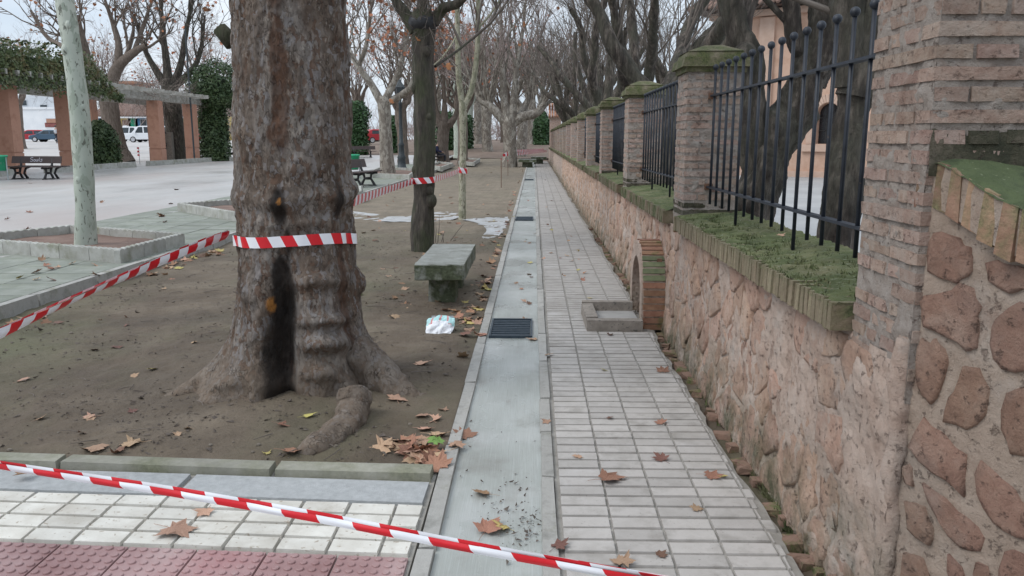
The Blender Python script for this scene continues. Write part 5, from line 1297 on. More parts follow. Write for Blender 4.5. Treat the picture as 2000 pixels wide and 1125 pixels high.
# ---- little post with red and white bands, pipes
t = thing('marker_post', 'thin post with small red and white markers standing before the pergola', 'post', tuple(yp(273, 317, 46)))
b0 = yp(273, 317, 46); MB().tube([(b0[0], b0[1], .1), (b0[0], b0[1], 1.0)], .02, 6).build('pole', 'bin_grey', t)
for z in (.55, .75, .95): MB().box((b0[0] - .09, b0[1] - .02, z), (b0[0] + .02, b0[1] + .02, z + .1)).build('marker', 'car_red', t)
pb_ = (PX1 - .38 + .8, 48.8); t = thing('thin_pole', 'tall thin grey pole rising beside the right hand pergola pillar', 'pole', (pb_[0], pb_[1], .1)); MB().tube([(pb_[0], pb_[1], 0), (pb_[0], pb_[1], 8)], .055, 8).build('shaft', 'lamp_iron', t); MB().lathe([(.1, .08), (.1, .3), (.06, .34)], 8, (pb_[0], pb_[1], 0)).build('base', 'lamp_iron', t)

# ================================================================== BENCHES, BINS, LAMP
def park_bench(label, loc, rz, ln=1.9):
    t = thing('park_bench', label, 'bench', tuple(loc), 'park benches with cast iron feet', rz)
    # local: x along the bench, -y is the front
    for s in (-1, 1):
        x = s * (ln / 2 - .38); m = MB()
        m.tube([(x, -.22, .0), (x, -.2, .06), (x, -.1, .22), (x, -.12, .36), (x, -.3, .41)], [.05, .045, .035, .04, .03], 8)
        m.tube([(x, .2, 0), (x, .19, .06), (x, .1, .22), (x, .14, .36), (x, .2, .5), (x, .26, .74)], [.05, .045, .035, .045, .04, .03], 8)
        m.tube([(x, -.32, .395), (x, 0, .38), (x, .2, .42)], .03, 8); m.tube([(x, -.1, .22), (x, .1, .22)], .04, 8)
        m.box((x - .06, -.27, 0), (x + .06, .26, .035), .01); m.build('leg', 'cast_iron', t, True, local=True)
    for y, z in ((-.25, .43), (-.06, .42)): MB().box((-ln / 2, y - .085, z), (ln / 2, y + .085, z + .035), .006).build('seat_plank', 'bench_wood', t, local=True)
    MB().box((-ln / 2, .05, .42), (ln / 2, .19, .45), .006).build('seat_plank', 'bench_wood', t, local=True)
    m = MB().box((-ln / 2, -.018, -.13), (ln / 2, .018, .13), .006); m.v = [(a, b_ * .96 + c * .25 + .235, c * .96 + .68) for a, b_, c in m.v]; o = m.build('back_plank', 'bench_wood', t, local=True)
    return t, o
bl = gp(66, 350, .1); rz_ = math.radians(-8)
t, bp = park_bench('dark double sided plank bench with pale scribbles on its backrest at the plaza\'s far side', bl, rz_, 2.0)
# seat on the far side too, as in the photo the bench is two sided
for y, z in ((.36, .42), (.55, .43)): MB().box((-1.0, y - .085, z), (1.0, y + .085, z + .035), .006).build('seat_plank', 'bench_wood', t, local=True)
for s in (-1, 1): MB().tube([(s * .62, .62, .41), (s * .62, .4, .36), (s * .62, .3, .2), (s * .62, .45, 0)], [.03, .04, .04, .05], 8).build('leg', 'cast_iron', t, True, local=True)
def stroke(pts, parent):
    P = catmull(pts, 26); m = MB()
    vs_ = []
    for i, p in enumerate(P):
        d = P[min(i + 1, 25)] - P[max(i - 1, 0)]; d = d / (np.linalg.norm(d) + 1e-9); n_ = np.array([-d[1], d[0]]) * .011
        for s in (1, -1): vs_.append((p[0] + n_[0] * s, .212 + (p[1] + n_[1] * s) * .25, .68 + (p[1] + n_[1] * s) * .96))
    m.add(vs_, [(2 * i, 2 * i + 1, 2 * i + 3, 2 * i + 2) for i in range(25)]); return m.build('scribble', 'graffiti_paint', parent, local=True)
x = -.22     # a scribbled tag reading roughly "Souls"
for pts in ([(.1, .07), (.02, .085), (.0, .03), (.08, .0), (.06, -.06), (-.02, -.05)], [(.17, .02), (.12, -.01), (.15, -.06), (.2, -.03), (.17, .02)], [(.23, .02), (.22, -.04), (.27, -.055), (.29, .02), (.3, -.06)], [(.36, .08), (.34, 0), (.36, -.06)], [(.47, .02), (.41, .015), (.46, -.02), (.43, -.06), (.38, -.05)]):
    stroke([(x + a, b_) for a, b_ in pts], t)
b2 = gp(697, 367, .1)
park_bench('dark plank bench with cast iron feet partly hidden by the giant trunk at its right', (b2[0] - .02, b2[1] + .75, .1), math.radians(78), 1.7)
park_bench('small far bench standing before the hedge columns across the plaza', (-12.2, 57, .1 + float(terr(0, 57))), math.radians(20), 1.9)
park_bench('dark bench on which the person in navy sits', (-5.55, 47.6, .1), math.radians(75), 1.9)
def bin_(label, loc, s=1.0):
    t = thing('litter_bin', label, 'litter bin', tuple(loc), 'green litter bins')
    x, y, z = loc; 
    for dx in (-.24 * s, .24 * s): MB().tube([(x + dx, y, z), (x + dx, y, z + .8 * s)], .022, 6).build('post', 'bin_grey', t)
    MB().lathe([(.19 * s, .3 * s), (.23 * s, .62 * s), (.235 * s, .62 * s)], 16, tuple(loc)).build('basket', 'bin_grey', t, True)
    MB().lathe([(.2 * s, .33 * s), (.25 * s, .8 * s), (.272 * s, .8 * s), (.272 * s, .86 * s), (.24 * s, .86 * s), (.2 * s, .5 * s)], 18, (x, y, z + .0)).build('liner', 'bin_green', t, True); return t
bb = gp(690, 348, .1); bin_('bright green litter bin behind the bench at the giant trunk\'s right side', (bb[0], bb[1], .1), 1.0)
bb = gp(3, 352, .1); t = bin_('grey litter bin with a green liner left of the scribbled bench, cut by the frame', tuple(bb))
# ---- lamp post
lb = gp(785, 334, .1); t = thing('lamp_post', 'old style dark iron lamp post with a lantern beside the forked plane', 'street lamp', tuple(lb))
MB().lathe([(.27, 0), (.27, .12), (.2, .18), (.17, .5), (.2, .6), (.14, .7), (.12, 1.1), (.15, 1.16), (.085, 1.25), (.07, 2.9), (.1, 2.95), (.06, 3.02), (.06, 3.2)], 14, tuple(lb)).build('post', 'lamp_iron', t, True)
MB().lathe([(.12, 3.2), (.22, 3.62), (.22, 3.64)], 6, tuple(lb)).build('lantern_glass', 'window_glass', t); MB().lathe([(.25, 3.64), (.1, 3.85), (.03, 3.98)], 6, tuple(lb)).build('lantern_roof', 'lamp_iron', t)
for k in range(6):
    a = k * PI / 3; c, s = math.cos(a), math.sin(a); MB().tube([(lb[0] + .125 * c, lb[1] + .125 * s, lb[2] + 3.2), (lb[0] + .225 * c, lb[1] + .225 * s, lb[2] + 3.64)], .014, 5).build('lantern_bar', 'lamp_iron', t)

# ================================================================== PEOPLE
def skin_fig(name, mat, joints, bones, parent):
    me = bpy.data.meshes.new(name); me.from_pydata([j[0] for j in joints], bones, [])
    o = link(name, me, parent); me.materials.append(M[mat]); md = o.modifiers.new('Skin', 'SKIN')
    sv = me.skin_vertices[0].data if len(me.skin_vertices) else None
    if sv is not None:
        for v_, j in zip(sv, joints): v_.radius = (j[1], j[1] * .85)
        sv[0].use_root = True
    o.modifiers.new('Subsurf', 'SUBSURF').levels = 1; o.modifiers['Subsurf'].render_levels = 1
    dg = bpy.context.evaluated_depsgraph_get(); ev = o.evaluated_get(dg); me2 = bpy.data.meshes.new_from_object(ev)
    o.modifiers.clear(); o.data = me2; me2.polygons.foreach_set('use_smooth', [True] * len(me2.polygons)); return o
def person(label, loc, rz, pose, jk, face_down=0):
    t = thing('person', label, 'person', tuple(loc), None, rz)
    if pose == 'walk':
        hip = .92; J = dict(p=((0, 0, hip), .13), c=((0, 0, 1.2), .14), s=((0, 0, 1.42), .12), n=((0, 0, 1.52), .055), h=((0, -.01, 1.64), .1), ht=((0, 0, 1.74), .07),
            l1=((.1, 0, .86), .095), l2=((.11, -.08, .48), .068), l3=((.11, .03, .1), .045), l4=((.11, -.1, .04), .04), r1=((-.1, 0, .86), .095), r2=((-.11, -.02, .48), .068), r3=((-.11, .16, .12), .045), r4=((-.11, .06, .05), .04),
            a1=((.2, 0, 1.4), .065), a2=((.26, .05, 1.14), .05), a3=((.27, -.08, .92), .036), a4=((.27, -.12, .84), .035), b1=((-.2, 0, 1.4), .065), b2=((-.26, .04, 1.14), .05), b3=((-.27, -.06, .92), .036), b4=((-.27, -.1, .84), .035))
    else:
        J = dict(p=((0, .05, .52), .14), c=((0, .1, .78), .15), s=((0, .08, 1.02), .13), n=((0, .05, 1.12), .055), h=((0, .0, 1.24), .1), ht=((0, .0, 1.33), .07),
            l1=((.11, -.05, .52), .1), l2=((.12, -.42, .5), .075), l3=((.12, -.42, .1), .05), l4=((.12, -.56, .04), .04), r1=((-.11, -.05, .52), .1), r2=((-.12, -.42, .5), .075), r3=((-.12, -.4, .1), .05), r4=((-.12, -.54, .04), .04),
            a1=((.21, .06, .99), .07), a2=((.27, -.02, .74), .055), a3=((.16, -.26, .66), .038), a4=((.1, -.34, .64), .035), b1=((-.21, .06, .99), .07), b2=((-.27, -.02, .74), .055), b3=((-.16, -.26, .66), .038), b4=((-.1, -.34, .64), .035))
    def fig(name, mat, keys, bones, k=1.0):
        ix = {q: i for i, q in enumerate(keys)}; return skin_fig(name, mat, [(J[q][0], J[q][1] * k) for q in keys], [(ix[a], ix[c]) for a, c in bones], t)
    allb = [('p', 'c'), ('c', 's'), ('s', 'n'), ('n', 'h'), ('h', 'ht'), ('p', 'l1'), ('l1', 'l2'), ('l2', 'l3'), ('l3', 'l4'), ('p', 'r1'), ('r1', 'r2'), ('r2', 'r3'), ('r3', 'r4'), ('s', 'a1'), ('a1', 'a2'), ('a2', 'a3'), ('a3', 'a4'), ('s', 'b1'), ('b1', 'b2'), ('b2', 'b3'), ('b3', 'b4')]
    fig('body', 'skin', list(J), allb)
    fig('jacket', jk, ['c', 'p', 's', 'a1', 'a2', 'a3', 'b1', 'b2', 'b3'], [('c', 'p'), ('c', 's'), ('s', 'a1'), ('a1', 'a2'), ('a2', 'a3'), ('s', 'b1'), ('b1', 'b2'), ('b2', 'b3')], 1.18)
    fig('trousers', 'trousers_dark', ['p', 'l1', 'l2', 'l3', 'r1', 'r2', 'r3'], [('p', 'l1'), ('l1', 'l2'), ('l2', 'l3'), ('p', 'r1'), ('r1', 'r2'), ('r2', 'r3')], 1.15)
    h = J['h'][0]; MB().sphere((h[0], h[1] + .02, h[2] + .06), .118, 14, 10, (.95, 1, .85)).build('hair', 'hair', t, True, local=True)
    for s in (1, -1):
        MB().sphere((s * .035, h[1] - .095, h[2] + .0), .012, 6, 5).build('eye', 'tar_black', t, True, local=True)
        f = J['l4' if s > 0 else 'r4'][0]; MB().sphere((f[0], f[1] + .02, f[2] + .005), .06, 10, 6, (.75, 2.0, .7)).build('shoe', 'tar_black', t, True, local=True)
        a = J['a4' if s > 0 else 'b4'][0]
        for q in range(4): MB().tube([(a[0] + (q - 1.5) * .016, a[1], a[2]), (a[0] + (q - 1.5) * .018, a[1] - .03, a[2] - .06)], [.009, .007], 5).build('finger', 'skin', t, True, local=True)
    return t
yw = 80.; wp_ = yp(112, 281, yw); person('person in a pale grey jacket and dark trousers walking across the car park', (wp_[0], yw, float(terr(0, yw)) + .11), math.radians(150), 'walk', 'jacket_grey')
person('seated person in a dark navy jacket on the bench by the pollarded plane', (-5.62, 47.6, .1), math.radians(75), 'sit', 'jacket_navy')

# ================================================================== CARS
def car(name, label, cat, loc, rz, paint, kind='hatch', group='cars parked beyond the pergola'):
    t = thing(name, label, cat, tuple(loc), group, rz); w_ = .84
    if kind == 'van':
        Lh, low, roof, wh = 2.2, [(-2.2, .32), (-2.2, 1.0), (1.45, 1.02), (2.05, .92), (2.2, .7), (2.2, .32)], [(-2.17, 1.0), (-2.1, 1.75), (-1.9, 1.82), (.55, 1.82), (.8, 1.76), (1.5, 1.02)], .33; wins = [(-1.95, -1.0), (-.9, -.0), (.1, .85)]
    else:
        Lh, low, roof, wh = 2.0, [(-2.0, .3), (-2.02, .7), (-1.95, .9), (1.0, .93), (1.8, .78), (2.0, .6), (2.0, .3)], [(-1.9, .9), (-1.5, 1.32), (-1.1, 1.42), (.1, 1.42), (.35, 1.37), (1.15, .92)], .31; wins = [(-1.35, -.5), (-.42, .45)]
    def hull(poly, wb, wt, z0, z1):
        m = MB(); n = len(poly)
        def wf_(z): return wb + (wt - wb) * (z - z0) / (z1 - z0)
        m.add([(x, wf_(z), z) for x, z in poly] + [(x, -wf_(z), z) for x, z in poly], [tuple(range(n)), tuple(range(2 * n - 1, n - 1, -1))] + [((i + 1) % n, i, n + i, n + (i + 1) % n) for i in range(n)]); return m
    o = hull(low, w_, w_ - .03, .3, .95).build('body', paint, t, local=True)
    bv = o.modifiers.new('Bevel', 'BEVEL'); bv.width = .05; bv.segments = 2
    o = hull(roof, w_ - .04, w_ - .2, .92, roof[2][1]).build('cabin', paint, t, local=True); bv = o.modifiers.new('Bevel', 'BEVEL'); bv.width = .05; bv.segments = 2
    zt = roof[2][1]; zb = 1.06 if kind == 'van' else .95
    for s in (1, -1):
        for a, e in wins:
            z1 = zt - .12; y0, y1 = w_ - .035 - (.16) * (zb - .92) / (zt - .92), w_ - .035 - .16 * (z1 - .92) / (zt - .92)
            sl = .28 if e == wins[-1][1] else .03
            MB().add([(a + .04, s * y0, zb), (e + (.2 if sl > .1 else 0), s * y0, zb), (e - sl + .1, s * y1, z1), (a + .1, s * y1, z1), (a + .04, s * (y0 - .03), zb), (e, s * (y0 - .03), zb), (e - sl, s * (y1 - .03), z1), (a + .1, s * (y1 - .03), z1)], [(0, 1, 2, 3), (7, 6, 5, 4), (0, 4, 5, 1), (1, 5, 6, 2), (2, 6, 7, 3), (3, 7, 4, 0)]).build('window', 'window_glass', t, local=True)
        for x in (-1.3, 1.28):
            wo = MB().lathe([(wh - .06, -.1), (wh, -.08), (wh, .08), (wh - .06, .1)], 18, (x, s * (w_ - .08), wh), 'y').build('wheel', 'tyre', t, True, local=True)
            MB().lathe([(.01, s * .1), (wh - .1, s * .104), (wh - .09, s * .08)], 14, (x, s * (w_ - .08), wh), 'y').build('rim', 'chrome', wo, local=True)
        MB().box((Lh - .14, s * .62 - .13, .62), (Lh - .01, s * .62 + .13, .74), .02).build('headlight', 'lamp_clear', t, local=True)
        MB().box((-Lh - .02, s * .68 - .08, .62), (-Lh + .06, s * .68 + .08, .86), .01).build('tail_light', 'lamp_red', t, local=True)
        MB().box((.9, s * (w_ - .03), .98), (1.08, s * (w_ + .12), 1.1), .03).build('mirror', paint, t, local=True)
    a, bq = roof[-1], roof[-2]; n_ = np.array([bq[1] - a[1], 0, a[0] - bq[0]]); n_ = n_ / np.linalg.norm(n_) * .012
    def pane(p, q, u0, u1, nm):
        P0 = np.array([p[0], 0, p[1]]); P1 = np.array([q[0], 0, q[1]]); d = P1 - P0; nn = np.array([d[2], 0, -d[0]]); nn /= np.linalg.norm(nn)
        if nn[0] * (1 if p[0] > 0 else -1) < 0: nn = -nn
        A_, B2 = P0 + d * u0 + nn * .014, P0 + d * u1 + nn * .014
        MB().add([(A_[0], .66, A_[2]), (A_[0], -.66, A_[2]), (B2[0], -.55, B2[2]), (B2[0], .55, B2[2])], [(0, 1, 2, 3)]).build(nm, 'window_glass', t, local=True)
    pane(a, bq, .1, .9, 'windscreen'); pane(roof[0], roof[1], .15, .9, 'rear_window')
    MB().box((Lh - .02, -.7, .34), (Lh + .05, .7, .5), .02).build('bumper', 'tyre' if kind == 'van' else paint, t, local=True); MB().box((-Lh - .05, -.7, .34), (-Lh + .02, .7, .5), .02).build('bumper', 'tyre' if kind == 'van' else paint, t, local=True)
    MB().box((-Lh - .056, -.26, .52), (-Lh - .02, .26, .63)).build('number_plate', 'white_render', t, local=True)
    return t
def park(px, Y): p = yp(px, 275, Y); return (p[0], Y, float(terr(0, Y)) + .106)
car('parked_van', 'white passenger van with dark windows parked left of the first right hand pillar', 'van', park(258, 98), math.radians(0), 'car_white', 'van')
car('parked_van', 'second white van, its front end showing beside the right hand pillar', 'van', park(289, 90), math.radians(180), 'car_white', 'van')
car('parked_car', 'red hatchback parked left of the green container', 'car', park(62, 96), math.radians(-160), 'car_red')
car('parked_car', 'dark blue hatchback parked right of the green container', 'car', park(97, 95), math.radians(185), 'car_blue')
car('parked_car', 'red car parked near the ivy covered pillar', 'car', park(393, 92), math.radians(-15), 'car_red')
car('parked_car', 'white car parked behind the red car near the ivy pillar', 'car', park(388, 99), math.radians(-12), 'car_white')
car('parked_car', 'silver car glimpsed between the two leftmost pergola pillars', 'car', park(13, 98), math.radians(15), 'car_silver')
car('parked_car', 'dark blue car half hidden behind the leaning plane trunk', 'car', park(201, 100), math.radians(170), 'car_blue')
car('parked_car', 'red car behind the hedge column across the plaza', 'car', (-15.9, 84, 1.1), math.radians(30), 'car_red')
p = park(80, 101); t = thing('waste_container', 'dark green wheeled waste container between the red and the dark blue car', 'container', p)
MB().box((p[0] - .9, p[1] - .5, p[2] + .2), (p[0] + .9, p[1] + .5, p[2] + 1.25), -.06).build('body', 'container_green', t); MB().box((p[0] - 1.0, p[1] - .6, p[2] + 1.25), (p[0] + 1.0, p[1] + .6, p[2] + 1.45), .12).build('lid', 'container_green', t)
for s in (-.7, .7): MB().lathe([(.1, -.05), (.1, .05)], 10, (p[0] + s, p[1] - .45, p[2] + .1), 'x').build('wheel', 'tyre', t)

# ================================================================== BUILDINGS
def wallbox(parent, name, mat, Y, px0, px1, py0, py1, d=6.0, dz=0.0):
    a, e = yp(px0, py1, Y), yp(px1, py0, Y); MB().box((a[0], Y + dz, a[2]), (e[0], Y + d, e[2])).build(name, mat, parent)
YB = 120.
t = thing('white_building', 'white rendered building with a set back upper floor behind the car park', 'building', (-82, YB, 1.2))
wallbox(t, 'wall', 'white_render', YB, -60, 112, 214, 282); wallbox(t, 'upper_floor', 'grey_render', YB + 3, -60, 108, 186, 216)
def winbox(t, Y, a, fm='grey_render', pm='window_glass'):
    px0, py0, px1, py1 = a; A, E_ = yp(px0, py1, Y), yp(px1, py0, Y)
    f = MB().box((A[0] - .1, Y - .08, A[2] - .1), (E_[0] + .1, Y + .1, E_[2] + .1)).build('window', fm, t)
    MB().box((A[0], Y - .14, A[2]), (E_[0], Y - .05, E_[2])).build('pane', pm, f)
winbox(t, YB + 3, (80, 205, 92, 213)); winbox(t, YB, (90, 241, 115, 247), 'shop_red', 'shop_red'); winbox(t, YB, (92, 232, 116, 240), 'grey_render', 'pergola_brick'); winbox(t, YB + 3, (40, 196, 52, 206)); winbox(t, YB, (8, 225, 30, 240), 'grey_render', 'pergola_brick')
wallbox(t, 'parapet', 'white_render', YB, -60, 112, 209, 214, .6, -.1)
t = thing('nursery_building', 'low building with yellow, green and blue walls under a long brown tiled roof', 'building', (-58, YB + 5, 1.2))
Y2 = YB - 2
for a, e, mt in ((182, 199, 'blue_render'), (199, 228, 'yellow_render'), (228, 254, 'yellow_render'), (254, 268, 'green_render'), (268, 290, 'blue_render'), (290, 312, 'blue_render'), (312, 332, 'green_render'), (332, 372, 'green_render'), (372, 387, 'blue_render'), (387, 401, 'yellow_render'), (401, 412, 'green_render'), (412, 440, 'yellow_render')):
    wallbox(t, 'wall_panel', mt, Y2, a + .1, e - .1, 227, 282, 5)
winbox(t, Y2, (241, 236, 250, 250), 'roof_tile', 'roof_tile'); winbox(t, Y2, (318, 236, 328, 248)); winbox(t, Y2, (394, 238, 400, 254), 'roof_tile', 'roof_tile'); winbox(t, Y2, (276, 234, 286, 246))
a, e = yp(178, 226, Y2 - .8), yp(444, 205, Y2 + 4); m = MB(); xs = np.arange(a[0], e[0], .42)
for x in xs: m.tube([(x, Y2 - .8, a[2]), (x, Y2 + 4.5, e[2] + .3)], .2, 6)
stuff(m.build('roof_tile', 'roof_tile', t, True)); MB().add([(a[0], Y2 - .8, a[2] - .1), (e[0], Y2 - .8, a[2] - .1), (e[0], Y2 + 4.5, e[2] + .1), (a[0], Y2 + 4.5, e[2] + .1), (a[0], Y2 + 9, a[2]), (e[0], Y2 + 9, a[2])], [(0, 1, 2, 3), (3, 2, 5, 4)]).build('roof', 'roof_tile', t)
MB().box((a[0], Y2 - .75, a[2] - .35), (e[0], Y2 - .6, a[2] - .1)).build('gutter', 'white_render', t)
t = thing('low_fence', 'low dark green fence with white posts before the coloured building', 'fence', (-60, YB - 5, 1.2))
for px0, px1 in ((246, 285), (312, 330), (378, 402)): wallbox(t, 'panel', 'container_green', YB - 5, px0, px1, 250, 280, .1)
for px in (246, 328, 403): wallbox(t, 'post', 'white_render', YB - 5.3, px - 3, px + 3, 245, 280, .4)
t = thing('orange_house', 'far house with an orange brown roof peeping over the pergola', 'building', (-80, 140, 1.3)); wallbox(t, 'wall', 'pergola_brick', 138, 222, 262, 162, 240); wallbox(t, 'roof', 'clay', 137.5, 220, 264, 158, 163, 7)
gwp = yp(325, 322, 50); t = thing('graffiti_wall', 'small grey wall with dark scrawled graffiti between the right hand pergola pillars', 'wall', (gwp[0], 51, .1))
A, E_ = yp(316, 322, 52), yp(334, 258, 52); MB().box((A[0], 52, .1), (E_[0], 52.3, E_[2])).build('wall_panel', 'gravel_concrete', t)
for k, pts in enumerate(([(.2, 1.2), (.35, 1.5), (.25, 1.7), (.15, 1.4)], [(.3, .8), (.45, 1.1), (.3, 1.15), (.2, .9), (.4, .8)], [(.15, 1.8), (.3, 2.0), (.45, 1.75)])):
    P = catmull(pts, 16); MB().tube([(A[0] + p[0], 51.99, .1 + p[1]) for p in P], .022, 4).build('scrawl', 'tar_black', t)

# ---- brick church behind the courtyard
FA, FB = np.array([7.6, 35.0]), np.array([22.0, 25.0]); fu = (FB - FA) / np.linalg.norm(FB - FA); fn_ = np.array([fu[1], -fu[0], 0])
ch_ = thing('church_building', 'pink brick church with arched window and dark eaves behind the courtyard trees', 'building', (FA[0], FA[1], 0), None, math.atan2(fu[1], fu[0]))
def fl(px, py):
    p = pp(px, py, (FA[0], FA[1], 0), fn_); return float(np.dot(p[:2] - FA, fu)), float(p[2])
def fbox(name, mat, u0, u1, z0, z1, y0, y1, parent=None): return MB().box((u0, y0, z0), (u1, y1, z1)).build(name, mat, parent or ch_, local=True)
W_ = 17.5; HT = fl(1470, 12)[1]
(wa, wz0), (wb_, wz1) = fl(1592, 281), fl(1642, 200)
uc, rw = (wa + wb_) / 2, abs(wb_ - wa) / 2
seg_a = [(uc + rw * math.cos(a), wz1 - rw + rw * math.sin(a)) for a in np.linspace(PI, 0, 17)]
# facade with a true opening
q = MB(); q.box((0, 0, -.1), (uc - rw, .6, HT)); q.box((uc + rw, 0, -.1), (W_, .6, HT)); q.box((uc - rw, 0, -.1), (uc + rw, .6, wz0))
n_ = len(seg_a); pts = [(x, z) for x, z in seg_a]
for i in range(n_ - 1):
    (x0, z0), (x1, z1) = pts[i], pts[i + 1]; q.add([(x0, 0, z0), (x1, 0, z1), (x1, 0, HT), (x0, 0, HT), (x0, .6, z0), (x1, .6, z1), (x1, .6, HT), (x0, .6, HT)], [(0, 1, 2, 3), (0, 4, 5, 1), (7, 6, 5, 4)])
q.build('wall', 'church_brick', ch_, local=True)
wo = MB().prism([(uc - rw, wz0)] + pts + [(uc + rw, wz0)], 'y', .4, .45).build('window', 'dark_glass', ch_, local=True)
for k in (-.33, .33): MB().box((uc + k * rw - .03, .36, wz0), (uc + k * rw + .03, .42, wz1 - rw * .1)).build('window_bar', 'cast_iron', wo, local=True)
for z in (wz0 + .5, wz0 + 1.0): MB().box((uc - rw, .36, z), (uc + rw, .42, z + .05)).build('window_bar', 'cast_iron', wo, local=True)
q = MB()
for i in range(n_ - 1):
    a0, a1 = PI - PI * i / (n_ - 1), PI - PI * (i + .9) / (n_ - 1); zc_ = wz1 - rw
    P = [(uc + r * math.cos(a), zc_ + r * math.sin(a)) for a, r in ((a0, rw + .02), (a1, rw + .02), (a1, rw + .33), (a0, rw + .33))]
    MB().prism(P, 'y', -.05, .1).build('arch_brick', 'church_trim', ch_, local=True)
for s in (-1, 1): fbox('pilaster', 'church_trim', uc + s * (rw + .2) - .16, uc + s * (rw + .2) + .16, wz0, wz1 - rw, -.06, .1); fbox('capital', 'church_trim', uc + s * (rw + .2) - .22, uc + s * (rw + .2) + .22, wz1 - rw - .14, wz1 - rw, -.1, .1)
fbox('sill', 'church_trim', uc - rw - .5, uc + rw + .5, wz0 - .3, wz0 - .02, -.12, .1); fbox('plinth', 'church_trim', 0, W_, -.1, fl(1600, 335)[1], -.1, .05)
u5 = fl(1500, 60)[0]; fbox('pilaster', 'church_trim', u5 - .3, u5 + .3, 0, HT - .5, -.12, .1); fbox('pilaster', 'church_trim', .0, .5, 0, HT - .5, -.12, .1)
(ua, za), (ub, zb_) = fl(1484, 128), fl(1497, 55); f = fbox('window', 'church_trim', ua - .1, ub + .1, za - .15, zb_ + .15, -.08, .1); MB().box((ua, -.11, za), (ub, -.03, zb_)).build('pane', 'dark_glass', f, local=True)
fbox('cornice', 'church_trim', -.2, W_, HT - .45, HT - .2, -.25, .1); MB().prism([(-.9, HT - .15), (.8, HT - .15), (6.5, HT + 2.6), (6.5, HT + 2.4)], 'x', -.8, W_ + .5).build('eaves', 'bench_wood', ch_, local=True)
m = MB()
for k in range(80): m.tube([(-.8 + k * .23, -.95, HT - .05), (-.8 + k * .23, 6.4, HT + 2.75)], .1, 6)
stuff(m.build('roof_tile', 'roof_tile', ch_, True, local=True)); fbox('side_wall', 'church_brick', 0, .6, -.1, HT, .6, 9)

# ================================================================== NEAR THINGS
# ---- stone bench
t = thing('stone_bench', 'mossy block stone bench standing on the soil beside the channel', 'bench', (-.85, 7.7, 0))
def rough_block(a, c, amp, n=9, bev=.02):
    bm = bmesh.new(); bmesh.ops.create_cube(bm, size=1); bmesh.ops.subdivide_edges(bm, edges=bm.edges, cuts=n, use_grid_fill=True)
    a, c = np.array(a), np.array(c); vs_ = np.array([v_.co for v_ in bm.verts]) + .5; P = a + vs_ * (c - a); cen = (a + c) / 2
    ed = (np.minimum(vs_, 1 - vs_) < .02).sum(1); d = (P - cen) / np.linalg.norm(P - cen, axis=1)[:, None]
    P = P + d * (amp * fbm(P * 9, 3) + amp * .5 * fbm(P * 30, 2))[:, None] - d * (bev * np.clip(ed - 1, 0, 2) * (1 + fbm(P * 12, 2)) * .6)[:, None]
    m = MB(); m.v = P.tolist(); m.n = len(P); bm.verts.ensure_lookup_table(); m.f = [tuple(v_.index for v_ in f.verts) for f in bm.faces]; bm.free(); return m
b = NB('bench_stone'); v = b.vec()
c = b.ramp(b.noise(v, 7, 9, .65), [(.3, (.2, .2, .18)), (.5, (.29, .295, .275)), (.72, (.36, .37, .35))])
g0 = b.n('ShaderNodeNewGeometry'); s0 = b.n('ShaderNodeSeparateXYZ'); b.l(g0.outputs['Normal'], s0.inputs[0]); side = b.rng(s0.outputs['Z'], .75, .2)
mm = b.math('MULTIPLY', b.rng(b.noise(v, 5, 7, .65), .3, .5), b.rng(side, 0, 1, .18, 1.0))
c = b.mix(mm, c, b.ramp(b.noise(v, 24, 5, .7), [(.35, (.045, .055, .03)), (.6, (.09, .105, .06)), (.72, (.22, .22, .18))])); b.bump(b.noise(v, 40, 8, .7), .9, .012); b.out(c, .9)
rough_block((-1.075, 7.03, .245), (-.62, 8.45, .395), .006, 14, .012).build('slab', 'bench_stone', t, False)
rough_block((-.985, 7.28, -.05), (-.73, 7.56, .246), .006, 8, .012).build('support', 'bench_stone', t); rough_block((-.985, 7.98, -.05), (-.73, 8.25, .246), .006, 8, .012).build('support', 'bench_stone', t)
for (px, py, Y, lab) in ((1030, 318, 44, 'far stone bench beside the path\'s end, next to the stout plane'), (1052, 312, 50, 'tiny far stone bench at the end of the path')):
    p = yp(px, py, Y); x = p[0]; tt = thing('stone_bench', lab, 'bench', (x, Y, float(terr(0, Y))))
    MB().box((x - .5, Y - .3, .27), (x + .5, Y + .9, .42), .02, .01).build('slab', 'bench_stone', tt); MB().box((x - .28, Y - .05, -.05), (x + .28, Y + .2, .27), jit=.01).build('support', 'bench_stone', tt); MB().box((x - .28, Y + .5, -.05), (x + .28, Y + .75, .27), jit=.01).build('support', 'bench_stone', tt)
# ---- twigs by the dark pollard
t = thing('weed_stems', 'few dry dark stems growing between the dark pollard and the stone bench', 'weed', (-1.2, 10.1, 0))
for px0, py0, px1, py1 in ((855, 474, 858, 418), (862, 472, 868, 452), (850, 474, 851, 430), (880, 470, 905, 438), (866, 474, 862, 455)):
    a, e = gp(px0, py0), yp(px1, py1, gp(px0, py0)[1]); MB().tube([a, (a + e) / 2 + [.01, 0, .02], e], [.006, .005, .002], 5).build('stem_or_core', 'twig_dark', t)
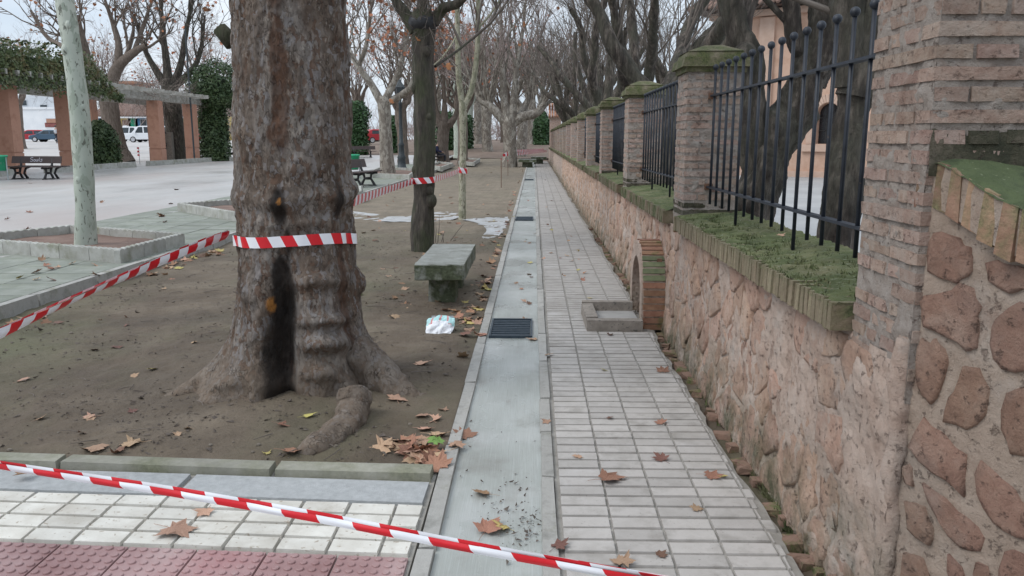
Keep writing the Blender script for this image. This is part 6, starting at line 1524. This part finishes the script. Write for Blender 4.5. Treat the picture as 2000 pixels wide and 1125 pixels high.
# ---- white paper bag
pbg = gp(857, 652); t = thing('paper_bag', 'crumpled white paper bag with a pale blue and red striped top lying on the soil', 'paper bag', tuple(pbg))
nu, nv = 33, 25; vs_ = []
for j in range(nv):
    for i in range(nu):
        u, v_ = 2 * i / (nu - 1) - 1, j / (nv - 1); p = np.array([[u * 2.2, v_ * 4, 1.]])
        wd = .098 + .014 * math.sin(PI * v_) + .006 * perlin(np.array([[v_ * 5, 3., u]]))[0] - .02 * max(0, v_ - .8) * 5 * .6
        rise = .115 * v_ - .03 * max(0, v_ - .85) * (abs(u) ** 2) * 6                     # leans back from the ground
        puff = .035 * (1 - abs(u) ** 2.2) * math.sin(PI * min(1, v_ * 1.02 + .02)) + .010 * fbm(p, 3)[0]
        a_ = math.atan2(v_ - .42, u * .8); rr_ = math.hypot(u * .8, v_ - .42); puff += .008 * abs(math.sin(a_ * 4 + .5)) * min(1, rr_ * 2.2) - .012 * math.exp(-(rr_ / .12) ** 2)
        vs_.append((pbg[0] + u * wd + .012 * v_, pbg[1] - .02 + .17 * v_ - puff * .75, max(.004, rise + puff * .6)))
fq = [(j * nu + i, j * nu + i + 1, (j + 1) * nu + i + 1, (j + 1) * nu + i) for j in range(nv - 1) for i in range(nu - 1)]
m = MB().add(vs_, fq); o = m.build('paper', ['paper_white', 'paper_teal', 'paper_red'], t)
for k, p in enumerate(o.data.polygons):
    i, j = k % (nu - 1), k // (nu - 1); u, v_ = 2 * (i + .5) / (nu - 1) - 1, (j + .5) / (nv - 1)
    if v_ > .52 + .12 * (abs(u) < .55) - .12 * (abs(u) > .8): p.material_index = 2 if (i in (5, 6, 14, 15, 23, 24)) else 1
    elif v_ > .46 and abs(u) > .55: p.material_index = 2
MB().add([(pbg[0] - .095, pbg[1] + .0, .003), (pbg[0] + .1, pbg[1] + .0, .003), (pbg[0] + .1, pbg[1] + .2, .003), (pbg[0] - .08, pbg[1] + .2, .003), (pbg[0] - .075, pbg[1] + .165, .108), (pbg[0] + .1, pbg[1] + .165, .108)], [(3, 2, 1, 0), (2, 3, 4, 5)]).build('back_sheet', 'paper_white', t)

# ---- striped barrier tape
def tape(name, label, pts, wd, stripe=.16, n=160, nrm=(0, 0, 1), twist=None, fold=0, group=None, parent=None, slant=1.0, ph=0.0):
    """a band along pts, width along nrm (turned by twist(t) radians about the run)"""
    P = catmull(pts, n); T = np.gradient(P, axis=0); T /= np.linalg.norm(T, axis=1)[:, None]
    S = np.concatenate([[0], np.cumsum(np.linalg.norm(np.diff(P, axis=0), axis=1))]); nv = 5
    me = bpy.data.meshes.new(name); vs_, uvs = [], []
    for i in range(n):
        a = np.array(nrm, float); a -= T[i] * np.dot(a, T[i]); a /= np.linalg.norm(a); c = np.cross(T[i], a)
        th_ = twist(i / (n - 1)) if twist else 0; d = a * math.cos(th_) + c * math.sin(th_); e = -a * math.sin(th_) + c * math.cos(th_)
        for k in range(nv):
            v_ = k / (nv - 1) - .5; crease = fold * (.5 - abs(v_)) * wd * (1 + .4 * math.sin(S[i] * 23 + 2 * ph))
            vs_.append(tuple(P[i] + d * v_ * wd + e * crease)); uvs.append((S[i] / stripe + ph, v_ * wd / stripe * slant * 2.2))
    fs = [(i * nv + k, i * nv + k + 1, (i + 1) * nv + k + 1, (i + 1) * nv + k) for i in range(n - 1) for k in range(nv - 1)]
    off = np.array(wloc(parent)) if parent else np.zeros(3)
    me.from_pydata((np.array(vs_) - off).tolist(), [], fs); ul = me.uv_layers.new(name='UVMap')
    ul.data.foreach_set('uv', [c for p in fs for i in p for c in uvs[i]]); me.materials.append(M['barrier_tape']); me.polygons.foreach_set('use_smooth', [True] * len(fs))
    o = link(name, me, parent); 
    if label: tag(o, label, 'barrier tape', group)
    return o
# foreground tape: pulled taut, bunched into a rope of folds
def on(px, py, Y): return yp(px, py, Y)
fa, fb = [(-420, 832, 2.55), (-150, 880, 2.35), (0, 906, 2.2), (300, 952, 2.02), (600, 1004, 1.86), (900, 1062, 1.7), (1200, 1116, 1.56), (1450, 1160, 1.46), (1900, 1240, 1.3)], 0
P = [np.array([-4.6, 3.6, 1.05]), np.array([-2.9, 3.0, .93])] + [on(*q) for q in fa[1:]]
t = thing('barrier_tape', 'red and white barrier tape stretched slanting across the near paving', 'barrier tape', tuple(P[3]))
tape('tape_fold', None, [p + [0, 0, .0045] for p in P], .017, .215, 300, (0, -.35, 1), lambda u: .3 * math.sin(u * 9), .35, parent=t, slant=.8)
tape('tape_fold', None, [p + [0, -.004, -.006] for p in P], .02, .215, 300, (0, -.6, 1), lambda u: -.35 + .3 * math.sin(u * 7 + 1), .35, parent=t, slant=.9, ph=.36)
tape('tape_fold', None, [p + [0, .006, -.002] for p in P], .021, .215, 300, (0, .3, 1), lambda u: .5 + .2 * math.sin(u * 5), .2, parent=t, slant=.6, ph=.62)
# tape from the left to the giant trunk
P = [np.array([-2.9, -1.2, 1.0]), np.array([-2.55, .9, .72]), on(-120, 705, 2.75), on(0, 652, 3.15), on(130, 593, 3.55), on(270, 530, 4.0), on(380, 482, 4.4), on(446, 458, 4.72)]
t = thing('barrier_tape', 'striped tape sagging from the lower left up to the giant trunk', 'barrier tape', tuple(P[3]))
tape('tape_band', None, P, .054, .15, 260, (0, -.35, 1), lambda u: .25 + .5 * (1 - u) + .28 * math.sin(u * 13), .2, parent=t, slant=-.5)
tape('tape_fold', None, [p + [0, -.008, .02] for p in P], .022, .15, 260, (0, -.5, 1), lambda u: 1.0 - .6 * u, .3, parent=t, slant=-.5, ph=.45)
# round the giant trunk
def gr(da, z):
    k = np.argmin(((DA - da + PI) % (2 * PI) - PI) ** 2 * 4 + (ZZ - z) ** 2); return Rg[k]
pts = []
for a in np.linspace(-150, 170, 41):
    da = rad_(a); z = .902 + .036 * math.cos(da); r = max(gr(da + rad_(k), z + dz) for k in (-12, -6, 0, 6, 12) for dz in (-.03, 0, .03)) + .006
    th_ = thc + da; pts.append(np.array([GX + .016 * z + r * math.cos(th_), GY + r * math.sin(th_), z + .006 * math.sin(da * 3)]))
tape('barrier_tape', 'striped tape wound tightly round the giant burled trunk', pts, .062, .145, 260, (0, 0, 1), None, .0, 'tapes wound round trunks', slant=.55)
# on to the dark pollard and the slender plane
yA, yB = 10.72, 15.2
P = [on(668, 402, 4.85), on(700, 390, 6.0), on(740, 376, 7.6), on(780, 363, 9.4), on(808, 354, 10.6)]
t = tape('barrier_tape', 'striped tape running from the giant trunk to the dark pollard', P, .075, .27, 220, (0, 0, 1), lambda u: .15, .05, slant=.3)
P = [on(846, 351, 10.75), on(868, 344, 12.3), on(886, 338, 14), on(898, 332, 15.1)]
tape('barrier_tape', 'striped tape running from the dark pollard to the slender forked plane', P, .085, .3, 160, (0, 0, 1), lambda u: .15, .05, slant=.3)
def ring(label, c, r, z, wd, tilt=0.0):
    pts = [np.array([c[0] + r * math.cos(a), c[1] + r * math.sin(a), z + tilt * math.cos(a)]) for a in np.linspace(0, 2 * PI, 40)]
    tape('barrier_tape', label, pts, wd, .15, 120, (0, 0, 1), None, 0, 'tapes wound round trunks', slant=.9)
c = yp(826, 352, 10.72); ring('striped tape wound round the dark mossy pollard', (c[0], c[1]), .163, c[2], .08, .01)
c = yp(904, 333, 15.2); ring('striped tape wound round the slender forked plane', (c[0], c[1]), .085, c[2], .1, -.01)
P = [on(982, 304, 44), on(1000, 296, 44.5), on(1030, 294, 47), on(1062, 292, 53)]
tape('barrier_tape', 'far striped tape strung from the stout plane to the wall\'s end, upper strand', P, .14, .3, 80, (0, 0, 1), None, 0, slant=.3)
P = [on(984, 303, 43.8), on(1010, 301, 45), on(1040, 298, 48), on(1068, 295, 54)]
tape('barrier_tape', 'far striped tape strung from the stout plane to the wall\'s end, lower strand', P, .14, .3, 80, (0, 0, 1), None, 0, slant=.3)
P = [on(905, 334, 15.2), on(940, 322, 19), on(978, 312, 25.3), on(986, 305, 43.5)]
for (px, pb_y, pt_y, lab) in ((979, 366, 311, 'thin iron rod stuck in the soil holding up the far tape'), (992, 342, 314, 'second thin iron rod farther off beside the stout plane')):
    a = gp(px, pb_y); e = yp(px, pt_y, a[1]); t = thing('iron_rod', lab, 'rod', tuple(a)); MB().tube([a - [0, 0, .05], e], .012, 6).build('rod', 'rust', t); MB().sphere(e, .02, 8, 6).build('tip', 'car_red', t)

# ================================================================== FALLEN LEAVES
def leaf_mesh(seed, mat, curl=.35):
    r = np.random.RandomState(seed); out = []
    lobes = [(-150, .5), (-128, .44), (-95, .74), (-72, .52), (-45, .88), (-24, .56), (0, 1.0), (24, .56), (45, .88), (72, .52), (95, .74), (128, .44), (150, .5), (180, .2)]
    P = []
    for i, (a, l) in enumerate(lobes):
        l *= r.uniform(.82, 1.1); P.append((l, a + r.uniform(-5, 5)))
        if i < len(lobes) - 1 and l > .6: P += [(l * .74, a + 9), (l * .8, a + 14)]
    pts = [(l * math.sin(math.radians(a)), l * math.cos(math.radians(a))) for l, a in P]
    ax = r.uniform(0, PI); k1, k2 = r.uniform(.1, 1) * curl, r.uniform(-.5, .6) * curl
    def z(x, y):
        u, v_ = x * math.cos(ax) + y * math.sin(ax), -x * math.sin(ax) + y * math.cos(ax)
        return k1 * u * u + k2 * v_ * v_ * .8 + .12 * curl * math.sin(5 * x + seed) * math.cos(4 * y) + .05
    vs_ = [(0, 0, z(0, 0))] + [(x * .5, y * .5, z(x * .5, y * .5)) for x, y in pts] + [(x * (1 - .1 * abs(z(x, y))), y, z(x, y)) for x, y in pts]; n = len(pts)
    zm = min(v_[2] for v_ in vs_); vs_ = [(a, b_, c - zm) for a, b_, c in vs_]
    fs = [(0, 1 + (i + 1) % n, 1 + i) for i in range(n)] + [(1 + i, 1 + (i + 1) % n, 1 + n + (i + 1) % n, 1 + n + i) for i in range(n)]
    m = MB().add(vs_, fs); m.tube([(0, -.1, vs_[0][2] * .7), (.03, -.55, .03), (.1, -.95, .02)], [.016, .012, .01], 3)
    me = m.mesh('leaf', mat, False); 
    return me
LM = {mt: [leaf_mesh(k + 10 * j, mt, .3 + .25 * (k % 3)) for k in range(5)] for j, mt in enumerate(('leaf_tan', 'leaf_brown', 'leaf_dark', 'leaf_yellow', 'leaf_green'))}
def zsurf(x, y):
    if x > .115: return .002
    if x > -.44: return -.012 if -.36 < x < .03 else .006
    if y < 3.43: return .004 if y < 3.31 else .03
    if x < -4.51: return .108
    return float(soil_h(np.array([x]), np.array([y]))[0])
def leaf(px, py, s, mt, label, group=None, Y=None, z=None, tilt=.2, rz=None):
    p = gp(px, py, 0)
    if p[0] < -4.4: p = gp(px, py, .1)
    zz_ = zsurf(p[0], p[1]) if z is None else z; p = gp(px, py, zz_)
    o = link('fallen_leaf', random.choice(LM[mt]), None, (p[0], p[1], zz_ + .003)); s *= 1.12; o.scale = (s, s, s * random.uniform(.8, 1.3))
    o.rotation_euler = (random.gauss(0, tilt), random.gauss(0, tilt), random.uniform(0, 6.28) if rz is None else rz); return tag(o, label, 'leaf', group)
BIG = [(340, 1038, .1, 'leaf_tan', 'large pale tan plane leaf with pointed lobes lying across white and red tiles'), (400, 1000, .06, 'leaf_tan', 'curled tan leaf on the white tiles just above the large pointed leaf'),
 (187, 876, .085, 'leaf_tan', 'flat tan leaf on the soil by the edging stones, left of a curled one'), (262, 868, .08, 'leaf_tan', 'upturned tan leaf on the soil behind the edging stones'), (228, 885, .05, 'leaf_dark', 'small dark leaf between the two tan leaves at the edging stones'),
 (565, 882, .075, 'leaf_brown', 'orange brown leaf leaning on the edging stone left of the big root'), (520, 887, .03, 'leaf_yellow', 'tiny yellow green leaf left of the orange brown one at the edging'), (551, 830, .055, 'leaf_brown', 'reddish leaf lying before the trunk\'s black furrow'), (600, 813, .05, 'leaf_yellow', 'yellow leaf at the foot of the giant trunk beside the big root'),
 (820, 712, .085, 'leaf_tan', 'pale tan leaf alone on bare soil between trunk and channel'), (776, 782, .085, 'leaf_tan', 'tan leaf lying against the right hand root of the giant trunk'), (865, 802, .045, 'leaf_tan', 'small pale leaf on the soil near the channel kerb above the leaf heap'),
 (945, 965, .065, 'leaf_brown', 'reddish five pointed leaf lying on the smooth channel concrete'), (952, 1036, .085, 'leaf_brown', 'rusty leaf beside a yellow green one on the channel concrete'), (985, 1032, .055, 'leaf_yellow', 'yellow green leaf touching the rusty leaf on the channel'),
 (1185, 937, .085, 'leaf_brown', 'big folded brown leaf lying in the middle of the sidewalk'), (1386, 929, .06, 'leaf_brown', 'curled orange brown leaf on the sidewalk near the wall side'), (1411, 930, .03, 'leaf_yellow', 'small yellow leaf beside the curled orange brown one on the sidewalk'), (1292, 898, .055, 'leaf_dark', 'dark curled leaf on the sidewalk between the big folded leaf and the wall'),
 (1128, 892, .035, 'leaf_tan', 'small tan leaf on the sidewalk close to the channel, above the big folded leaf'), (1292, 826, .045, 'leaf_brown', 'brown leaf on the sidewalk, above the dark curled one'), (1294, 726, .06, 'leaf_brown', 'brown leaf at the sidewalk edge, just below the brick arch'), (1180, 723, .035, 'leaf_yellow', 'yellow leaf on the sidewalk below the concrete tray'),
 (1190, 655, .04, 'leaf_dark', 'small upright dark leaf on the sidewalk directly before the concrete tray'), (1215, 1102, .06, 'leaf_tan', 'tan leaf near the tape at the bottom of the sidewalk'), (1090, 1068, .05, 'leaf_dark', 'dark shrivelled leaf in the joint between channel and sidewalk'), (1070, 693, .045, 'leaf_tan', 'tan leaf on the channel\'s right kerb just below the near grate'),
 (1043, 664, .06, 'leaf_tan', 'tan leaf lying at the near corner of the near grate'), (1025, 625, .05, 'leaf_brown', 'rust brown leaf lying on the far edge of the near grate'), (1068, 824, .04, 'leaf_tan', 'pinkish tan leaf on the right channel kerb'), (1190, 817, .03, 'leaf_dark', 'small dark leaf on the sidewalk tiles level with the root'), (1362, 996, .035, 'leaf_tan', 'small tan leaf on the sidewalk below the curled orange brown leaf'), (1290, 1086, .03, 'leaf_dark', 'small dark leaf low on the sidewalk near the tape'),
 (770, 619, .075, 'leaf_tan', 'yellowish tan leaf on the soil left of the paper bag'), (797, 603, .06, 'leaf_tan', 'upturned tan leaf on the soil before the stone bench'), (762, 541, .05, 'leaf_tan', 'tan leaf on the soil left of the stone bench'), (42, 745, .06, 'leaf_tan', 'tan leaf alone on the soil, lower left'), (178, 815, .05, 'leaf_tan', 'pale leaf on the soil behind the leaning pair at the edging'), (300, 722, .05, 'leaf_yellow', 'yellowish leaf on the soil left of the giant trunk'),
 (225, 679, .06, 'leaf_dark', 'dull brown leaf on the soil between the tape and the trunk'), (260, 805, .04, 'leaf_dark', 'dull leaf on the soil left of the trunk\'s left root'), (50, 926, .05, 'leaf_brown', 'brown leaf under the tape on the grey slab'), (320, 565, .04, 'leaf_tan', 'tan leaf on the soil right of the sagging tape'), (908, 592, .05, 'leaf_yellow', 'yellow leaf on the soil just right of the stone bench foot'), (703, 576, .05, 'leaf_green', 'green leaf on the soil just right of the giant trunk')]
for q in BIG: leaf(q[0], q[1], q[2], q[3], q[4], tilt=.12)
r = np.random.RandomState(17)
def zone(n, fn, label, group, smin=.035, smax=.075, mts=('leaf_tan', 'leaf_tan', 'leaf_brown', 'leaf_brown', 'leaf_tan', 'leaf_dark', 'leaf_yellow')):
    for k in range(n):
        px, py = fn(); leaf(px, py, r.uniform(smin, smax), mts[r.randint(len(mts))], label, group, tilt=.25)
zone(30, lambda: (r.normal(818, 32), r.normal(874, 19)), 'dry leaf in the heap piled in the soil corner by channel and edging', 'leaf heap in the soil corner', .06, .095, ('leaf_tan', 'leaf_brown', 'leaf_tan'))
leaf(852, 862, .06, 'leaf_green', 'fresh green leaf on top of the leaf heap in the soil corner', z=.03)
def kerbline(): 
    u = r.rand(); return 290 + 150 * u + r.normal(0, 8), 528 - 44 * u + abs(r.normal(0, 8))
zone(30, kerbline, 'dry leaf in the drift along the green strip\'s kerb', 'leaves drifted along the kerb', .05, .09)
zone(9, lambda: (r.uniform(15, 110), r.uniform(605, 640)), 'dry leaf under the tape at the kerb, lower left', 'leaves under the tape by the kerb', .05, .09)
def chanline():
    y = r.uniform(330, 660); return 1043 - .288 * (y - 272) - abs(r.normal(0, 16 * (y - 250) / 400)) - 4, y
zone(64, chanline, 'dry leaf lying along the soil side of the channel', 'leaves along the channel', .045, .085)
zone(16, lambda: (r.normal(918, 14), r.normal(627, 22)), 'rusty leaf in the small drift between paper bag and channel', 'leaf drift by the paper bag', .05, .08, ('leaf_brown', 'leaf_brown', 'leaf_tan'))
zone(12, lambda: (r.uniform(30, 230), r.uniform(497, 548)), 'dry leaf on the green paving slabs before the planter', 'leaves on the green slabs', .05, .085)
zone(55, lambda: (r.uniform(690, 990), r.uniform(335, 480)), 'small dry leaf scattered on the soil beyond the giant trunk', 'leaves on the far soil', .04, .08)
zone(22, lambda: (r.uniform(690, 900), r.uniform(430, 600)), 'small dry leaf on the soil round the stone bench', 'leaves round the stone bench', .035, .06)
zone(20, lambda: (r.uniform(1000, 1060) , r.uniform(340, 600)), 'small leaf lying on the channel concrete farther on', 'leaves on the far channel', .03, .05)
zone(22, lambda: (lambda y: (1060 + r.uniform(0, .5) * (y - 300), y))(r.uniform(350, 600)), 'small leaf lying on the sidewalk farther on', 'leaves on the far sidewalk', .03, .05)
zone(12, lambda: (r.uniform(10, 430), r.uniform(560, 850)), 'small dull leaf on the soil left of the giant trunk', 'leaves on the near left soil', .03, .05, ('leaf_dark', 'leaf_tan'))
def gutter():
    y = r.uniform(430, 1080); return 1043 + .672 * (y - 272) + r.uniform(4, 22) * (y - 250) / 500, y
for k in range(26):
    px, py = gutter(); leaf(px, py, r.uniform(.03, .06), ('leaf_brown', 'leaf_dark', 'leaf_tan')[r.randint(3)], 'brown leaf caught in the gap between sidewalk and wall', 'leaves in the gap at the wall foot', z=-.03)
def plz(): 
    y = r.uniform(350, 460); return r.uniform(0, 440), y
zone(16, plz, 'dark leaf scattered on the pale plaza paving', 'leaves on the plaza', .06, .1, ('leaf_dark', 'leaf_brown'))

for px, py, sz, mt, lab in ((1524, 461, .035, 'leaf_tan', 'small tan leaf on the mossy ledge under the nearest fence'), (1390, 428, .03, 'leaf_dark', 'dark leaf on the mossy ledge by the second pier')):
    leaf(px, py, sz, mt, lab, z=.985)
pb2 = MB()
for k in range(260):
    y = 3.5 + 10 * r.rand() ** 1.6; x = r.uniform(-4.3, -.47); sz = abs(r.normal(0, .006)) + .004; z = float(soil_h(np.array([x]), np.array([y]))[0])
    q = MB().sphere((x, y, z + sz * .2), sz, 5, 4, (1, r.uniform(.6, 1.1), .6)); pb2.add(q.v, q.f)
simple('pebble', (.13, .11, .085), (.26, .22, .18), 20, .9, .3, vary=.2)
stuff(tag(pb2.build('pebbles', 'pebble'), 'small dull pebbles pressed into the soil bed', 'pebbles', kind='stuff'))
tw = MB()
for k in range(120):
    y = 3.55 + 9 * r.rand() ** 1.4; x = r.uniform(-4.2, -.5); a = r.uniform(0, 6.3); ln = r.uniform(.05, .22); z = float(soil_h(np.array([x]), np.array([y]))[0]) + .008
    tw.tube([(x, y, z), (x + .5 * ln * math.cos(a) + .01, y + .5 * ln * math.sin(a), z + .004), (x + ln * math.cos(a), y + ln * math.sin(a), z)], [.003, .0025, .0015], 4)
stuff(tag(tw.build('dry_twigs', 'twig_dark'), 'thin dry twigs strewn over the soil bed', 'twigs', kind='stuff'))
